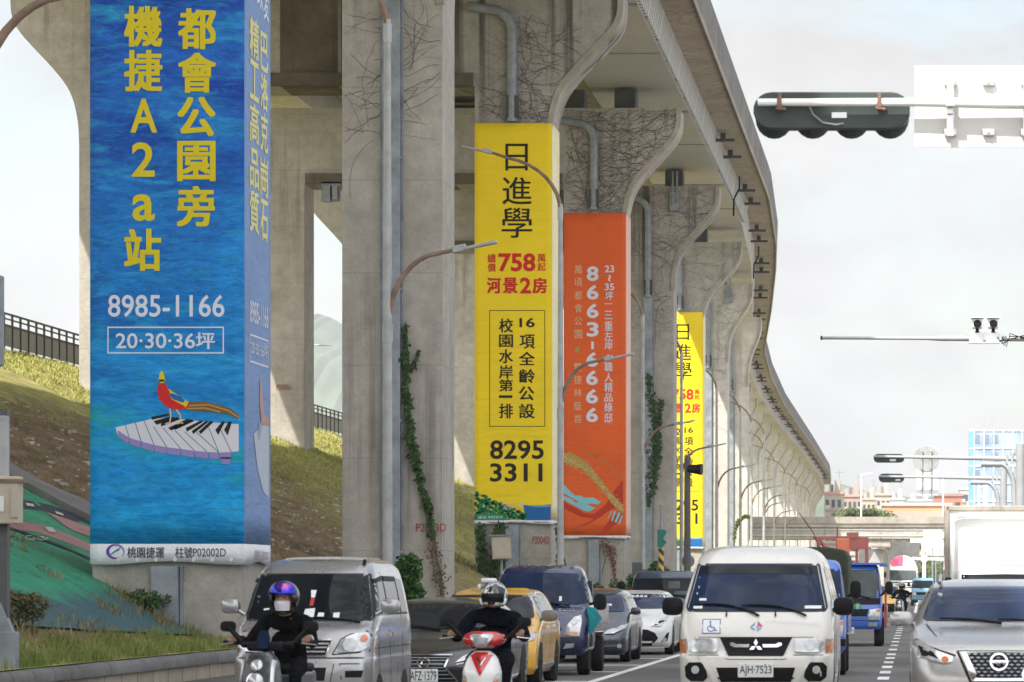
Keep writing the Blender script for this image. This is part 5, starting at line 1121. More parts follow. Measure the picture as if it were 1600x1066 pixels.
# ---------- white box truck behind it
pbx = paint('white_truck_paint', (.74, .74, .73), 0, .4)
bt = empty('box_truck', (1.75, 73, 0), 'large white box truck with roof fairing behind the silver SUV', 'truck', CARS)
q = MB(); q.box((.0, 3.7, 1.98), (2.34, 5.2, 2.12)); bevel(q.build('cargo_box', pbx, bt), .03)
q = MB()
for sx_ in (1, -1): q.box((sx_*1.135, 1.12, 1.98), (.09, .14, 2.14))
q.box((0, 1.12, 3.0), (2.3, .14, .10)); bevel(q.build('box_frame', M['rim'], bt), .02)
q = MB(); q.tube([(-1.03, 1.0, 1.0), (-1.03, 1.0, 2.75), (-.98, 1.0, 2.83), (-.9, 1.0, 2.86), (1.0, 1.0, 2.86)], .05); q.build('corner_pipe', pbx, bt, smooth=50)
sh = Shell([(.45, .1, 2.0, .95, .12, .05, .05), (.7, .0, 2.0, 1.0, .14, .05, .06), (1.1, .03, 2.0, 1.0, .14, .05, .06), (1.25, .08, 2.0, .99, .14, .05, .06), (1.75, .22, 2.0, .93, .16, .05, .06), (1.85, .35, 2.0, .87, .2, .05, .06)]); sh.body(pbx, bt, 'cab')
q = MB(); sh.decal(q, full([(0, 1.22), (.9, 1.24), (.86, 1.72), (0, 1.73)])); q.build('windscreen', V['glass'], bt, smooth=35, fix=False)
sh2 = Shell([(1.84, .36, .99, .84, .2, .01, .1), (1.95, .42, .99, .86, .22, .01, .1), (2.2, .55, .99, .85, .25, .01, .12), (2.45, .72, .99, .80, .3, .01, .12), (2.56, .9, .99, .7, .2, .01, .1)]); sh2.body(pbx, bt, 'roof_fairing')
q = MB(); sh2.decal(q, full([(0, 1.875), (.78, 1.875), (.78, 1.895), (0, 1.895)])); q.build('fairing_gap', V['seam'], bt, fix=False)
q = MB(); sh.decal(q, full([(0, .75), (.5, .75), (.55, 1.0), (0, 1.0)])); q.build('grille', V['dark'], bt, fix=False)
for sx_ in (1, -1):
    mirror(bt, (sx_*1.12, .0, 1.5), (.16, .12, .34), M['black'], (sx_*.95, .2, 1.4))
    for y in (.9, 4.9): wheel(bt, sx_*.9, y, .4, .26)
MB().box((0, 3.6, .75), (.9, 5.4, .24)).build('chassis', V['under'], bt)
# ---------- far vehicles
c = Car('taxi', 'small far taxi with yellow bonnet beyond the blue crane truck', 'taxi', CARS, -1.45, 178,
  [(.2, .1, 4.2, .8, .2, .2, .1), (.5, .0, 4.28, .86, .24, .2, .13), (.62, .05, 4.28, .86, .24, .2, .13), (.78, .25, 4.28, .86, .22, .2, .12), (.95, .85, 4.26, .84, .2, .2, .1), (1.0, 1.0, 4.22, .82, .2, .2, .1), (1.4, 1.8, 3.95, .66, .2, .2, .1), (1.5, 2.6, 3.4, .4, .2, .2, .08)], paint('far_taxi_paint', (.62, .36, .03), 0, .3))
c.d('windscreen', V['glassb'], [full([(0, 1.01), (.70, 1.02), (.62, 1.38), (0, 1.40)])], eps=.01)
c.d('bumper', V['dark'], [full([(0, .22), (.6, .22), (.6, .6), (0, .6)])], eps=.01); c.both('headlight', V['lens'], [(.5, .62), (.8, .66), (.8, .82), (.6, .78)], eps=.012)
c.both('wing', M['silverm'], [(.6, .22), (.85, .24), (.85, .62), (.6, .6)], eps=.008)
c.wheels(.76, .88, 3.5, .31, .19)
mx_ = empty('mixer_truck', (-.98, 300, 0), 'white cement mixer truck with red and white drum in the distance', 'truck', CARS)
pmx = paint('mixer_white_paint', (.74, .74, .73), 0, .4)
sh = Shell([(.6, .1, 2.2, 1.15, .12, .05, .05), (.9, .0, 2.2, 1.2, .14, .05, .06), (1.6, .03, 2.2, 1.2, .14, .05, .06), (2.6, .15, 2.2, 1.16, .14, .05, .06), (2.8, .35, 2.2, 1.08, .16, .05, .06), (2.85, .6, 2.1, .9, .2, .05, .06)]); sh.body(pmx, mx_, 'cab')
for nm, mt_, pl in (('windscreen', V['glass_lt'], full([(0, 1.75), (1.1, 1.76), (1.06, 2.55), (0, 2.57)])), ('bumper', pmx, full([(0, .6), (1.19, .6), (1.19, .85), (0, .85)]))):
    q = MB(); sh.decal(q, pl, eps=.012); q.build(nm, mt_, mx_, fix=False)
for zz in (1.15, 1.35, 1.55): q = MB(); sh.decal(q, full([(0, zz), (.8, zz), (.8, zz+.08), (0, zz+.08)]), eps=.012); q.build('grille_slot', V['dark'], mx_, fix=False)
for sx_ in (1, -1):
    q = MB(); sh.decal(q, [(sx_*.8, .92), (sx_*1.12, .92), (sx_*1.12, 1.1), (sx_*.8, 1.1)][::sx_], eps=.02); q.build('headlight', V['lens'], mx_, fix=False)
    mirror(mx_, (sx_*1.38, .1, 2.2), (.2, .14, .5), M['black'], (sx_*1.1, .2, 2.3)); wheel(mx_, sx_*1.02, 1.3, .52, .34); wheel(mx_, sx_*1.02, 5.6, .52, .4)
q = MB(); a_ = MB()
def drum(f0, f1, n0=24):
    m_ = MB(); pr = [(.55, 2.6), (.95, 3.0), (1.2, 4.2), (1.15, 5.2), (.6, 7.6)]; vs = []
    for r_, y in pr:
        for j in range(n0+1): an = f0+(f1-f0)*j/n0; vs.append((r_*math.cos(an), y, 2.35+(y-2.6)*.1+r_*math.sin(an)))
    m_.add(vs, [(i*(n0+1)+j, i*(n0+1)+j+1, (i+1)*(n0+1)+j+1, (i+1)*(n0+1)+j) for i in range(4) for j in range(n0)]); m_.add([(0, 2.6, 2.35)]+vs[:n0+1], [(0, j+1, j+2) for j in range(n0)]); return m_
drum(R(-10), R(88)).build('drum', pmx, mx_, smooth=40); drum(R(88), R(150)).build('drum_stripe', paint('drum_red', (.6, .02, .07), 0, .4), mx_, smooth=40); drum(R(150), R(350)).build('drum', pmx, mx_, smooth=40)
MB().box((0, 5, 1.1), (1.0, 8, .3)).build('chassis', V['under'], mx_)
c = cab_truck(.55, 262, 'tiny pale blue truck far off right of the cement mixer', paint('far_blue_paint', (.12, .30, .45), 0, .5), .82, 1.9); c.wheels(.74, .7, 3.4, .33, .2, arch=False)
q = MB(); q.box((0, 3, .85), (1.6, 3, .4)); q.build('cargo_bed', M['galv'], c.root)
# teal tarpaulin tied at the pickup's side
tq = MB(); tp = [P(x, y, 64.9) for x, y in ((917, 948), (930, 950), (941, 967), (930, 982), (925, 990), (917, 992))]
nv_ = len(tp); tq.add(tp + [p + Vector((-.05, .5, 0)) for p in tp], [tuple(range(nv_)), tuple(range(nv_, 2*nv_))[::-1]] + [(i, (i+1) % nv_, (i+1) % nv_+nv_, i+nv_) for i in range(nv_)])
o = tq.build('tarpaulin', pm('teal_cloth', (.01, .22, .25), .8, .25, 6, bmp=.5), smooth=40); tag(o, 'loose teal cloth hanging at the side of the dark blue pickup', 'cloth')
# ------------------------------------------------------------------ street furniture
LAMPS = 'double armed street lamps along the kerb'
def lamp_root(loc, label):
    r = empty('street_lamp', loc, label, 'street lamp', LAMPS)
    q = MB(); q.tube([(0, 0, 0), (0, 0, .06)], .2, 12); q.tube([(0, 0, .05), (0, 0, 7), (0, 0, 13.6)], [.115, .095, .07], 12)
    for zz in (1.2, 4.6, 8.0): q.tube([(0, 0, zz), (0, 0, zz+.07)], .118 - .004*zz, 12)
    q.build('pole', M['galv_lt'], r, smooth=50)
    def arm(pts, nm, mt):
        MB().tube(pts, [.07 - .025*i/(len(pts)-1) for i in range(len(pts))], 8).build(nm, mt, r, smooth=60)
    up = [(-2.1*(1-math.cos(a))*1.0 - .0, 0, 13.35 + 1.75*math.sin(a)) for a in np.linspace(0, R(78), 9)]; e = up[-1]
    up.append((e[0]-.6, 0, e[2]+.2)); arm(up, 'arm', M['rust'])
    lo = [(1.15*(1-math.cos(a)), 0, 6.95 + 1.65*math.sin(a)) for a in np.linspace(0, R(76), 9)]; e2 = lo[-1]; lo.append((e2[0]+.6, 0, e2[2]+.13)); arm(lo, 'arm', M['rust'])
    for (x, y, z), sg in ((up[-1], -1), (lo[-1], 1)):
        q = MB(); rot = Matrix.Rotation(-R(12)*sg, 3, 'Y'); q.box((x+.06*sg, 0, z+.02), (.3, .16, .15), 0, rot); q.box((x+.52*sg, 0, z+.09), (.72, .2, .07), 0, rot)
        bevel(q.build('lamp_head', M['galv_lt'], r), .02)
    q = MB(); q.tube([(0, 0, 6.7), (0, 0, 7.1)], .115, 10); q.tube([(0, 0, 13.1), (0, 0, 13.5)], .09, 10); q.build('arm_collar', M['galv_lt'], r, smooth=50)
    return r
L0 = None
llab = {46: 'nearest street lamp, only its rusty curved arm showing at the top left', 82: 'street lamp whose pole runs down the bare grey pier with the vine', 122: 'street lamp in front of the large yellow banner, its arm crossing the black characters',
        172: 'street lamp beside the orange banner, in front of the bare pier', 200.5: 'street lamp whose pole crosses the smaller far yellow banner', 236: 'street lamp just right of the smaller far yellow banner'}
for y in (46, 82, 122, 172, 200.5, 236, 268, 286, 310, 341, 380, 420, 470, 530):
    xo = (-11.27 if y < 150 else -12.2) + (c_of(y)*.28 if y > 330 else 0)
    lb = llab.get(y, 'far thin double armed street lamp in the receding row under the curved deck')
    if L0 is None: L0 = lamp_root((xo, y, 0), lb)
    else: o = copy_tree(L0); o.location = (xo, y, 0); o['label'] = lb
# traffic signals seen from behind
sgm = pm('signal_housing_green', (.032, .045, .04), .5, .25, 3)
def signal_head(root, L, H, cx, cz, y, n=4, brackets=True):
    q = MB(); k = 10; r_ = H*.46; prof = []
    for a in np.linspace(-90, 90, k): prof.append((L/2-r_+r_*math.cos(R(a)), r_*math.sin(R(a))))
    for a in np.linspace(90, 270, k): prof.append((-L/2+r_+r_*math.cos(R(a)), r_*math.sin(R(a))))
    q.prism(prof, lambda u, v, tt: (cx+u, y+tt, cz+v), 0, .22); o = bevel(q.build('signal_housing', sgm, root), .05, 3, 30)
    for i in range(n):
        x = cx + (i-(n-1)/2)*L/n
        m_ = MB(); rr = L/n*.47; N_ = 18; vs = []
        for yy, ra in ((y+.2, rr), (y+.5, rr*1.02)):
            for a in np.linspace(R(-60), R(240), N_): vs.append((x+ra*math.cos(a), yy, cz-.02-ra*.0+ra*math.sin(a)*1.0))
        m_.add(vs, [(j, j+1, N_+j+1, N_+j) for j in range(N_-1)]); v = m_.build('visor', sgm, root, smooth=50); v.modifiers.new('thickness', 'SOLIDIFY').thickness = .012
        m_ = MB(); m_.lathe([(.02, 0), (rr*.9, 0), (rr*.9, .03)], (x, y+.235, cz), 'y', 20); m_.build('lens', V['dark'], root, smooth=50)
    q = MB(); q.lathe([(L/n*.40, .0), (L/n*.40, .02)], (0, 0, 0), 'y', 8)
    return o
D = 38.5; s_ = F/D
p = P(1299, 170, D); armz = P(0, 160, D).z
ts = empty('traffic_signal', (6.2, D, 0), 'large near traffic signal on a white arm, seen from behind against the sky', 'traffic signal')
lx = lambda px: P(px, 0, D).x - ts.location.x
signal_head(ts, 246/s_, .40, lx(1299), p.z, .12)
for i in range(4):
    q = MB(); q.sphere((lx(1299+(i-1.5)*61), .40, P(0, 172, D).z-.045), (.19, .16, .20), 18, 10); q.build('lamp_bowl', sgm, ts, smooth=True)
q = MB(); q.tube([(lx(1184), 0, armz), (lx(1430), 0, armz), (lx(1560), 0, armz-.01), (0, 0, armz-.03)], [.037, .042, .055, .075], 14); q.build('arm', M['white'], ts, smooth=50)
q = MB(); q.tube([(0, 0, 0), (0, 0, armz+.6)], [.15, .11], 16); q.build('pole', M['white'], ts, smooth=50)
for px in (1218, 1374):
    q = MB(); q.box((lx(px), .0, armz+.0), (.045, .10, .11)); q.box((lx(px), .06, armz+.01), (.035, .12, .17)); q.tube([(lx(px-6), -.03, armz-.06), (lx(px+10), -.03, armz-.075)], .018); bevel(q.build('clamp', pm('rusty_clamp', (.20, .11, .08), .8, .4, 14), ts), .012)
q = MB(); q.tube([(lx(1264), .0, armz-.03), (lx(1270), .06, P(0, 178, D).z), (lx(1285), .09, P(0, 190, D).z), (lx(1305), .10, P(0, 193, D).z), (lx(1318), .11, P(0, 191, D).z)], .012, 6); q.build('cable', M['galv'], ts, smooth=True)
MB().box((lx(1311), .115, P(0, 178, D).z), (.15, .01, .055)).build('name_plate', M['silverm'], ts)
sg = empty('road_sign', (P(1535, 0, D).x, D, P(0, 164, D).z), 'blank white back of a big rectangular sign hung on the near signal arm', 'sign')
wz, hz_ = 225/s_, 128/s_
q = MB(); q.box((.04, .155, 0), (wz, .012, hz_)); bevel(q.build('panel', pm('sign_back_paint', (.60, .59, .57), .6, .06, 2), sg), .005)
for px in (1485, 1545, 1605):
    x = P(px, 0, D).x - sg.location.x
    for py in (127, 205): q = MB(); q.box((x, .12, P(0, py, D).z - sg.location.z), (.12, .05, .065)); q.box((x, .09, P(0, py, D).z-sg.location.z), (.03, .03, .03)); bevel(q.build('bracket', M['silverm'], sg), .008)
    if px != 1545: q = MB(); q.box((x, .075, 0), (.075, .03, .62)); q.box((x, .0, -.0), (.1, .14, .05)); q.box((x, .05, P(0, 172, D).z-sg.location.z), (.06, .05, .08)); bevel(q.build('bracket', M['silverm'], sg), .008)
# camera arm
D = 67.0; s_ = F/D; ca = empty('camera_mast', (6.4, D, 0), 'thin white horizontal mast arm carrying two surveillance cameras', 'mast'); az_ = P(0, 529, D).z
lx = lambda px: P(px, 0, D).x - ca.location.x
q = MB(); q.tube([(lx(1283), 0, az_+.01), (lx(1455), 0, az_)], .028, 12); q.tube([(lx(1450), 0, az_), (lx(1470), 0, az_), (0, 0, az_-.02)], [.03, .045, .06], 12); q.build('arm', M['galv_lt'], ca, smooth=50)
MB().tube([(lx(1282), 0, az_+.01), (lx(1285), 0, az_+.01)], .036, 12).build('end_cap', M['black'], ca)
q = MB(); q.tube([(0, 0, 0), (0, 0, az_+.5)], [.14, .1], 14); q.build('pole', M['galv_lt'], ca, smooth=50)
for px, lb in ((1527, 'left one of two white surveillance cameras on the mast arm'), (1552, 'right one of two white surveillance cameras, beside the dangling cables')):
    cm = empty('surveillance_camera', (P(px, 0, D).x, D, az_), lb, 'camera', 'surveillance cameras on the mast arm'); cz = P(0, 507, D).z - az_
    q = MB(); q.box((0, 0, cz+.01), (.17, .42, .16)); bevel(q.build('housing', M['white'], cm), .02); q = MB(); q.box((0, -.05, cz+.105), (.22, .50, .02)); q.build('sunshield', M['white'], cm)
    q = MB(); q.lathe([(.02, -.01), (.055, -.01), (.07, .02), (.07, .05)], (0, -.245, cz-.005), 'y', 18); q.build('lens', V['dark'], cm, smooth=40)
    q = MB(); q.tube([(0, 0, cz-.06), (0, 0, .05)], .03); q.box((0, 0, .02), (.07, .12, .2)); q.build('bracket', M['black'], cm)
    q = MB(); q.box((-.02, -.08, .0), (.26, .04, .2)); q.box((.12, -.09, .02), (.05, .06, .12)); bevel(q.build('mount_plate', M['silverm'], cm), .01)
for k in range(3):
    pts = [(lx(1558+k*4), -.1, az_+.02), (lx(1566+k*3), -.12, az_-.10-.03*k), (lx(1578), -.1, az_-.02+.05*k), (lx(1600), -.06, az_+.05-.03*k), (lx(1625), 0, az_)]
    MB().tube(pts, .009, 5).build('cable', M['black'], ca, smooth=True)
# far signals
gpo = pm('signal_pole_grey', (.30, .31, .32), .6, .12, 1)
def far_signal(D, x0, x1, py, ppx, ptop, label, brace, round_sign=False):
    s_ = F/D; z = P(0, py, D).z; r = empty('traffic_signal', (P(ppx, 0, D).x, D, 0), label, 'traffic signal'); lx = lambda px: P(px, 0, D).x - r.location.x
    signal_head(r, (x1-x0)/s_, 15/s_, lx((x0+x1)/2), P(0, py+2, D).z, .1)
    q = MB(); q.tube([(lx(x0), 0, z+.02), (0, 0, z-.1)], [.06, .13], 10); q.build('arm', gpo, r, smooth=50)
    q = MB(); q.tube([(0, 0, 0), (0, 0, P(0, ptop, D).z)], .22, 14); q.build('pole', gpo, r, smooth=50)
    q = MB(); w_ = (ppx - brace)/s_; q.tube([(-w_, 0, z-.35)] + [(-.5*w_+(.5*w_-.3)*math.cos(a), 0, z-.35-w_*.7*(1-math.sin(a))) for a in np.linspace(R(90), 0, 9)] + [(-.3, 0, z-.4-w_*.9), (-.2, 0, z-.4-w_*1.3)], .13, 8); q.build('brace', gpo, r, smooth=50)
    MB().box((lx(x0+30), .09, P(0, py+5, D).z), (.3, .01, .1)).build('name_plate', M['silverm'], r)
    for dx in (-.35, -.1): MB().box((dx-.3, 0, z-.08), (.12, .3, .5)).build('clamp', gpo, r)
    return r, lx
far_signal(187, 1365, 1413, 714, 1594, 694, 'upper of the two distant traffic signals, on a thick grey pole and arm', 1533)
far_signal(230, 1373, 1413, 745, 1568, 730, 'lower of the two distant traffic signals, on a farther grey pole and arm', 1516)
D = 187.4; s_ = F/D; o = empty('road_sign', P(1447, 718, D), 'round grey back of a road sign on the upper distant signal arm', 'sign')
MB().lathe([(.02, 0), (.63, 0), (.64, .02), (.63, .04)], (0, .15, 0), 'y', 30).build('disc', M['galv_lt'], o, smooth=40)
for dx in (-.22, .22): q = MB(); q.box((dx, .08, 0), (.07, .06, 1.0)); q.box((dx, .05, .42), (.13, .05, .06)).box((dx, .05, -.42), (.13, .05, .06)); q.build('bracket', M['silverm'], o)
D = 230.4; o = empty('road_sign', P(1449, 754, D), 'white rectangular back of a road sign under the lower distant signal arm', 'sign')
q = MB(); q.box((0, .2, 0), (1.3, .03, 1.5)); q.build('panel', M['white'], o)
for dx in (-.3, .25): q = MB(); q.box((dx, .12, .2), (.08, .06, 2.4)); q.box((dx, .1, -.9), (.2, .05, .12)); q.build('bracket', M['galv'], o)
# pole with spotlight, green fitting, cabinets
D = 176.5; sp = empty('spotlight_pole', P(1074, 911, D) * 1, 'dark pole with a black spotlight in front of the smaller far yellow banner', 'spotlight'); sp.location.z = 0; pd_ = pm('dark_grey_pole', (.075, .08, .08), .6, .2, 2)
q = MB(); q.tube([(0, 0, 0), (0, 0, P(0, 712, D).z)], [.17, .14], 12); q.build('pole', pd_, sp, smooth=50)
q = MB(); zz = P(0, 733, D).z; q.tube([(.05, -.15, zz+.02), (.2, -.2, zz), (.42, -.25, zz-.02), (.68, -.3, zz-.03)], [.14, .2, .22, .27], 14); q.build('spotlight', M['black'], sp, smooth=40)
q = MB(); zz = P(0, 877, D).z; q.lathe([(.02, 0), (.3, 0), (.3, .03)], (.02, .22, zz), 'y', 20); q.build('round_plate', M['galv'], sp, smooth=40)
D = 150.; gp = empty('sign_post', P(1033, 911, D)*1, 'slim post with green fitting and hazard striped foot, right of the orange banner', 'post'); gp.location = (P(1033, 0, D).x, D, 0)
q = MB(); q.tube([(0, 0, 0), (0, 0, 4.6)], .06, 10); q.build('pole', M['galv'], gp, smooth=50)
tl = pm('teal_fitting', (.01, .16, .13), .5, .15, 3)
z0 = P(0, 855, D).z; z1 = P(0, 828, D).z; xq = .14
q = MB(); q.prism([(-xq, z0), (.05, z0), (.22, z0+.2), (.08, (z0+z1)/2), (.22, z1-.1), (.18, z1), (-xq, z1)], lambda u, v, tt: (u, tt, v), -.12, .12); q.build('fitting', tl, gp)
m, t, b = newmat('hazard_stripes'); sx = t.nodes.new('ShaderNodeSeparateXYZ'); t.links.new(t.nodes.new('ShaderNodeTexCoord').outputs['Object'], sx.inputs[0])
a = math_n(t, 'ADD', sx.outputs[2], sx.outputs[0]); a = math_n(t, 'PINGPONG', a, .2); t.links.new(mixc(t, math_n(t, 'GREATER_THAN', a, .1), (.02, .02, .02), (.55, .40, .08)), b.inputs['Base Color'])
MB().tube([(0, 0, .5), (0, 0, 2.9)], .11, 12).build('striped_sleeve', m, gp, smooth=50)
D = 131.2; cb = empty('cabinet', (P(786, 0, D).x, D-.5, 0), 'beige control cabinet on a post below the large yellow banner', 'cabinet')
bg = pm('beige_paint', (.44, .39, .31), .6, .1, 2); zc = P(0, 856, D).z
q = MB(); rt_ = Matrix.Rotation(R(-3), 3, 'Y'); q.box((0, 0, zc), (.62, .4, .78), 0, rt_); bevel(q.build('box', bg, cb), .02); q = MB(); q.box((0, -.02, zc+.42), (.76, .5, .05), 0, rt_); q.build('lid', M['galv'], cb); MB().box((0, -.215, zc), (.54, .02, .68), 0, rt_).build('door', bg, cb)
MB().tube([(0, .05, 0), (0, .05, zc-.38)], .05, 10).build('post', M['galv'], cb)
D = 161; o = empty('cabinet', (P(996, 0, D).x, D, 0), 'small dark grey cabinet at the foot of the bare pier right of the orange banner', 'cabinet'); zc = P(0, 890, D).z
q = MB(); q.box((0, 0, zc/2+.3), (.42, .35, zc)); bevel(q.build('box', pd_, o), .02); MB().box((0, -.185, zc/2+.3), (.34, .02, zc*.8)).build('door', pd_, o)
# foreground cabinet pole at the left edge
D = 50.; lp = empty('control_pole', (P(4, 0, D).x, D, .4), 'grey steel pole with metal cabinets at the left edge, standing in the planter', 'pole')
q = MB(); q.box((0, 0, P(0, 880, D).z-.4), (.16, .16, 4.0)); q.build('pole', pd_, lp)
q = MB(); q.box((-.02, -.12, P(0, 714, D).z-.4), (.24, .18, 1.06)); bevel(q.build('upper_box', M['galv_lt'], lp), .02)
q = MB(); q.box((.05, -.1, P(0, 782, D).z-.4), (.42, .3, .62)); bevel(q.build('cabinet', bg, lp), .02); q = MB(); q.box((.05, -.1, P(0, 752, D).z-.4), (.5, .36, .04)); q.build('lid', M['rust'], lp)
MB().box((-.02, -.26, P(0, 788, D).z-.4), (.2, .01, .2)).build('notice', V['plate'], lp); MB().box((.22, -.26, P(0, 785, D).z-.4), (.1, .03, .4)).build('latch_cover', bg, lp)
q = MB(); q.box((.04, -.02, .25), (.3, .3, .55)); q.prism([(-.1, .5), (.16, .5), (.0, .9), (-.1, .9)], lambda u, v, tt: (u, tt, v), -.1, .06); bevel(q.build('base', M['galv'], lp), .015)
gb = empty('guide_board', (P(-47, 0, D).x, D+.6, .45), 'pale grey slab edge of a board cut off by the left edge of the photo', 'board')
q = MB(); q.box((.05, 0, P(0, 497, D).z-.45), (.5, .1, 1.2)); bevel(q.build('panel', M['galv'], gb), .03); MB().box((-.05, 0, 2.4), (.09, .09, 4.8)).build('post', M['galv'], gb)
# fence on the crest
fe = empty('crest_fence', (-35, 0, 0), 'grey panel fence with two dark rails along the top of the grassy embankment', 'fence')
zb = EYE + 9.05
pnl = pm('fence_panel_grey', (.26, .25, .24), .7, .12, .6)
MB().box((0, 250, zb+.44), (.04, 260, .74)).build('panel', pnl, fe)
for zz, wd in ((.86, .1), (1.12, .05), (1.32, .07)): MB().box((0, 250, zb+zz), (.07, 260, wd)).build('rail', M['steeldark'], fe)
pp = None
for y in list(np.arange(146, 178, 1.36)) + list(np.arange(212, 258, 1.6)) + list(np.arange(290, 316, 2)):
    if pp is None: pp = MB().box((.03, 0, zb+.64), (.08, .09, 1.36)).build('post', M['steeldark'], fe); o = pp
    else: o = pp.copy(); COL.objects.link(o); o.parent = fe
    o.location = (0, y, 0)
# lamp and camera on the crest
D = 240; o = empty('street_lamp', (P(479, 0, D).x, D, 10), 'small distant street lamp with a straight arm behind the embankment fence', 'street lamp'); zt = P(0, 540, D).z-10
q = MB(); q.tube([(0, 0, 0), (0, 0, zt-1), (.25, 0, zt)], .07); q.build('pole', M['galv_lt'], o, smooth=50); q = MB(); q.tube([(.25, 0, zt), (1.5, 0, zt+.05)], .05); q.box((1.2, 0, zt+.06), (.8, .2, .08)); q.build('lamp_head', M['galv'], o)
MB().sphere((.25, 0, P(0, 600, D).z-10), .2, 10, 8).build('camera_dome', M['galv'], o, smooth=True)

# ------------------------------------------------------------------ the far end
ov = empty('overpass', (8, 428, 0), 'concrete road overpass crossing in the distance below the railway deck', 'overpass')
q = MB(); q.box((8, 4, 8.05), (120, 9, .5)); q.build('deck', M['conc_far'], ov)
q = MB(); q.box((8, -.6, 8.55), (120, .25, .75)); q.build('parapet', M['rim'], ov)
for y in (0.2, 3.8, 7.4): q = MB(); q.box((8, y, 7.1), (120, .7, 1.35)); q.build('girder', M['conc_far'], ov)
q = MB(); q.tube([(-52, -.9, 6.9), (-4, -.9, 6.75), (8, -.9, 6.9), (68, -.9, 6.7)], .12); q.tube([(-52, -.85, 7.5), (68, -.85, 7.3)], .07); q.build('service_pipe', M['galv_lt'], ov, smooth=50)
for x in (-12, -3.0, 18): 
    q = MB(); q.box((x, 4, 2.9), (1.0, 6, 5.8)); q.build('pier', M['conc_far'], ov); q = MB(); q.box((x, 4, 5.9), (2.6, 8, 1.1)); bevel(q.build('pier_cap', M['conc_far'], ov), .2)
for i, x in enumerate((-14, -4.9, 6.5)): q = MB(); q.tube([(x, -.6, 8.9), (x, -.6, 13.6)], .09); q.tube([(x, -.6, 13.6), (x+1.2, -.6, 13.8)], .06); q.build('lamp_post', M['white'], ov, smooth=50)
q = MB(); q.box((-2, 50, 4.6), (90, 6, .5)).box((-2, 47, 5.2), (90, .3, .5)); q.build('lower_deck', M['conc_far'], ov)
q = MB(); q.box((-11.0, 14, 3.2), (7, 1, 6.4)); q.build('shaded_abutment', M['parapet'], ov)  # dark wall; the shade under the overpass is put into its colour
wins = pm('window_dark', (.05, .06, .07), .3, .2, .3)
def building(px0, px1, ytop, ybot, D, col, label, nwx=4, nwz=3, roofc=None, depth=14, extra=True):
    m_ = pm('facade', col, .85, .1, .1); x0, x1 = P(px0, 0, D).x, P(px1, 0, D).x; zt = P(0, ytop, D).z
    b_ = empty('building', ((x0+x1)/2, D, 0), label, 'building', 'far buildings beyond the overpass'); w_ = x1-x0
    q = MB(); q.box((0, depth/2, zt/2), (w_, depth, zt)); q.build('wall', m_, b_)
    q = MB(); q.box((0, depth/2, zt+.2), (w_+.6, depth+.6, .5)); q.build('roof', pm('roof_slab', roofc or col, .9, .1, .2), b_)
    if extra: q = MB(); q.box((w_*.2, depth/2, zt+1.6), (w_*.3, depth*.4, 2.6)); q.build('roof_house', m_, b_); q = MB(); q.lathe([(.9, 0), (.9, 1.6)], (-w_*.3, depth/2, zt+.45), 'z', 12); q.build('water_tank', M['silverm'], b_)
    for i in range(nwx):
        for j in range(nwz):
            x = -w_/2+w_*(i+.5)/nwx; z = zt-1.9-j*3.3
            if z < 1: continue
            q = MB(); q.box((x, -.03, z), (w_/nwx*.55, .1, 1.5)); q.build('window', wins, b_); 
    ac = pm('air_conditioner', (.45, .44, .42), .7)
    for k in range(nwx):
        q = MB(); q.box((-w_/2+w_*(k+.12)/nwx+.5, -.35, zt-2.6-3.3*(k % max(1, nwz-1))), (.9, .5, .7)); q.build('air_conditioner', ac, b_)
    if extra: q = MB(); q.tube([(w_*.3, depth/2, zt), (w_*.3, depth/2, zt+5)], .06, 5); q.tube([(w_*.3-.8, depth/2, zt+4.5), (w_*.3+.8, depth/2, zt+4.5)], .05, 5); q.build('aerial', M['galv'], b_)
    if nwx > 2:
        for j in range(nwz):
            z = zt-3.1-j*3.3
            if z > 1: q = MB(); q.box((0, -.25, z), (w_*1.0, .5, .22)); q.build('ledge', m_, b_)
    return b_
building(1288, 1316, 772, 880, 760, (.40, .35, .33), 'white and pink flats at the left end of the far skyline', 3, 4, (.5, .28, .22))
building(1317, 1346, 776, 880, 840, (.36, .28, .25), 'pale brownish flats behind the palms on the far skyline', 4, 4, (.5, .3, .25))
building(1347, 1368, 781, 880, 900, (.45, .36, .30), 'narrow tan block between two flats on the far skyline', 3, 4)
building(1369, 1391, 774, 880, 820, (.42, .37, .33), 'cream flats just left of the long orange building', 3, 4, (.5, .35, .3))
building(1392, 1412, 781, 880, 980, (.5, .48, .46), 'grey white distant block peeking above the orange building', 3, 3)
ob = building(1381, 1485, 790, 880, 640, (.55, .31, .16), 'long low orange building with pink base above the overpass', 7, 2, (.5, .45, .4), 16, False)
q = MB(); q.box((0, -.4, P(0, 806, 640).z), (P(1485, 0, 640).x-P(1381, 0, 640).x+.4, .6, 1.5)); q.build('base_band', pm('pink_facade', (.55, .33, .27), .8, .1, .2), ob)
building(1462, 1503, 775, 880, 700, (.46, .17, .10), 'red brick block right of the long orange building', 3, 2, (.3, .2, .18), 16, False)
building(1500, 1516, 765, 880, 900, (.5, .46, .44), 'slim pale tower left of the blue netted building', 1, 5, None, 10, False)
building(1420, 1455, 783, 880, 1050, (.5, .48, .47), 'low grey white distant block behind the round sign', 4, 2, None, 12)
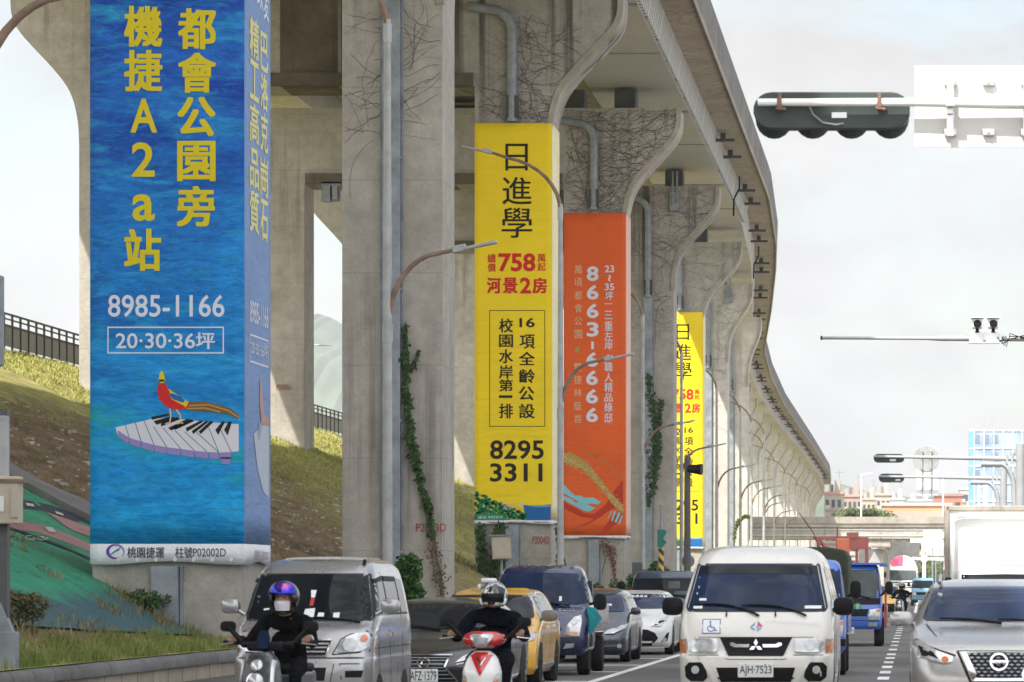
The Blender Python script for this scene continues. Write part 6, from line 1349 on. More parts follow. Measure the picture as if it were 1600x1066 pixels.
# building wrapped in blue netting
D = 600; nb = empty('netted_building', P(1575, 911, D)*1, 'high building under construction wrapped in blue safety netting and scaffolding', 'building'); nb.location = (P(1572, 0, D).x, D, 0)
W_ = P(1640, 0, D).x - P(1515, 0, D).x; x0 = P(1515, 0, D).x - nb.location.x; zt = P(0, 672, D).z
m, t, b = newmat('blue_netting'); pos = t.nodes.new('ShaderNodeNewGeometry').outputs['Position']
t.links.new(mixc(t, ramp(t, noise(t, .25, 5, .65, pos), .38, .62), (.17, .24, .36), (.33, .41, .50)), b.inputs['Base Color']); b.inputs['Roughness'].default_value = .9
q = MB(); q.box((x0+W_/2, 6, zt/2), (W_, 12, zt)); q.build('net', m, nb)
b2_ = pm('bright_blue_net', (.14, .33, .55), .8, .1, .3)
MB().box((x0+.3, -.06, zt/2), (.7, .1, zt)).build('net_edge', b2_, nb)
rr = random.Random(2)
for j in range(9):
    z = zt - .1 - j*2.75
    if z > 0: MB().box((x0+W_/2, -.1, z), (W_, .1, .16)).build('scaffold_ledger', M['white'], nb)
for i in range(9): MB().box((x0+.75+i*1.5, -.12, zt/2), (.13, .1, zt)).build('scaffold_standard', M['white'], nb)
for i in range(11):
    x = x0+.9+1.5*(i % 8)*.95; z = zt-1.4-2.75*rr.randrange(6); q = MB(); q.box((x+.2, -.02, z), (.9, .12, 1.3)); q.build('opening', pm('dim_opening', (.16, .20, .27), .9), nb) if z > 2 else None
q = MB()
for x in (1.5, 2.2, 3.5): q.tube([(x0+x, 2, zt), (x0+x, 2, zt+1.8+.3*x % 1)], .06, 5)
q.build('rebar', pm('rebar_pink', (.4, .3, .3), .9), nb)
q = MB()
for x in (P(1529, 0, D).x-nb.location.x, P(1541, 0, D).x-nb.location.x): q.box((x, -3, P(0, 758, D).z/2), (.22, .3, P(0, 758, D).z))
for k in range(8): z = P(0, 758, D).z - .4-k*1.1; q.tube([(P(1529, 0, D).x-nb.location.x, -3, z), (P(1541, 0, D).x-nb.location.x, -3, z-(.9 if k % 2 else -.2))], .07, 5)
q.build('hoist_mast', M['white'], nb)
# white signal arm, lamp and signs under the overpass
D = 330; o = empty('traffic_signal', (P(1444, 0, D).x, D, 0), 'small white double arm post with a blue foot beside the far trees', 'signal post')
q = MB(); q.tube([(0, 0, .4), (0, 0, P(0, 872, D).z)], .16); q.build('pole', M['white'], o, smooth=50); q = MB(); q.tube([(P(1425, 0, D).x-o.location.x, 0, P(0, 873, D).z), (P(1476, 0, D).x-o.location.x, 0, P(0, 875, D).z)], .13); q.box((0, 0, P(0, 873, D).z), (.5, .3, .5)); q.build('arm', M['white'], o)
MB().box((0, 0, .5), (.5, .5, 1.0)).build('base', pbl, o)
D = 300; o = empty('street_lamp', (P(1388, 0, D).x, D, 0), 'curved cream street lamp standing under the far overpass', 'street lamp')
q = MB(); q.tube([(0, 0, 0), (0, 0, P(0, 872, D).z), (-.12, 0, P(0, 862, D).z), (-.45, 0, P(0, 858, D).z), (-1.1, 0, P(0, 857, D).z)], [.13, .11, .1, .09, .08]); q.build('pole', M['rim'], o, smooth=50); MB().box((-1.1, 0, P(0, 857, D).z), (.5, .2, .12)).build('lamp_head', M['white'], o)
for (x, y, w_, h_, D, lb) in ((1457, 842, 1.6, 1.6, 350, 'round topped white sign board under the overpass'), (1470, 836, 1.2, .6, 352, 'small white sign board at the far right under the overpass'), (1462, 853, 2.6, 1.1, 356, 'broad white sign board below the round one'), (1446, 845, 2.8, .35, 358, 'thin long white board under the overpass'), (1470, 864, 1.8, .5, 354, 'low narrow white board beside the box truck')):
    o = empty('sign_board', P(x, y, D), lb, 'sign', 'white boards under the overpass'); MB().box((0, 0, 0), (w_, .08, h_)).build('panel', M['white'], o); MB().box((0, .1, -o.location.z/2), (.12, .1, o.location.z)).build('post', M['galv'], o)
D = 290; o = empty('warning_sign', P(1366, 872, D), 'white triangular sign under the far overpass', 'sign'); q = MB(); q.prism([(-.5, -.4), (.5, -.4), (0, .5)], lambda u, v, tt: (u, tt, v), 0, .04); q.build('panel', M['white'], o); MB().box((0, .08, -o.location.z/2), (.07, .07, o.location.z)).build('post', M['galv'], o)
# hills
hm, t, b = newmat('wooded_hill'); t.links.new(ramp(t, noise(t, .02, 5, .6), .35, .65, (.05, .075, .045), (.10, .13, .08)), b.inputs['Base Color']); b.inputs['Roughness'].default_value = 1
def hill(pts, D, dep):
    q = MB(); n = len(pts); xs_ = np.linspace(pts[0][0], pts[-1][0], 70); rr = np.random.default_rng(len(pts)); rows = []
    for k, (f_, d_) in enumerate(((0, 0), (.5, .3), (.82, .6), (1, 1), (.6, 1.6), (0, 2.2))):
        for x in xs_:
            y_ = np.interp(x, [p[0] for p in pts], [p[1] for p in pts]) - 1.2*rr.random(); pp_ = P(x, y_, D); q.v.append((pp_.x, D+(d_-1)*dep, max(-2, pp_.z*f_*(1+.05*(rr.random()-.5)*(f_ < 1))))) 
    q.f = [(k*70+i, k*70+i+1, (k+1)*70+i+1, (k+1)*70+i) for k in range(5) for i in range(69)]; q.m = [0]*len(q.f)
    return q.build('hills', hm, smooth=True)
tag(hill([(1150, 800), (1250, 775), (1290, 762), (1312, 757), (1330, 761), (1360, 771), (1400, 777), (1440, 776), (1500, 781), (1560, 788), (1700, 800)], 2600, 500), kind='structure')
tag(hill([(300, 640), (420, 560), (470, 505), (492, 490), (515, 496), (560, 520), (640, 548), (700, 560), (760, 580), (840, 620)], 3300, 600), kind='structure')
# ------------------------------------------------------------------ people on scooters
def cloth2(name, c):
    m, t, b = newmat(name); vec = t.nodes.new('ShaderNodeTexCoord').outputs['Object']; f = noise(t, 11, 4, .6, vec, (1, 1, 2.2), 2.5)
    t.links.new(ramp(t, f, .3, .7, tuple(x*.5 for x in c), tuple(x*2.0 for x in c)), b.inputs['Base Color']); b.inputs['Roughness'].default_value = .95; b.inputs['Specular IOR Level'].default_value = .04
    bump(t, b, f, 1, .06); return m
skin = pm('skin', (.30, .17, .11), .6, .12, 14); shirt = cloth2('black_shirt', (.008, .008, .009)); jacket = cloth2('navy_jacket', (.008, .009, .015)); trousers = cloth2('dark_trousers', (.012, .013, .018))
shoe = pm('shoe', (.03, .03, .03), .7)
def skinned(chain, mats, pick, name, parent, extra=None, sub=2):
    """chain: name -> (point, radius, parent name); one continuous surface grown over the joints"""
    names = list(chain); idx = {n: i for i, n in enumerate(names)}
    me = bpy.data.meshes.new(name); me.from_pydata([chain[n][0] for n in names], [(idx[chain[n][2]], idx[n]) for n in names if chain[n][2]], [])
    o = bpy.data.objects.new(name, me); COL.objects.link(o)
    md = o.modifiers.new('skin', 'SKIN'); md.use_smooth_shade = True; md.branch_smoothing = .6
    for n in names:
        d = me.skin_vertices[0].data[idx[n]]; r_ = chain[n][1]; d.radius = r_ if isinstance(r_, tuple) else (r_, r_); d.use_root = (idx[n] == 0)
    s_ = o.modifiers.new('sub', 'SUBSURF'); s_.levels = sub; s_.render_levels = sub
    out = bpy.data.meshes.new_from_object(o.evaluated_get(bpy.context.evaluated_depsgraph_get()))
    bpy.data.objects.remove(o); bpy.data.meshes.remove(me)
    bm = bmesh.new(); bm.from_mesh(out)
    if extra:
        off = len(bm.verts)
        for mb in extra:
            vv = [bm.verts.new(v) for v in mb.v]
            for f in mb.f:
                try: bm.faces.new([vv[i] for i in f])
                except ValueError: pass
    for f in bm.faces: f.material_index = pick(f.calc_center_median()); f.smooth = True
    bm.to_mesh(out); bm.free()
    for m_ in mats: out.materials.append(m_)
    out.name = name; o = bpy.data.objects.new(name, out); COL.objects.link(o); o.parent = parent
    return o
def head_mb(c, tilt=0):
    """a head with brow, nose, lips, chin and ears, looking towards -y"""
    q = MB(); q.sphere((0, 0, 0), (.078, .096, .118), 26, 20); vs = []
    for v in q.v:
        x, y, z = v
        if y < 0: 
            y -= .022*math.exp(-((x/.016)**2 + ((z+.012)/.022)**2)); y += .014*math.exp(-(((abs(x)-.032)/.016)**2 + ((z-.012)/.012)**2)); y -= .006*math.exp(-((x/.03)**2 + ((z+.055)/.010)**2)); y -= .008*math.exp(-((x/.03)**2+((z+.095)/.02)**2))
        if z < -.03: x *= 1 - .28*min(1, (-z-.03)/.08)
        x += math.copysign(.016, x)*math.exp(-(((abs(x)-.078)/.01)**2+((y-.01)/.02)**2+((z+.005)/.03)**2))
        p = Matrix.Rotation(tilt, 3, 'X') @ Vector((x, y, z)); vs.append(tuple(p + Vector(c)))
    q.v = vs; return q
def hand(ch, wrist, pal, side, pre):
    """palm, four unequal fingers curled over the grip, and a thumb from the side of the palm"""
    w_, p_ = Vector(wrist), Vector(pal); d = (p_-w_).normalized()
    for i, (off, ln) in enumerate(((-.030, .072), (-.010, .082), (.010, .076), (.030, .060))):
        b_ = p_ + Vector((off, 0, 0)) + d*.018
        ch[pre+f'k{i}'] = (b_, .011, pre+'palm'); m1 = b_ + Vector((0, -ln*.42, -.006)); m2 = m1 + Vector((0, -.010, -ln*.36)); m3 = m2 + Vector((0, ln*.20, -.016))
        ch[pre+f'a{i}'] = (m1, .0095, pre+f'k{i}'); ch[pre+f'b{i}'] = (m2, .0088, pre+f'a{i}'); ch[pre+f'c{i}'] = (m3, .008, pre+f'b{i}')
    t0 = p_ + Vector((-side*.036, .005, -.012)); ch[pre+'t0'] = (t0, .0125, pre+'palm'); ch[pre+'t1'] = (t0+Vector((-side*.012, -.030, -.018)), .0105, pre+'t0'); ch[pre+'t2'] = (t0+Vector((side*.006, -.048, -.034)), .009, pre+'t1')
def rider(loc, rz, label, top, bulk=1.0, neckline=1.0, lean=0, head_z=1.415, grips=((.36, -.20, 1.03), (-.36, -.20, 1.03)), head_x=0):
    r = empty('person', loc, label, 'person', 'scooter riders in the traffic', rz); ch = {}
    ch['pelvis'] = ((0, .38, .80), (.19*bulk, .16), None); ch['waist'] = ((0, .36, .95), (.225*bulk, .18), 'pelvis'); ch['chest'] = ((head_x*.5, .29, 1.10), (.23*bulk, .18), 'waist'); ch['collar'] = ((head_x*.8, .24, 1.235), (.13*bulk, .10), 'chest')
    ch['neck'] = ((head_x, .20, 1.31), (.056, .056), 'collar'); ch['skull'] = ((head_x, .175, head_z-.03), (.06, .06), 'neck')
    for sd, pre, g in ((1, 'r', grips[0]), (-1, 'l', grips[1])):
        G = Vector(g); sh = Vector((head_x*.7+sd*.185*bulk, .25, 1.205)); el = Vector((sd*.305*bulk+head_x*.3, .09, .985)); wr = G + Vector((sd*.01, .085, .025))
        ch[pre+'sh'] = (sh, .09*bulk, 'collar'); ch[pre+'ua'] = (sh.lerp(el, .5), .072*bulk, pre+'sh'); ch[pre+'el'] = (el, .058*bulk, pre+'ua'); ch[pre+'fa'] = (el.lerp(wr, .45), .052*bulk, pre+'el'); ch[pre+'wr'] = (wr, .029, pre+'fa')
        ch[pre+'palm'] = (G + Vector((0, .022, .022)), (.038, .017), pre+'wr'); hand(ch, wr, ch[pre+'palm'][0], sd, pre)
        ch[pre+'hip'] = ((sd*.11, .34, .78), .10*bulk, 'pelvis'); ch[pre+'th'] = ((sd*.17, .12, .76), .085*bulk, pre+'hip'); ch[pre+'kn'] = ((sd*.20, -.06, .70), .064, pre+'th'); ch[pre+'ca'] = ((sd*.17, .03, .50), .056, pre+'kn'); ch[pre+'an'] = ((sd*.13, .02, .33), .04, pre+'ca'); ch[pre+'to'] = ((sd*.14, -.13, .29), .036, pre+'an')
    hd = head_mb((head_x, .15, head_z), 0)
    wr_y = max(grips[0][1], grips[1][1]) + .075
    def pick(c):
        if c.z > 1.30 - .0 or (c.z > 1.235*neckline and abs(c.x-head_x) < .07 and c.y < .24): return 0
        if c.y < wr_y and c.z > .93 and abs(c.x) > .2: return 0
        if c.z < .36: return 3
        return 1 if c.z > .84 else 2
    q = MB(); q.tube([(head_x+.083*math.cos(a), .205+.075*math.sin(a), 1.262+.028*math.sin(a)) for a in np.linspace(0, 2*math.pi, 22)], .016, 8); q.build('collar', top, r, smooth=True)
    skinned(ch, [skin, top, trousers, shoe], pick, 'body', r, [hd]); return r
def open_helmet(r, c, shell_m, visor_m, rad=.152):
    q = MB(); N_, K_ = 40, 26; vs, keep = [], {}
    for i in range(K_+1):
        for j in range(N_):
            a = math.pi*i/K_; b_ = 2*math.pi*j/N_; vs.append((rad*.92*math.sin(a)*math.cos(b_), rad*1.05*math.sin(a)*math.sin(b_), rad*math.cos(a)))
    fs = []
    for i in range(K_):
        for j in range(N_):
            f = (i*N_+j, (i+1)*N_+j, (i+1)*N_+(j+1) % N_, i*N_+(j+1) % N_); cxx = sum(vs[k][0] for k in f)/4; cyy = sum(vs[k][1] for k in f)/4; czz = sum(vs[k][2] for k in f)/4
            if czz < -.105: continue
            if cyy < -.02 and czz < .03 and abs(cxx) < .112: continue
            fs.append(f)
    q.add([tuple(Vector(v)+Vector(c)) for v in vs], fs); o = q.build('helmet', shell_m, r, smooth=50); o.modifiers.new('thickness', 'SOLIDIFY').thickness = .022
    q = MB(); n1, n2 = 20, 7
    for i in range(n2+1):
        for j in range(n1+1):
            e_ = R(8 + 50*i/n2); b_ = R(-90-66+132*j/n1); rr = rad*1.06
            q.v.append(tuple(Vector((rr*.95*math.cos(e_)*math.cos(b_), rr*1.08*math.cos(e_)*math.sin(b_), rr*math.sin(e_)+.0))+Vector(c)))
    q.f = [(i*(n1+1)+j, i*(n1+1)+j+1, (i+1)*(n1+1)+j+1, (i+1)*(n1+1)+j) for i in range(n2) for j in range(n1)]; q.m = [0]*len(q.f); v = q.build('visor', visor_m, r, smooth=60); v.modifiers.new('thickness', 'SOLIDIFY').thickness = .004
    q = MB(); q.tube([Vector(c)+Vector(p) for p in ((.115, .0, -.09), (.09, -.05, -.15), (0, -.075, -.165), (-.09, -.05, -.15), (-.115, 0, -.09))], .008, 6); q.build('chin_strap', M['black'], r, smooth=True)
def scooter(loc, rz, label, main, side, kind):
    s = empty('scooter', loc, label, 'scooter', 'scooters ridden in the traffic', rz)
    for y in (-.64, .62): 
        wheel(s, .0001, y, .22, .10)
    if kind == 1:   # upright shield with stacked round lamps
        sh = Shell([(.30, -.52, -.30, .15, .06, .04, .03), (.45, -.60, -.34, .19, .07, .05, .03), (.62, -.62, -.36, .185, .07, .05, .04), (.80, -.57, -.36, .165, .07, .05, .04), (.88, -.53, -.36, .13, .06, .05, .03), (.92, -.49, -.37, .08, .04, .03, .02)])
    else:
        sh = Shell([(.28, -.52, -.30, .12, .06, .04, .05), (.45, -.62, -.36, .19, .08, .05, .07), (.62, -.62, -.38, .20, .09, .05, .08), (.74, -.57, -.38, .175, .08, .05, .07), (.82, -.52, -.38, .13, .06, .05, .05), (.86, -.48, -.39, .08, .04, .03, .03)])
    sh.body(main, s, 'front_shield')
    def dec(nm, mt, pl, e=.008, bulge=0, step=.04, rnd=0): 
        q = MB(); sh.decal(q, pl, 'f', e, step, 0, rnd, bulge); return q.build(nm, mt, s, smooth=35, fix=False) if q.f else None
    if kind == 1:
        dec('centre_panel', side, full([(0, .40), (.10, .42), (.13, .74), (.09, .88), (0, .89)]), .01)
        for sx_ in (1, -1): dec('shield_trim', M['silverm'], [(sx_*.14, .36), (sx_*.175, .40), (sx_*.15, .84), (sx_*.125, .85), (sx_*.14, .6)][::sx_], .012)
        dec('headlight', V['lens'], grid_el(0, .80, .052, .05, 18), .014, .02); dec('lamp_bezel', V['chrome'], grid_el(0, .80, .062, .06, 18), .010)
        dec('lamp_bezel', V['chrome'], grid_el(0, .655, .085, .08, 18), .012); dec('headlight', V['lens'], grid_el(0, .655, .072, .068, 18), .018, .03)
        q = MB(); q.prism([(-.05, .95), (.05, .95), (.065, 1.04), (.04, 1.12), (-.04, 1.12), (-.065, 1.04)], lambda u, v, tt: (u, -.42+(v-.95)*.35+tt, v), 0, .006); q.build('flyscreen', V['glassb'], s)
        hbm = M['black']
    else:
        dec('chevron', side, [(-.105, .845), (.105, .845), (.115, .82), (0, .60), (-.115, .82)], .010); dec('chevron_inset', main, full([(0, .69), (.06, .80), (0, .80)]), .013) if False else None
        dec('emblem', V['dark'], [(-.055, .80), (-.03, .79), (0, .735), (.03, .79), (.055, .80), (.0, .70)], .015)
        dec('emblem', V['chrome'], [(-.05, .79), (-.042, .792), (0, .72), (.042, .792), (.05, .79), (0, .702)], .018)
        for sx_ in (1, -1): dec('indicator', V['lens'], [(sx_*.12, .48), (sx_*.185, .52), (sx_*.175, .64), (sx_*.14, .60)][::sx_], .012, .01); dec('indicator_bulb', V['amber'], [(sx_*.135, .50), (sx_*.17, .52), (sx_*.165, .57), (sx_*.14, .55)][::sx_], .026)
        hbm = side
    if kind == 2:   # handlebar cowl with the lamp in it
        sh2 = Shell([(.885, -.44, -.20, .10, .05, .04, .03), (.93, -.54, -.18, .19, .09, .05, .10), (.98, -.55, -.18, .22, .10, .05, .14), (1.03, -.50, -.18, .19, .09, .05, .12), (1.06, -.44, -.20, .12, .06, .04, .06)]); sh2.body(side, s, 'handlebar_cowl')
        q = MB(); sh2.decal(q, full([(0, .905), (.05, .91), (.125, 1.015), (.09, 1.03), (0, 1.02)]), 'f', .012, .04, 0, 0, .015); q.build('headlight', V['lens'], s, smooth=35, fix=False)
        q = MB(); sh2.decal(q, full([(0, .93), (.04, .935), (.075, .99), (0, .995)]), 'f', .03, .04); q.build('lamp_bowl', V['reflector'], s, smooth=35, fix=False)
    q = MB(); q.tube([(-.42, -.17, 1.01), (-.2, -.24, 1.0), (0, -.28, .98), (.2, -.24, 1.0), (.42, -.17, 1.01)], .016); q.tube([(0, -.28, .98), (0, -.40, .75)], .03); q.build('handlebar', M['black'], s, smooth=50)
    if kind == 1: q = MB(); q.box((0, -.31, .97), (.34, .14, .09)); q.box((.2, -.26, .985), (.12, .08, .06)); q.box((-.2, -.26, .985), (.12, .08, .06)); bevel(q.build('switch_housing', M['black'], s), .03, 3)
    for sx_ in (1, -1):
        q = MB(); q.tube([(sx_*.30, -.21, 1.0), (sx_*.45, -.19, 1.005)], .021, 12); q.build('grip', M['rubber'], s, smooth=50)
        q = MB(); q.tube([(sx_*.33, -.27, 1.0), (sx_*.47, -.27, .985)], .007, 6); q.build('brake_lever', M['silverm'], s, smooth=True)
        m_ = mirror(s, (sx_*.40, -.22, 1.155), (.15, .035, .10), M['black'], (sx_*.26, -.23, 1.01), 'rear_mirror')
    q = MB(); q.lathe([(.24, -.055), (.25, 0), (.24, .055)], (0, -.64, .23), 'x', 24); q.v = [v if v[2] > .24 else (v[0]*.9, v[1], .24) for v in q.v]; q.build('front_fender', main, s, smooth=50)
    q = MB(); q.box((0, -.1, .28), (.34, .5, .08)); q.box((0, .35, .52), (.32, .6, .4)); q.box((0, .62, .62), (.26, .4, .22)); bevel(q.build('body', main, s), .07, 3)
    q = MB(); q.box((0, .38, .755), (.28, .72, .09)); bevel(q.build('seat', M['black'], s), .04, 3)
    return s
# rider on the dark scooter
a_ = -R(9); Xr, Yr = P(438, 0, 36.2).x, 36.0
sm_ = pm('scooter_grey', (.075, .08, .085), .35, .15, 3, .3, .4); sd_ = pm('scooter_dark', (.03, .032, .035), .4, .15, 3, .2, .4)
scooter((Xr, Yr, 0), a_, 'dark grey scooter with two stacked round lamps, ridden by the masked person in black', sm_, sd_, 1)
r = rider((Xr, Yr, 0), a_, 'person in black top and white face mask, blue visored helmet, riding the dark scooter', shirt, 1.03, head_z=1.41, head_x=.02)
m, t, b = newmat('blue_mirror_visor'); vec = t.nodes.new('ShaderNodeTexCoord').outputs['Object']; f = noise(t, 7, 2, .5, vec)
rp_ = t.nodes.new('ShaderNodeValToRGB'); e = rp_.color_ramp.elements; e[0].position = .36; e[0].color = (.012, .012, .10, 1); e[1].position = .56; e[1].color = (.03, .05, .55, 1); e2_ = e.new(.68); e2_.color = (.35, .06, .30, 1); e3_ = e.new(.78); e3_.color = (.5, .25, .08, 1)
t.links.new(f, rp_.inputs[0]); t.links.new(rp_.outputs[0], b.inputs['Base Color']); b.inputs['Metallic'].default_value = .7; b.inputs['Roughness'].default_value = .12
open_helmet(r, (.02, .165, 1.43), pm('helmet_black', (.012, .012, .014), .18, .1, 5, 0, .6), m)
q = MB(); n1, n2 = 14, 8       # face mask
for i in range(n2+1):
    for j in range(n1+1):
        v_ = -.018 - .092*i/n2; u_ = R(-90-62+124*j/n1); k = 1 + .0*i; taper = 1 - .22*max(0, (i/n2-.4))
        q.v.append((.02+.088*taper*math.cos(u_), .155+(.118 + .022*math.exp(-((j-n1/2)/3)**2))*taper*math.sin(u_) + .003*math.sin(i*2.1), 1.41+v_))
q.f = [(i*(n1+1)+j, i*(n1+1)+j+1, (i+1)*(n1+1)+j+1, (i+1)*(n1+1)+j) for i in range(n2) for j in range(n1)]; q.m = [0]*len(q.f)
q.build('face_mask', pm('mask_cloth', (.62, .60, .68), .85, .06, 12, bmp=.3), r, smooth=60)
q = MB()
for sx_ in (1, -1): q.sphere((.02+sx_*.032, .066, 1.424), (.016, .008, .008), 10, 6)
q.build('eyes', pm('eye_dark', (.03, .025, .02), .3), r, smooth=True)
q = MB(); q.tube([(.365, -.13, 1.035), (.372, -.115, 1.04)], .036, 14); q.build('wristwatch', M['silverm'], r, smooth=50)
# rider on the red and white scooter
a2 = R(-2); Xr, Yr = P(767, 0, 40.2).x, 40.0
swh = paint('scooter_white_paint', (.70, .69, .68), 0, .25); srd = paint('scooter_red_paint', (.45, .012, .015), .05, .22)
scooter((Xr, Yr, 0), a2, 'white scooter with red handlebar cowl and red chevron, in front of the dark sedan', swh, srd, 2)
r2 = rider((Xr, Yr, 0), a2, 'person in dark jacket and patterned black, white and gold helmet on the red scooter', jacket, 1.18, 1.06, head_z=1.40, head_x=.03)
m, t, b = newmat('patterned_helmet'); vec = t.nodes.new('ShaderNodeTexCoord').outputs['Object']
n_ = noise(t, 9, 3, .6, vec, (1, 1, .45), 1.2); n2_ = noise(t, 6, 3, .6, vec, (1.2, 1.2, .5), 1.6)
cc = mixc(t, ramp(t, n_, .47, .53), (.015, .015, .015), (.62, .62, .60)); cc = mixc(t, ramp(t, n2_, .60, .64), cc, (.40, .29, .09))
t.links.new(cc, b.inputs['Base Color']); b.inputs['Roughness'].default_value = .2; b.inputs['Coat Weight'].default_value = .6
q = MB(); c0 = Vector((.03, .17, 1.425)); q.sphere((0, 0, 0), (.142, .165, .158), 32, 24); vs = []
for x, y, z in q.v:
    if y < -.05 and z < -.03: y -= .02*math.exp(-((z+.085)/.03)**2)
    if z < -.11: z = -.11 - (z+.11)*.2
    vs.append(tuple(Vector((x, y, z))+c0))
q.v = vs; q.build('helmet', m, r2, smooth=60)
q = MB(); n1, n2 = 18, 8
for i in range(n2+1):
    for j in range(n1+1):
        e_ = -.062 + .10*i/n2; b_ = R(-90-58+116*j/n1); k = math.sqrt(max(.05, 1-(e_/.158)**2))*1.02
        q.v.append(tuple(Vector((.142*k*math.cos(b_), .165*k*math.sin(b_)-.004, e_-.01))+c0))
q.f = [(i*(n1+1)+j, i*(n1+1)+j+1, (i+1)*(n1+1)+j+1, (i+1)*(n1+1)+j) for i in range(n2) for j in range(n1)]; q.m = [0]*len(q.f); o = q.build('visor', V['glass'], r2, smooth=60); o.modifiers.new('thickness', 'SOLIDIFY').thickness = .004
q = MB(); q.box((-.02, .15, 1.585), (.15, .16, .05)); q.box((-.115, .16, 1.52), (.04, .12, .06)); bevel(q.build('helmet_vent', pm('vent_white', (.62, .62, .68), .4), r2, smooth=30), .02, 3)
q = MB(); [q.box(Vector((sx_*.115, -.06, -.06))+c0, (.045, .06, .075), 0, Matrix.Rotation(R(20*sx_), 3, 'Y')) for sx_ in (1, -1)]; bevel(q.build('cheek_panel', wl, r2, smooth=30), .018, 2)
# far motorcyclist
def copy_at(o, loc, label): c = copy_tree(o); c.location = loc; c['label'] = label; return c
far_sc = [o for o in bpy.data.objects if o.name.startswith('scooter') and o.parent is None and o.get('category') == 'scooter'][0]
copy_at(far_sc, (P(1407, 0, 150).x+.03, 150, 0), 'tiny dark scooter far down the road beside the distant taxi'); copy_at(r2, (P(1407, 0, 150).x+.03, 150, 0), 'tiny dark clad rider far down the road beside the distant taxi')
# ------------------------------------------------------------------ plants
def leafmat(name, a, b_, rough=.6):
    m, t, b = newmat(name); oi = t.nodes.new('ShaderNodeNewGeometry')
    t.links.new(mixc(t, noise(t, 5, 4, .7), mixc(t, oi.outputs['Random Per Island'], a, b_), tuple(x*.6 for x in a)), b.inputs['Base Color']); b.inputs['Roughness'].default_value = rough; b.inputs['Specular IOR Level'].default_value = .3
    b.inputs['Transmission Weight'].default_value = 0; return m
LF = leafmat('leaf_green', (.035, .085, .02), (.09, .16, .035)); LFD = leafmat('ivy_leaf', (.03, .075, .018), (.08, .15, .04)); LFB = leafmat('bush_leaf', (.03, .10, .02), (.09, .21, .04)); STRAW = leafmat('straw_blade', (.16, .15, .05), (.40, .33, .17), .9)
DRY = pm('dry_vine_stem', (.13, .11, .09), .9, .4, 5); REDV = pm('red_dry_vine', (.16, .06, .045), .9, .4, 5); BARK = pm('bark', (.10, .08, .06), .9, .3, 5)
FARL = leafmat('far_tree_leaf', (.07, .11, .03), (.20, .23, .07)); GRS = leafmat('grass_blade', (.26, .28, .06), (.56, .50, .19), .8); GRD = leafmat('weed_blade', (.13, .19, .035), (.36, .37, .11), .8)
rg = np.random.default_rng(11)
def leaves(q, pts, size, up=None, mi=0, spread=1.0):
    for p in pts:
        n = Vector(rg.normal(size=3)); n = (n if up is None else n*.6 + Vector(up)).normalized(); a = n.orthogonal().normalized(); a.rotate(Matrix.Rotation(rg.random()*6.28, 3, n)); b_ = n.cross(a); s = size*(.6+.8*rg.random()); p = Vector(p)
        q.add([p-a*s*.9, p-a*s*.1+b_*s*.42+n*s*.12, p+a*s, p-a*s*.1-b_*s*.42+n*s*.12], [(0, 1, 2), (0, 2, 3)], mi)
def bush(name, loc, rx, rz, n, size, label, mat=LFB, cat='bush', grp='bushes at the foot of the piers'):
    r = empty(name, loc, label, cat, grp); q = MB(); cl = [Vector((rg.normal()*rx*.45, rg.normal()*rx*.4, rz*(.25+.6*rg.random()))) for _ in range(14)]
    pts = []
    for _ in range(n):
        c_ = cl[rg.integers(14)]; d = Vector(rg.normal(size=3)).normalized()*(rx*.42*rg.random()**.35); d.z *= rz/rx*.6; p = c_+d; p.z = max(.05, p.z); pts.append(p)
    leaves(q, pts, size, (0, -.3, .6)); q.build('foliage', mat, r, fix=False)
    q = MB(); [q.tube([(0, 0, -.2), c_*.5, c_], [.025, .018, .008], 5) for c_ in cl[:8]]; q.build('stem', BARK, r, smooth=True); return r
bush('bush', (P(640, 0, 97).x, 96.6, slope_z(P(640, 0, 97).x, 96.6)), .55, 1.45, 1500, .11, 'glossy round green bush at the foot of the bare grey pier behind the silver van')
bush('bush', (P(985, 0, 158).x, 158, .35), .55, 1.5, 900, .12, 'green bush behind the white hatchback, right of the orange banner')
bush('bush', (P(1021, 0, 165).x, 165, .4), .65, 2.1, 1100, .13, 'taller dark green bush above the rearmost dark truck', LF)
bush('bush', (P(936, 0, 160).x, 160, .35), .42, 1.15, 500, .12, 'small low green plant below the orange banner', LF)
# climbing vines
def vine(Dn, pxs, n, wid, size, label, mat, stem=DRY, off=.12, grp='vines climbing the piers', up=(0, -1, .2)):
    D = D0 + DD*Dn - off; r = empty('climbing_vine', P(*pxs[-1][:2], D), label, 'vine', grp); q = MB(); pts = []; o = r.location
    L = len(pxs)-1
    for _ in range(n):
        t_ = rg.random()*L; i = int(t_); f_ = t_-i; x = pxs[i][0]*(1-f_)+pxs[i+1][0]*f_; y = pxs[i][1]*(1-f_)+pxs[i+1][1]*f_; w_ = (pxs[i][2]*(1-f_)+pxs[i+1][2]*f_)*wid
        p = P(x + rg.normal()*w_, y + rg.normal()*w_*.8, D); p.y += -.10*rg.random(); pts.append(p - o)
    leaves(q, pts, size, up); 
    if n: q.build('foliage', mat, r, fix=False)
    q = MB()
    for k in range(4): q.tube([P(x+rg.normal()*w_*wid*.7, y, D+off-.03)-o for x, y, w_ in pxs], .012, 5)
    q.build('stem', stem, r, smooth=True); return r
vine(1, [(633, 508, 3), (634, 560, 5), (634, 610, 6), (640, 660, 6), (645, 700, 7), (654, 740, 5), (663, 775, 4), (671, 800, 4), (676, 840, 4)], 800, .62, .085, 'dark green ivy climbing beside the steel duct of the bare grey pier', LFD)
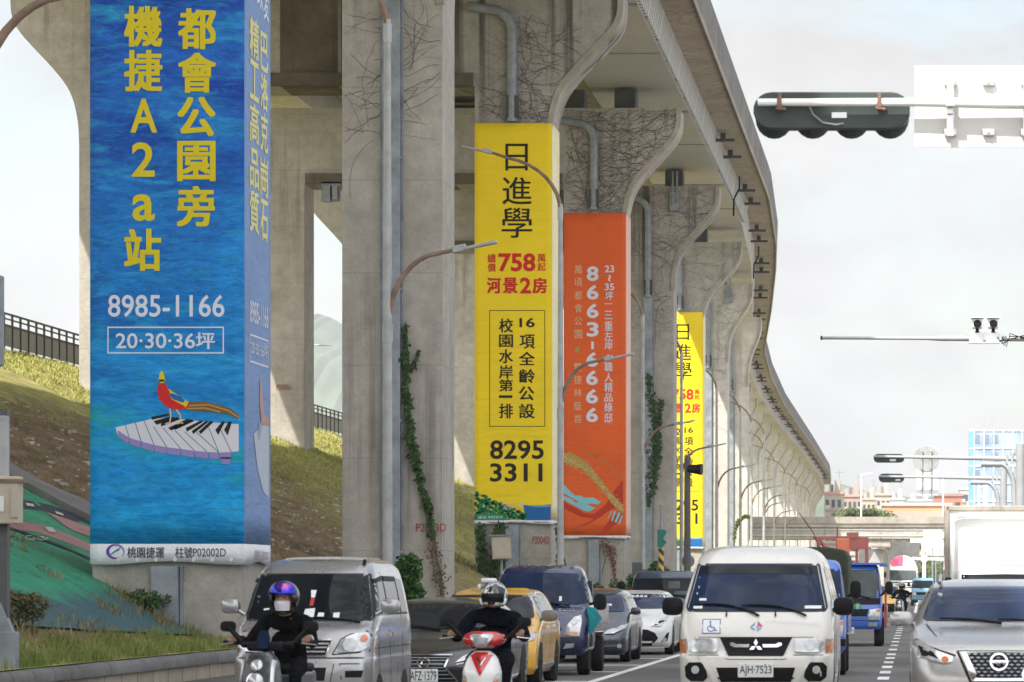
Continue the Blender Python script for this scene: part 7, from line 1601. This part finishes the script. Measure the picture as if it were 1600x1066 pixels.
vine(1, [(676, 838, 3), (681, 870, 5), (687, 900, 6), (692, 930, 5)], 210, 1.0, .05, 'brown withered lower end of the ivy on the bare grey pier', pm('withered_leaf', (.13, .085, .05), .9, .4, 5), off=.1)
vine(1, [(655, 548, 1), (648, 570, 2), (640, 580, 2)], 60, 1, .07, 'short side shoot of ivy on the bare grey pier', LFD)
vine(4, [(1013, 585, 2), (1018, 630, 6), (1024, 670, 8), (1022, 710, 7), (1018, 745, 5), (1014, 790, 3)], 520, .75, .13, 'dark green ivy on the bare pier between orange and far yellow banners', LFD, off=.15)
vine(4, [(1034, 625, 2), (1030, 660, 3), (1030, 710, 3), (1022, 770, 2)], 170, .9, .12, 'thin right hand strand of ivy on the bare pier beyond the orange banner', LFD, off=.15)
vine(2, [(752, 822, 4), (752, 850, 3), (754, 880, 4), (757, 905, 6)], 420, 1.0, .10, 'ivy strand on the left edge below the large yellow banner', LFD)
vine(2, [(784, 822, 5), (782, 838, 5), (776, 880, 6), (765, 905, 9)], 420, 1.0, .10, 'ivy behind the beige cabinet below the large yellow banner', LFD)
vine(2, [(872, 825, 2), (874, 850, 2), (876, 875, 3), (877, 885, 3)], 260, .8, .09, 'ivy strand down the right edge below the large yellow banner', LFD, off=.25)
vine(3, [(941, 852, 5), (955, 855, 8), (958, 880, 2), (962, 910, 1)], 160, .8, .07, 'reddish dry creeper hanging below the orange banner', pm('red_leaf', (.16, .06, .04), .9, .4, 5), REDV)
# bare dry creeper over the flared tops
def creeper(n, count, x0, x1, z0, z1, label, clip=None, dens=1.0, wrap=True):
    y = D0 + n*DD - .012; r = empty('dry_creeper', (cx_[n], y, z0), label, 'vine', 'bare creepers on the pier tops'); o = r.location; q = MB()
    fr = PIERS_FR[n]
    def inside(x, z):
        h = z - EYE
        rt = cx_[n] + 1.3 + (np.interp(h, [p[1] for p in FLARE], [p[0] for p in FLARE])*(fr-(cx_[n]+1.3))/2.37)
        return max(x0-1.2, cx_[n]-1.25) < x < min(rt-.03, x1+.8) and z0-1.5 < z < min(z1+.6, 21.83)
    for k in range(count):
        x = x0 + (min(x1, cx_[n]+3.7)-x0)*rg.random(); z = z0 + (z1-z0)*rg.random()**1.1; a = math.pi/2*rg.choice([.0, .1, 1.9, 2., 1, .05]) + rg.normal()*.3; pts = []
        for s in range(rg.integers(6, 22)):
            if not inside(x, z): break
            pts.append(Vector((x, y - .012*rg.random(), z)) - o); a += rg.normal()*.22; x += .16*math.cos(a); z += .16*math.sin(a)
        if len(pts) > 2: q.tube(pts, [(.0058 if n > 1 else .005)*(.5+.7*rg.random())]*len(pts), 4, cap=False)
    q.build('stem', DRY, r, smooth=True); return r
PIERS_FR = {1: -10.05, 2: -10.05, 3: -10.05, 4: -10.05, 5: -10.4, 6: -11.1, 7: -11.8}
creeper(3, 620, -16.2, -10, 16.6, 21.8, 'dense dry creeper net covering the flared top above the orange banner')
creeper(4, 260, -15.0, -10, 14.5, 21.8, 'dry creeper on the stained flared top right of the orange banner')
creeper(2, 120, -14.2, -12.2, 16.9, 20.5, 'thin dry creeper streaks above the right corner of the large yellow banner')
creeper(5, 110, -15.2, -10.6, 13.5, 21.6, 'sparse dry creeper on the pier top above the smaller far yellow banner')
creeper(6, 110, -15.2, -11.2, 12.5, 21.6, 'sparse dry creeper on the pale pier right of the smaller far yellow banner')
creeper(1, 45, -14.7, -12.5, 13.0, 17.0, 'a few dry tendrils across the upper part of the bare grey pier')
q_ = [(1147, 845), (1149, 825), (1154, 815), (1163, 808), (1170, 807)]
o = vine(6, [(x, y, 1.5) for x, y in q_[::-1]], 160, .8, .16, 'arching weed shoots at the foot of the pale pier above the white minivan roof', FARL, off=1.2, grp=None)
# grass: planter strip, slope crest, weeds by the painted slope
def blades(q, pts, h, wd, lean=.35):
    for x, y, z in pts:
        hh = h*(.5+.9*rg.random()); a = rg.random()*6.28; dx, dy = math.cos(a)*wd, math.sin(a)*wd; lx_, ly_ = rg.normal()*lean*hh, rg.normal()*lean*hh
        o_ = len(q.v); q.v += [(x-dx, y-dy, z-.02), (x+dx, y+dy, z-.02), (x+lx_*.4+dx*.6, y+ly_*.4+dy*.6, z+hh*.6), (x+lx_*.4-dx*.6, y+ly_*.4-dy*.6, z+hh*.6), (x+lx_, y+ly_, z+hh)]; q.f += [(o_, o_+1, o_+2, o_+3), (o_+3, o_+2, o_+4)]; q.m += [0, 0]
q = MB(); pts = []
for _ in range(17000):
    y = 40 + 30*rg.random(); x = -11.68 - 1.0*rg.random()**1.3; 
    if rg.random() < .5 + .5*math.sin(y*1.7+x*3) * .8: pts.append((x, y, slope_z(x, y)))
blades(q, pts, .17, .008); tag(q.build('grass', GRD, fix=False), kind='stuff')
q = MB(); pts = []
for _ in range(42000):
    y = 120 + 75*rg.random(); x = -21.5 - 13.8*rg.random(); 
    if x > -24 and rg.random() < .6: continue
    pts.append((x, y, slope_z(x, y)))
for _ in range(9000):
    y = 128 + 130*rg.random(); x = -12.4 - 12*rg.random(); pts.append((x, y, slope_z(x, y)))
for _ in range(8000):
    y = 195 + 70*rg.random(); x = -22 - 13*rg.random(); pts.append((x, y, slope_z(x, y)))
blades(q, pts, .11, .022, .7); tag(q.build('grass', GRS, fix=False), kind='stuff')
q = MB(); pts = []
for cx0, cy0, n_, sp in ((-13.2, 66.5, 260, .35), (-13.6, 66.9, 160, .2), (-12.7, 60, 200, .35), (-12.8, 56, 260, .5), (-12.7, 51.5, 400, .5), (-14.5, 64.3, 40, .12), (-15.4, 66, 30, .1), (-13.4, 64, 60, .2), (-15.0, 60, 60, .2), (-16.0, 68, 50, .2)):
    for _ in range(n_): x = cx0+rg.normal()*sp; y = cy0+rg.normal()*sp*2; pts.append((min(-12.2, x), y, slope_z(min(-12.2, x), y)+.04))
for _ in range(2600):
    y = 80 + 55*rg.random(); x = -15 - 10*rg.random(); pts.append((x, y, slope_z(x, y)))
for _ in range(9000):
    y = 78 + 60*rg.random(); x = -15 - 9.5*rg.random()
    if math.sin(x*2.1+y*.5)+math.sin(y*.9-x) > -.2: pts.append((x, y, slope_z(x, y)))
blades(q, pts, .13, .012, .7); tag(q.build('weeds', STRAW, fix=False), kind='stuff')
bush('weed_clump', (P(25, 0, 56).x, 56, slope_z(P(25, 0, 56).x, 56)), .42, .5, 700, .05, 'low brownish weed clump beside the control pole at the left', leafmat('weed_leaf', (.07, .08, .02), (.18, .14, .05)), 'weeds', None)
bush('weed_clump', (-13.35, 66.6, slope_z(-13.35, 66.6)), .35, .4, 450, .05, 'green weed clump at the foot of the blue banner pier', LF, 'weeds', None)
q = MB()
for _ in range(700):      # stones and scraps on the bare earth
    y = 84 + 55*rg.random(); x = -15.5 - 9*rg.random(); s_ = .03 + .07*rg.random()**2; z = slope_z(x, y)
    q.add([(x+s_*(1+.5*rg.random())*math.cos(a), y+s_*1.6*math.sin(a), z+h) for h in (-.02, s_*.6) for a in (0, 1.5, 2.9, 4.4)], [(0, 1, 5, 4), (1, 2, 6, 5), (2, 3, 7, 6), (3, 0, 4, 7), (4, 5, 6, 7)])
tag(q.build('stones', pm('stone', (.38, .34, .29), .9, .5, 2)), kind='stuff')
# trees and palms far away
def tree(px, ytop, D, wd, label, mat=FARL, n=1400, name='tree', base=0):
    x = P(px, 0, D).x; zt = P(0, ytop, D).z; r = empty(name, (x, D, base), label, 'tree', 'trees around the far overpass'); q = MB(); h = zt-base
    q.tube([(0, 0, 0), (.1, 0, h*.45), (-.1, .1, h*.75)], [.035*h*.6, .025*h*.6, .01*h], 8)
    lb = [Vector((rg.normal()*wd*.3, rg.normal()*wd*.3, h*(.42+.5*rg.random()))) for _ in range(16)]
    for c_ in lb[:9]: q.tube([(0, 0, h*.35), c_*.6+Vector((0, 0, h*.15)), c_], [.012*h, .008*h, .003*h], 5)
    q.build('trunk', BARK, r, smooth=True); q = MB(); pts = []
    for _ in range(n):
        c_ = lb[rg.integers(16)]; d = Vector(rg.normal(size=3)).normalized()*(wd*.26*rg.random()**.3); p = c_+d; p.z = min(h, max(h*.15, p.z)); pts.append(p)
    leaves(q, pts, wd*.045, (0, -.2, .6)); q.build('crown', mat, r, fix=False); return r
for i, (px, yt, D, wd, lb) in enumerate(((1441, 888, 395, 3.6, 'low green roadside tree right of the cement mixer'), (1455, 878, 400, 4.6, 'round green tree behind the white arm post'), (1470, 882, 392, 4.2, 'green tree at the left edge of the box truck'), (1484, 876, 405, 5, 'green tree mostly hidden behind the box truck'), (1449, 868, 480, 6, 'yellow green tree seen under the overpass'), (1428, 845, 520, 8, 'far tree between the overpass piers'))): tree(px, yt, D, wd, lb)
def palm(px, ytop, D, label):
    x = P(px, 0, D).x; zt = P(0, ytop, D).z; r = empty('palm_tree', (x, D, 0), label, 'palm', 'palms beyond the overpass'); h = zt-.9
    MB().tube([(0, 0, 0), (.1, 0, h*.5), (0, 0, h)], [.3, .22, .2], 8).build('trunk', BARK, r, smooth=True); q = MB()
    for k in range(26):
        a = rg.random()*6.28; e = .2+1.1*rg.random(); L = 2.6+.8*rg.random(); pr = Vector((0, 0, h)); pts = []
        for s in range(7): t_ = s/6; pts.append(Vector((math.cos(a)*L*t_*math.cos(e*(1-t_*.6)), math.sin(a)*L*t_*math.cos(e*(1-t_*.6)), h + L*.75*math.sin(e)*t_ - 1.5*t_*t_)))
        for s in range(6):
            d = (pts[s+1]-pts[s]); sd = d.cross(Vector((0, 0, 1))).normalized()*.42
            q.add([pts[s], pts[s]+sd*.9+d*.8-Vector((0, 0, .28)), pts[s+1]], [(0, 1, 2)]); q.add([pts[s], pts[s]-sd*.9+d*.8-Vector((0, 0, .28)), pts[s+1]], [(0, 2, 1)])
    q.build('crown', FARL, r, fix=False)
for px, yt, lb in ((1330, 796, 'leftmost palm above the far overpass'), (1341, 793, 'palm second from the left above the far overpass'), (1352, 791, 'tallest palm above the far overpass'), (1363, 794, 'palm just left of the long orange building'), (1374, 800, 'lowest rightmost palm beside the long orange building')): palm(px, yt, 520, lb)
# ------------------------------------------------------------------ haze
q = MB(); q.box((0, 2380, 118), (8600, 5000, 238.6)); hz = q.build('haze', [])
m = bpy.data.materials.new('haze_air'); m.use_nodes = True; t = m.node_tree; t.nodes.clear(); o_ = t.nodes.new('ShaderNodeOutputMaterial'); v_ = t.nodes.new('ShaderNodeVolumePrincipled')
v_.inputs['Color'].default_value = (.93, .95, 1, 1); v_.inputs['Density'].default_value = .00017; v_.inputs['Anisotropy'].default_value = .2
t.links.new(v_.outputs[0], o_.inputs['Volume']); hz.data.materials.append(m); tag(hz, kind='stuff')
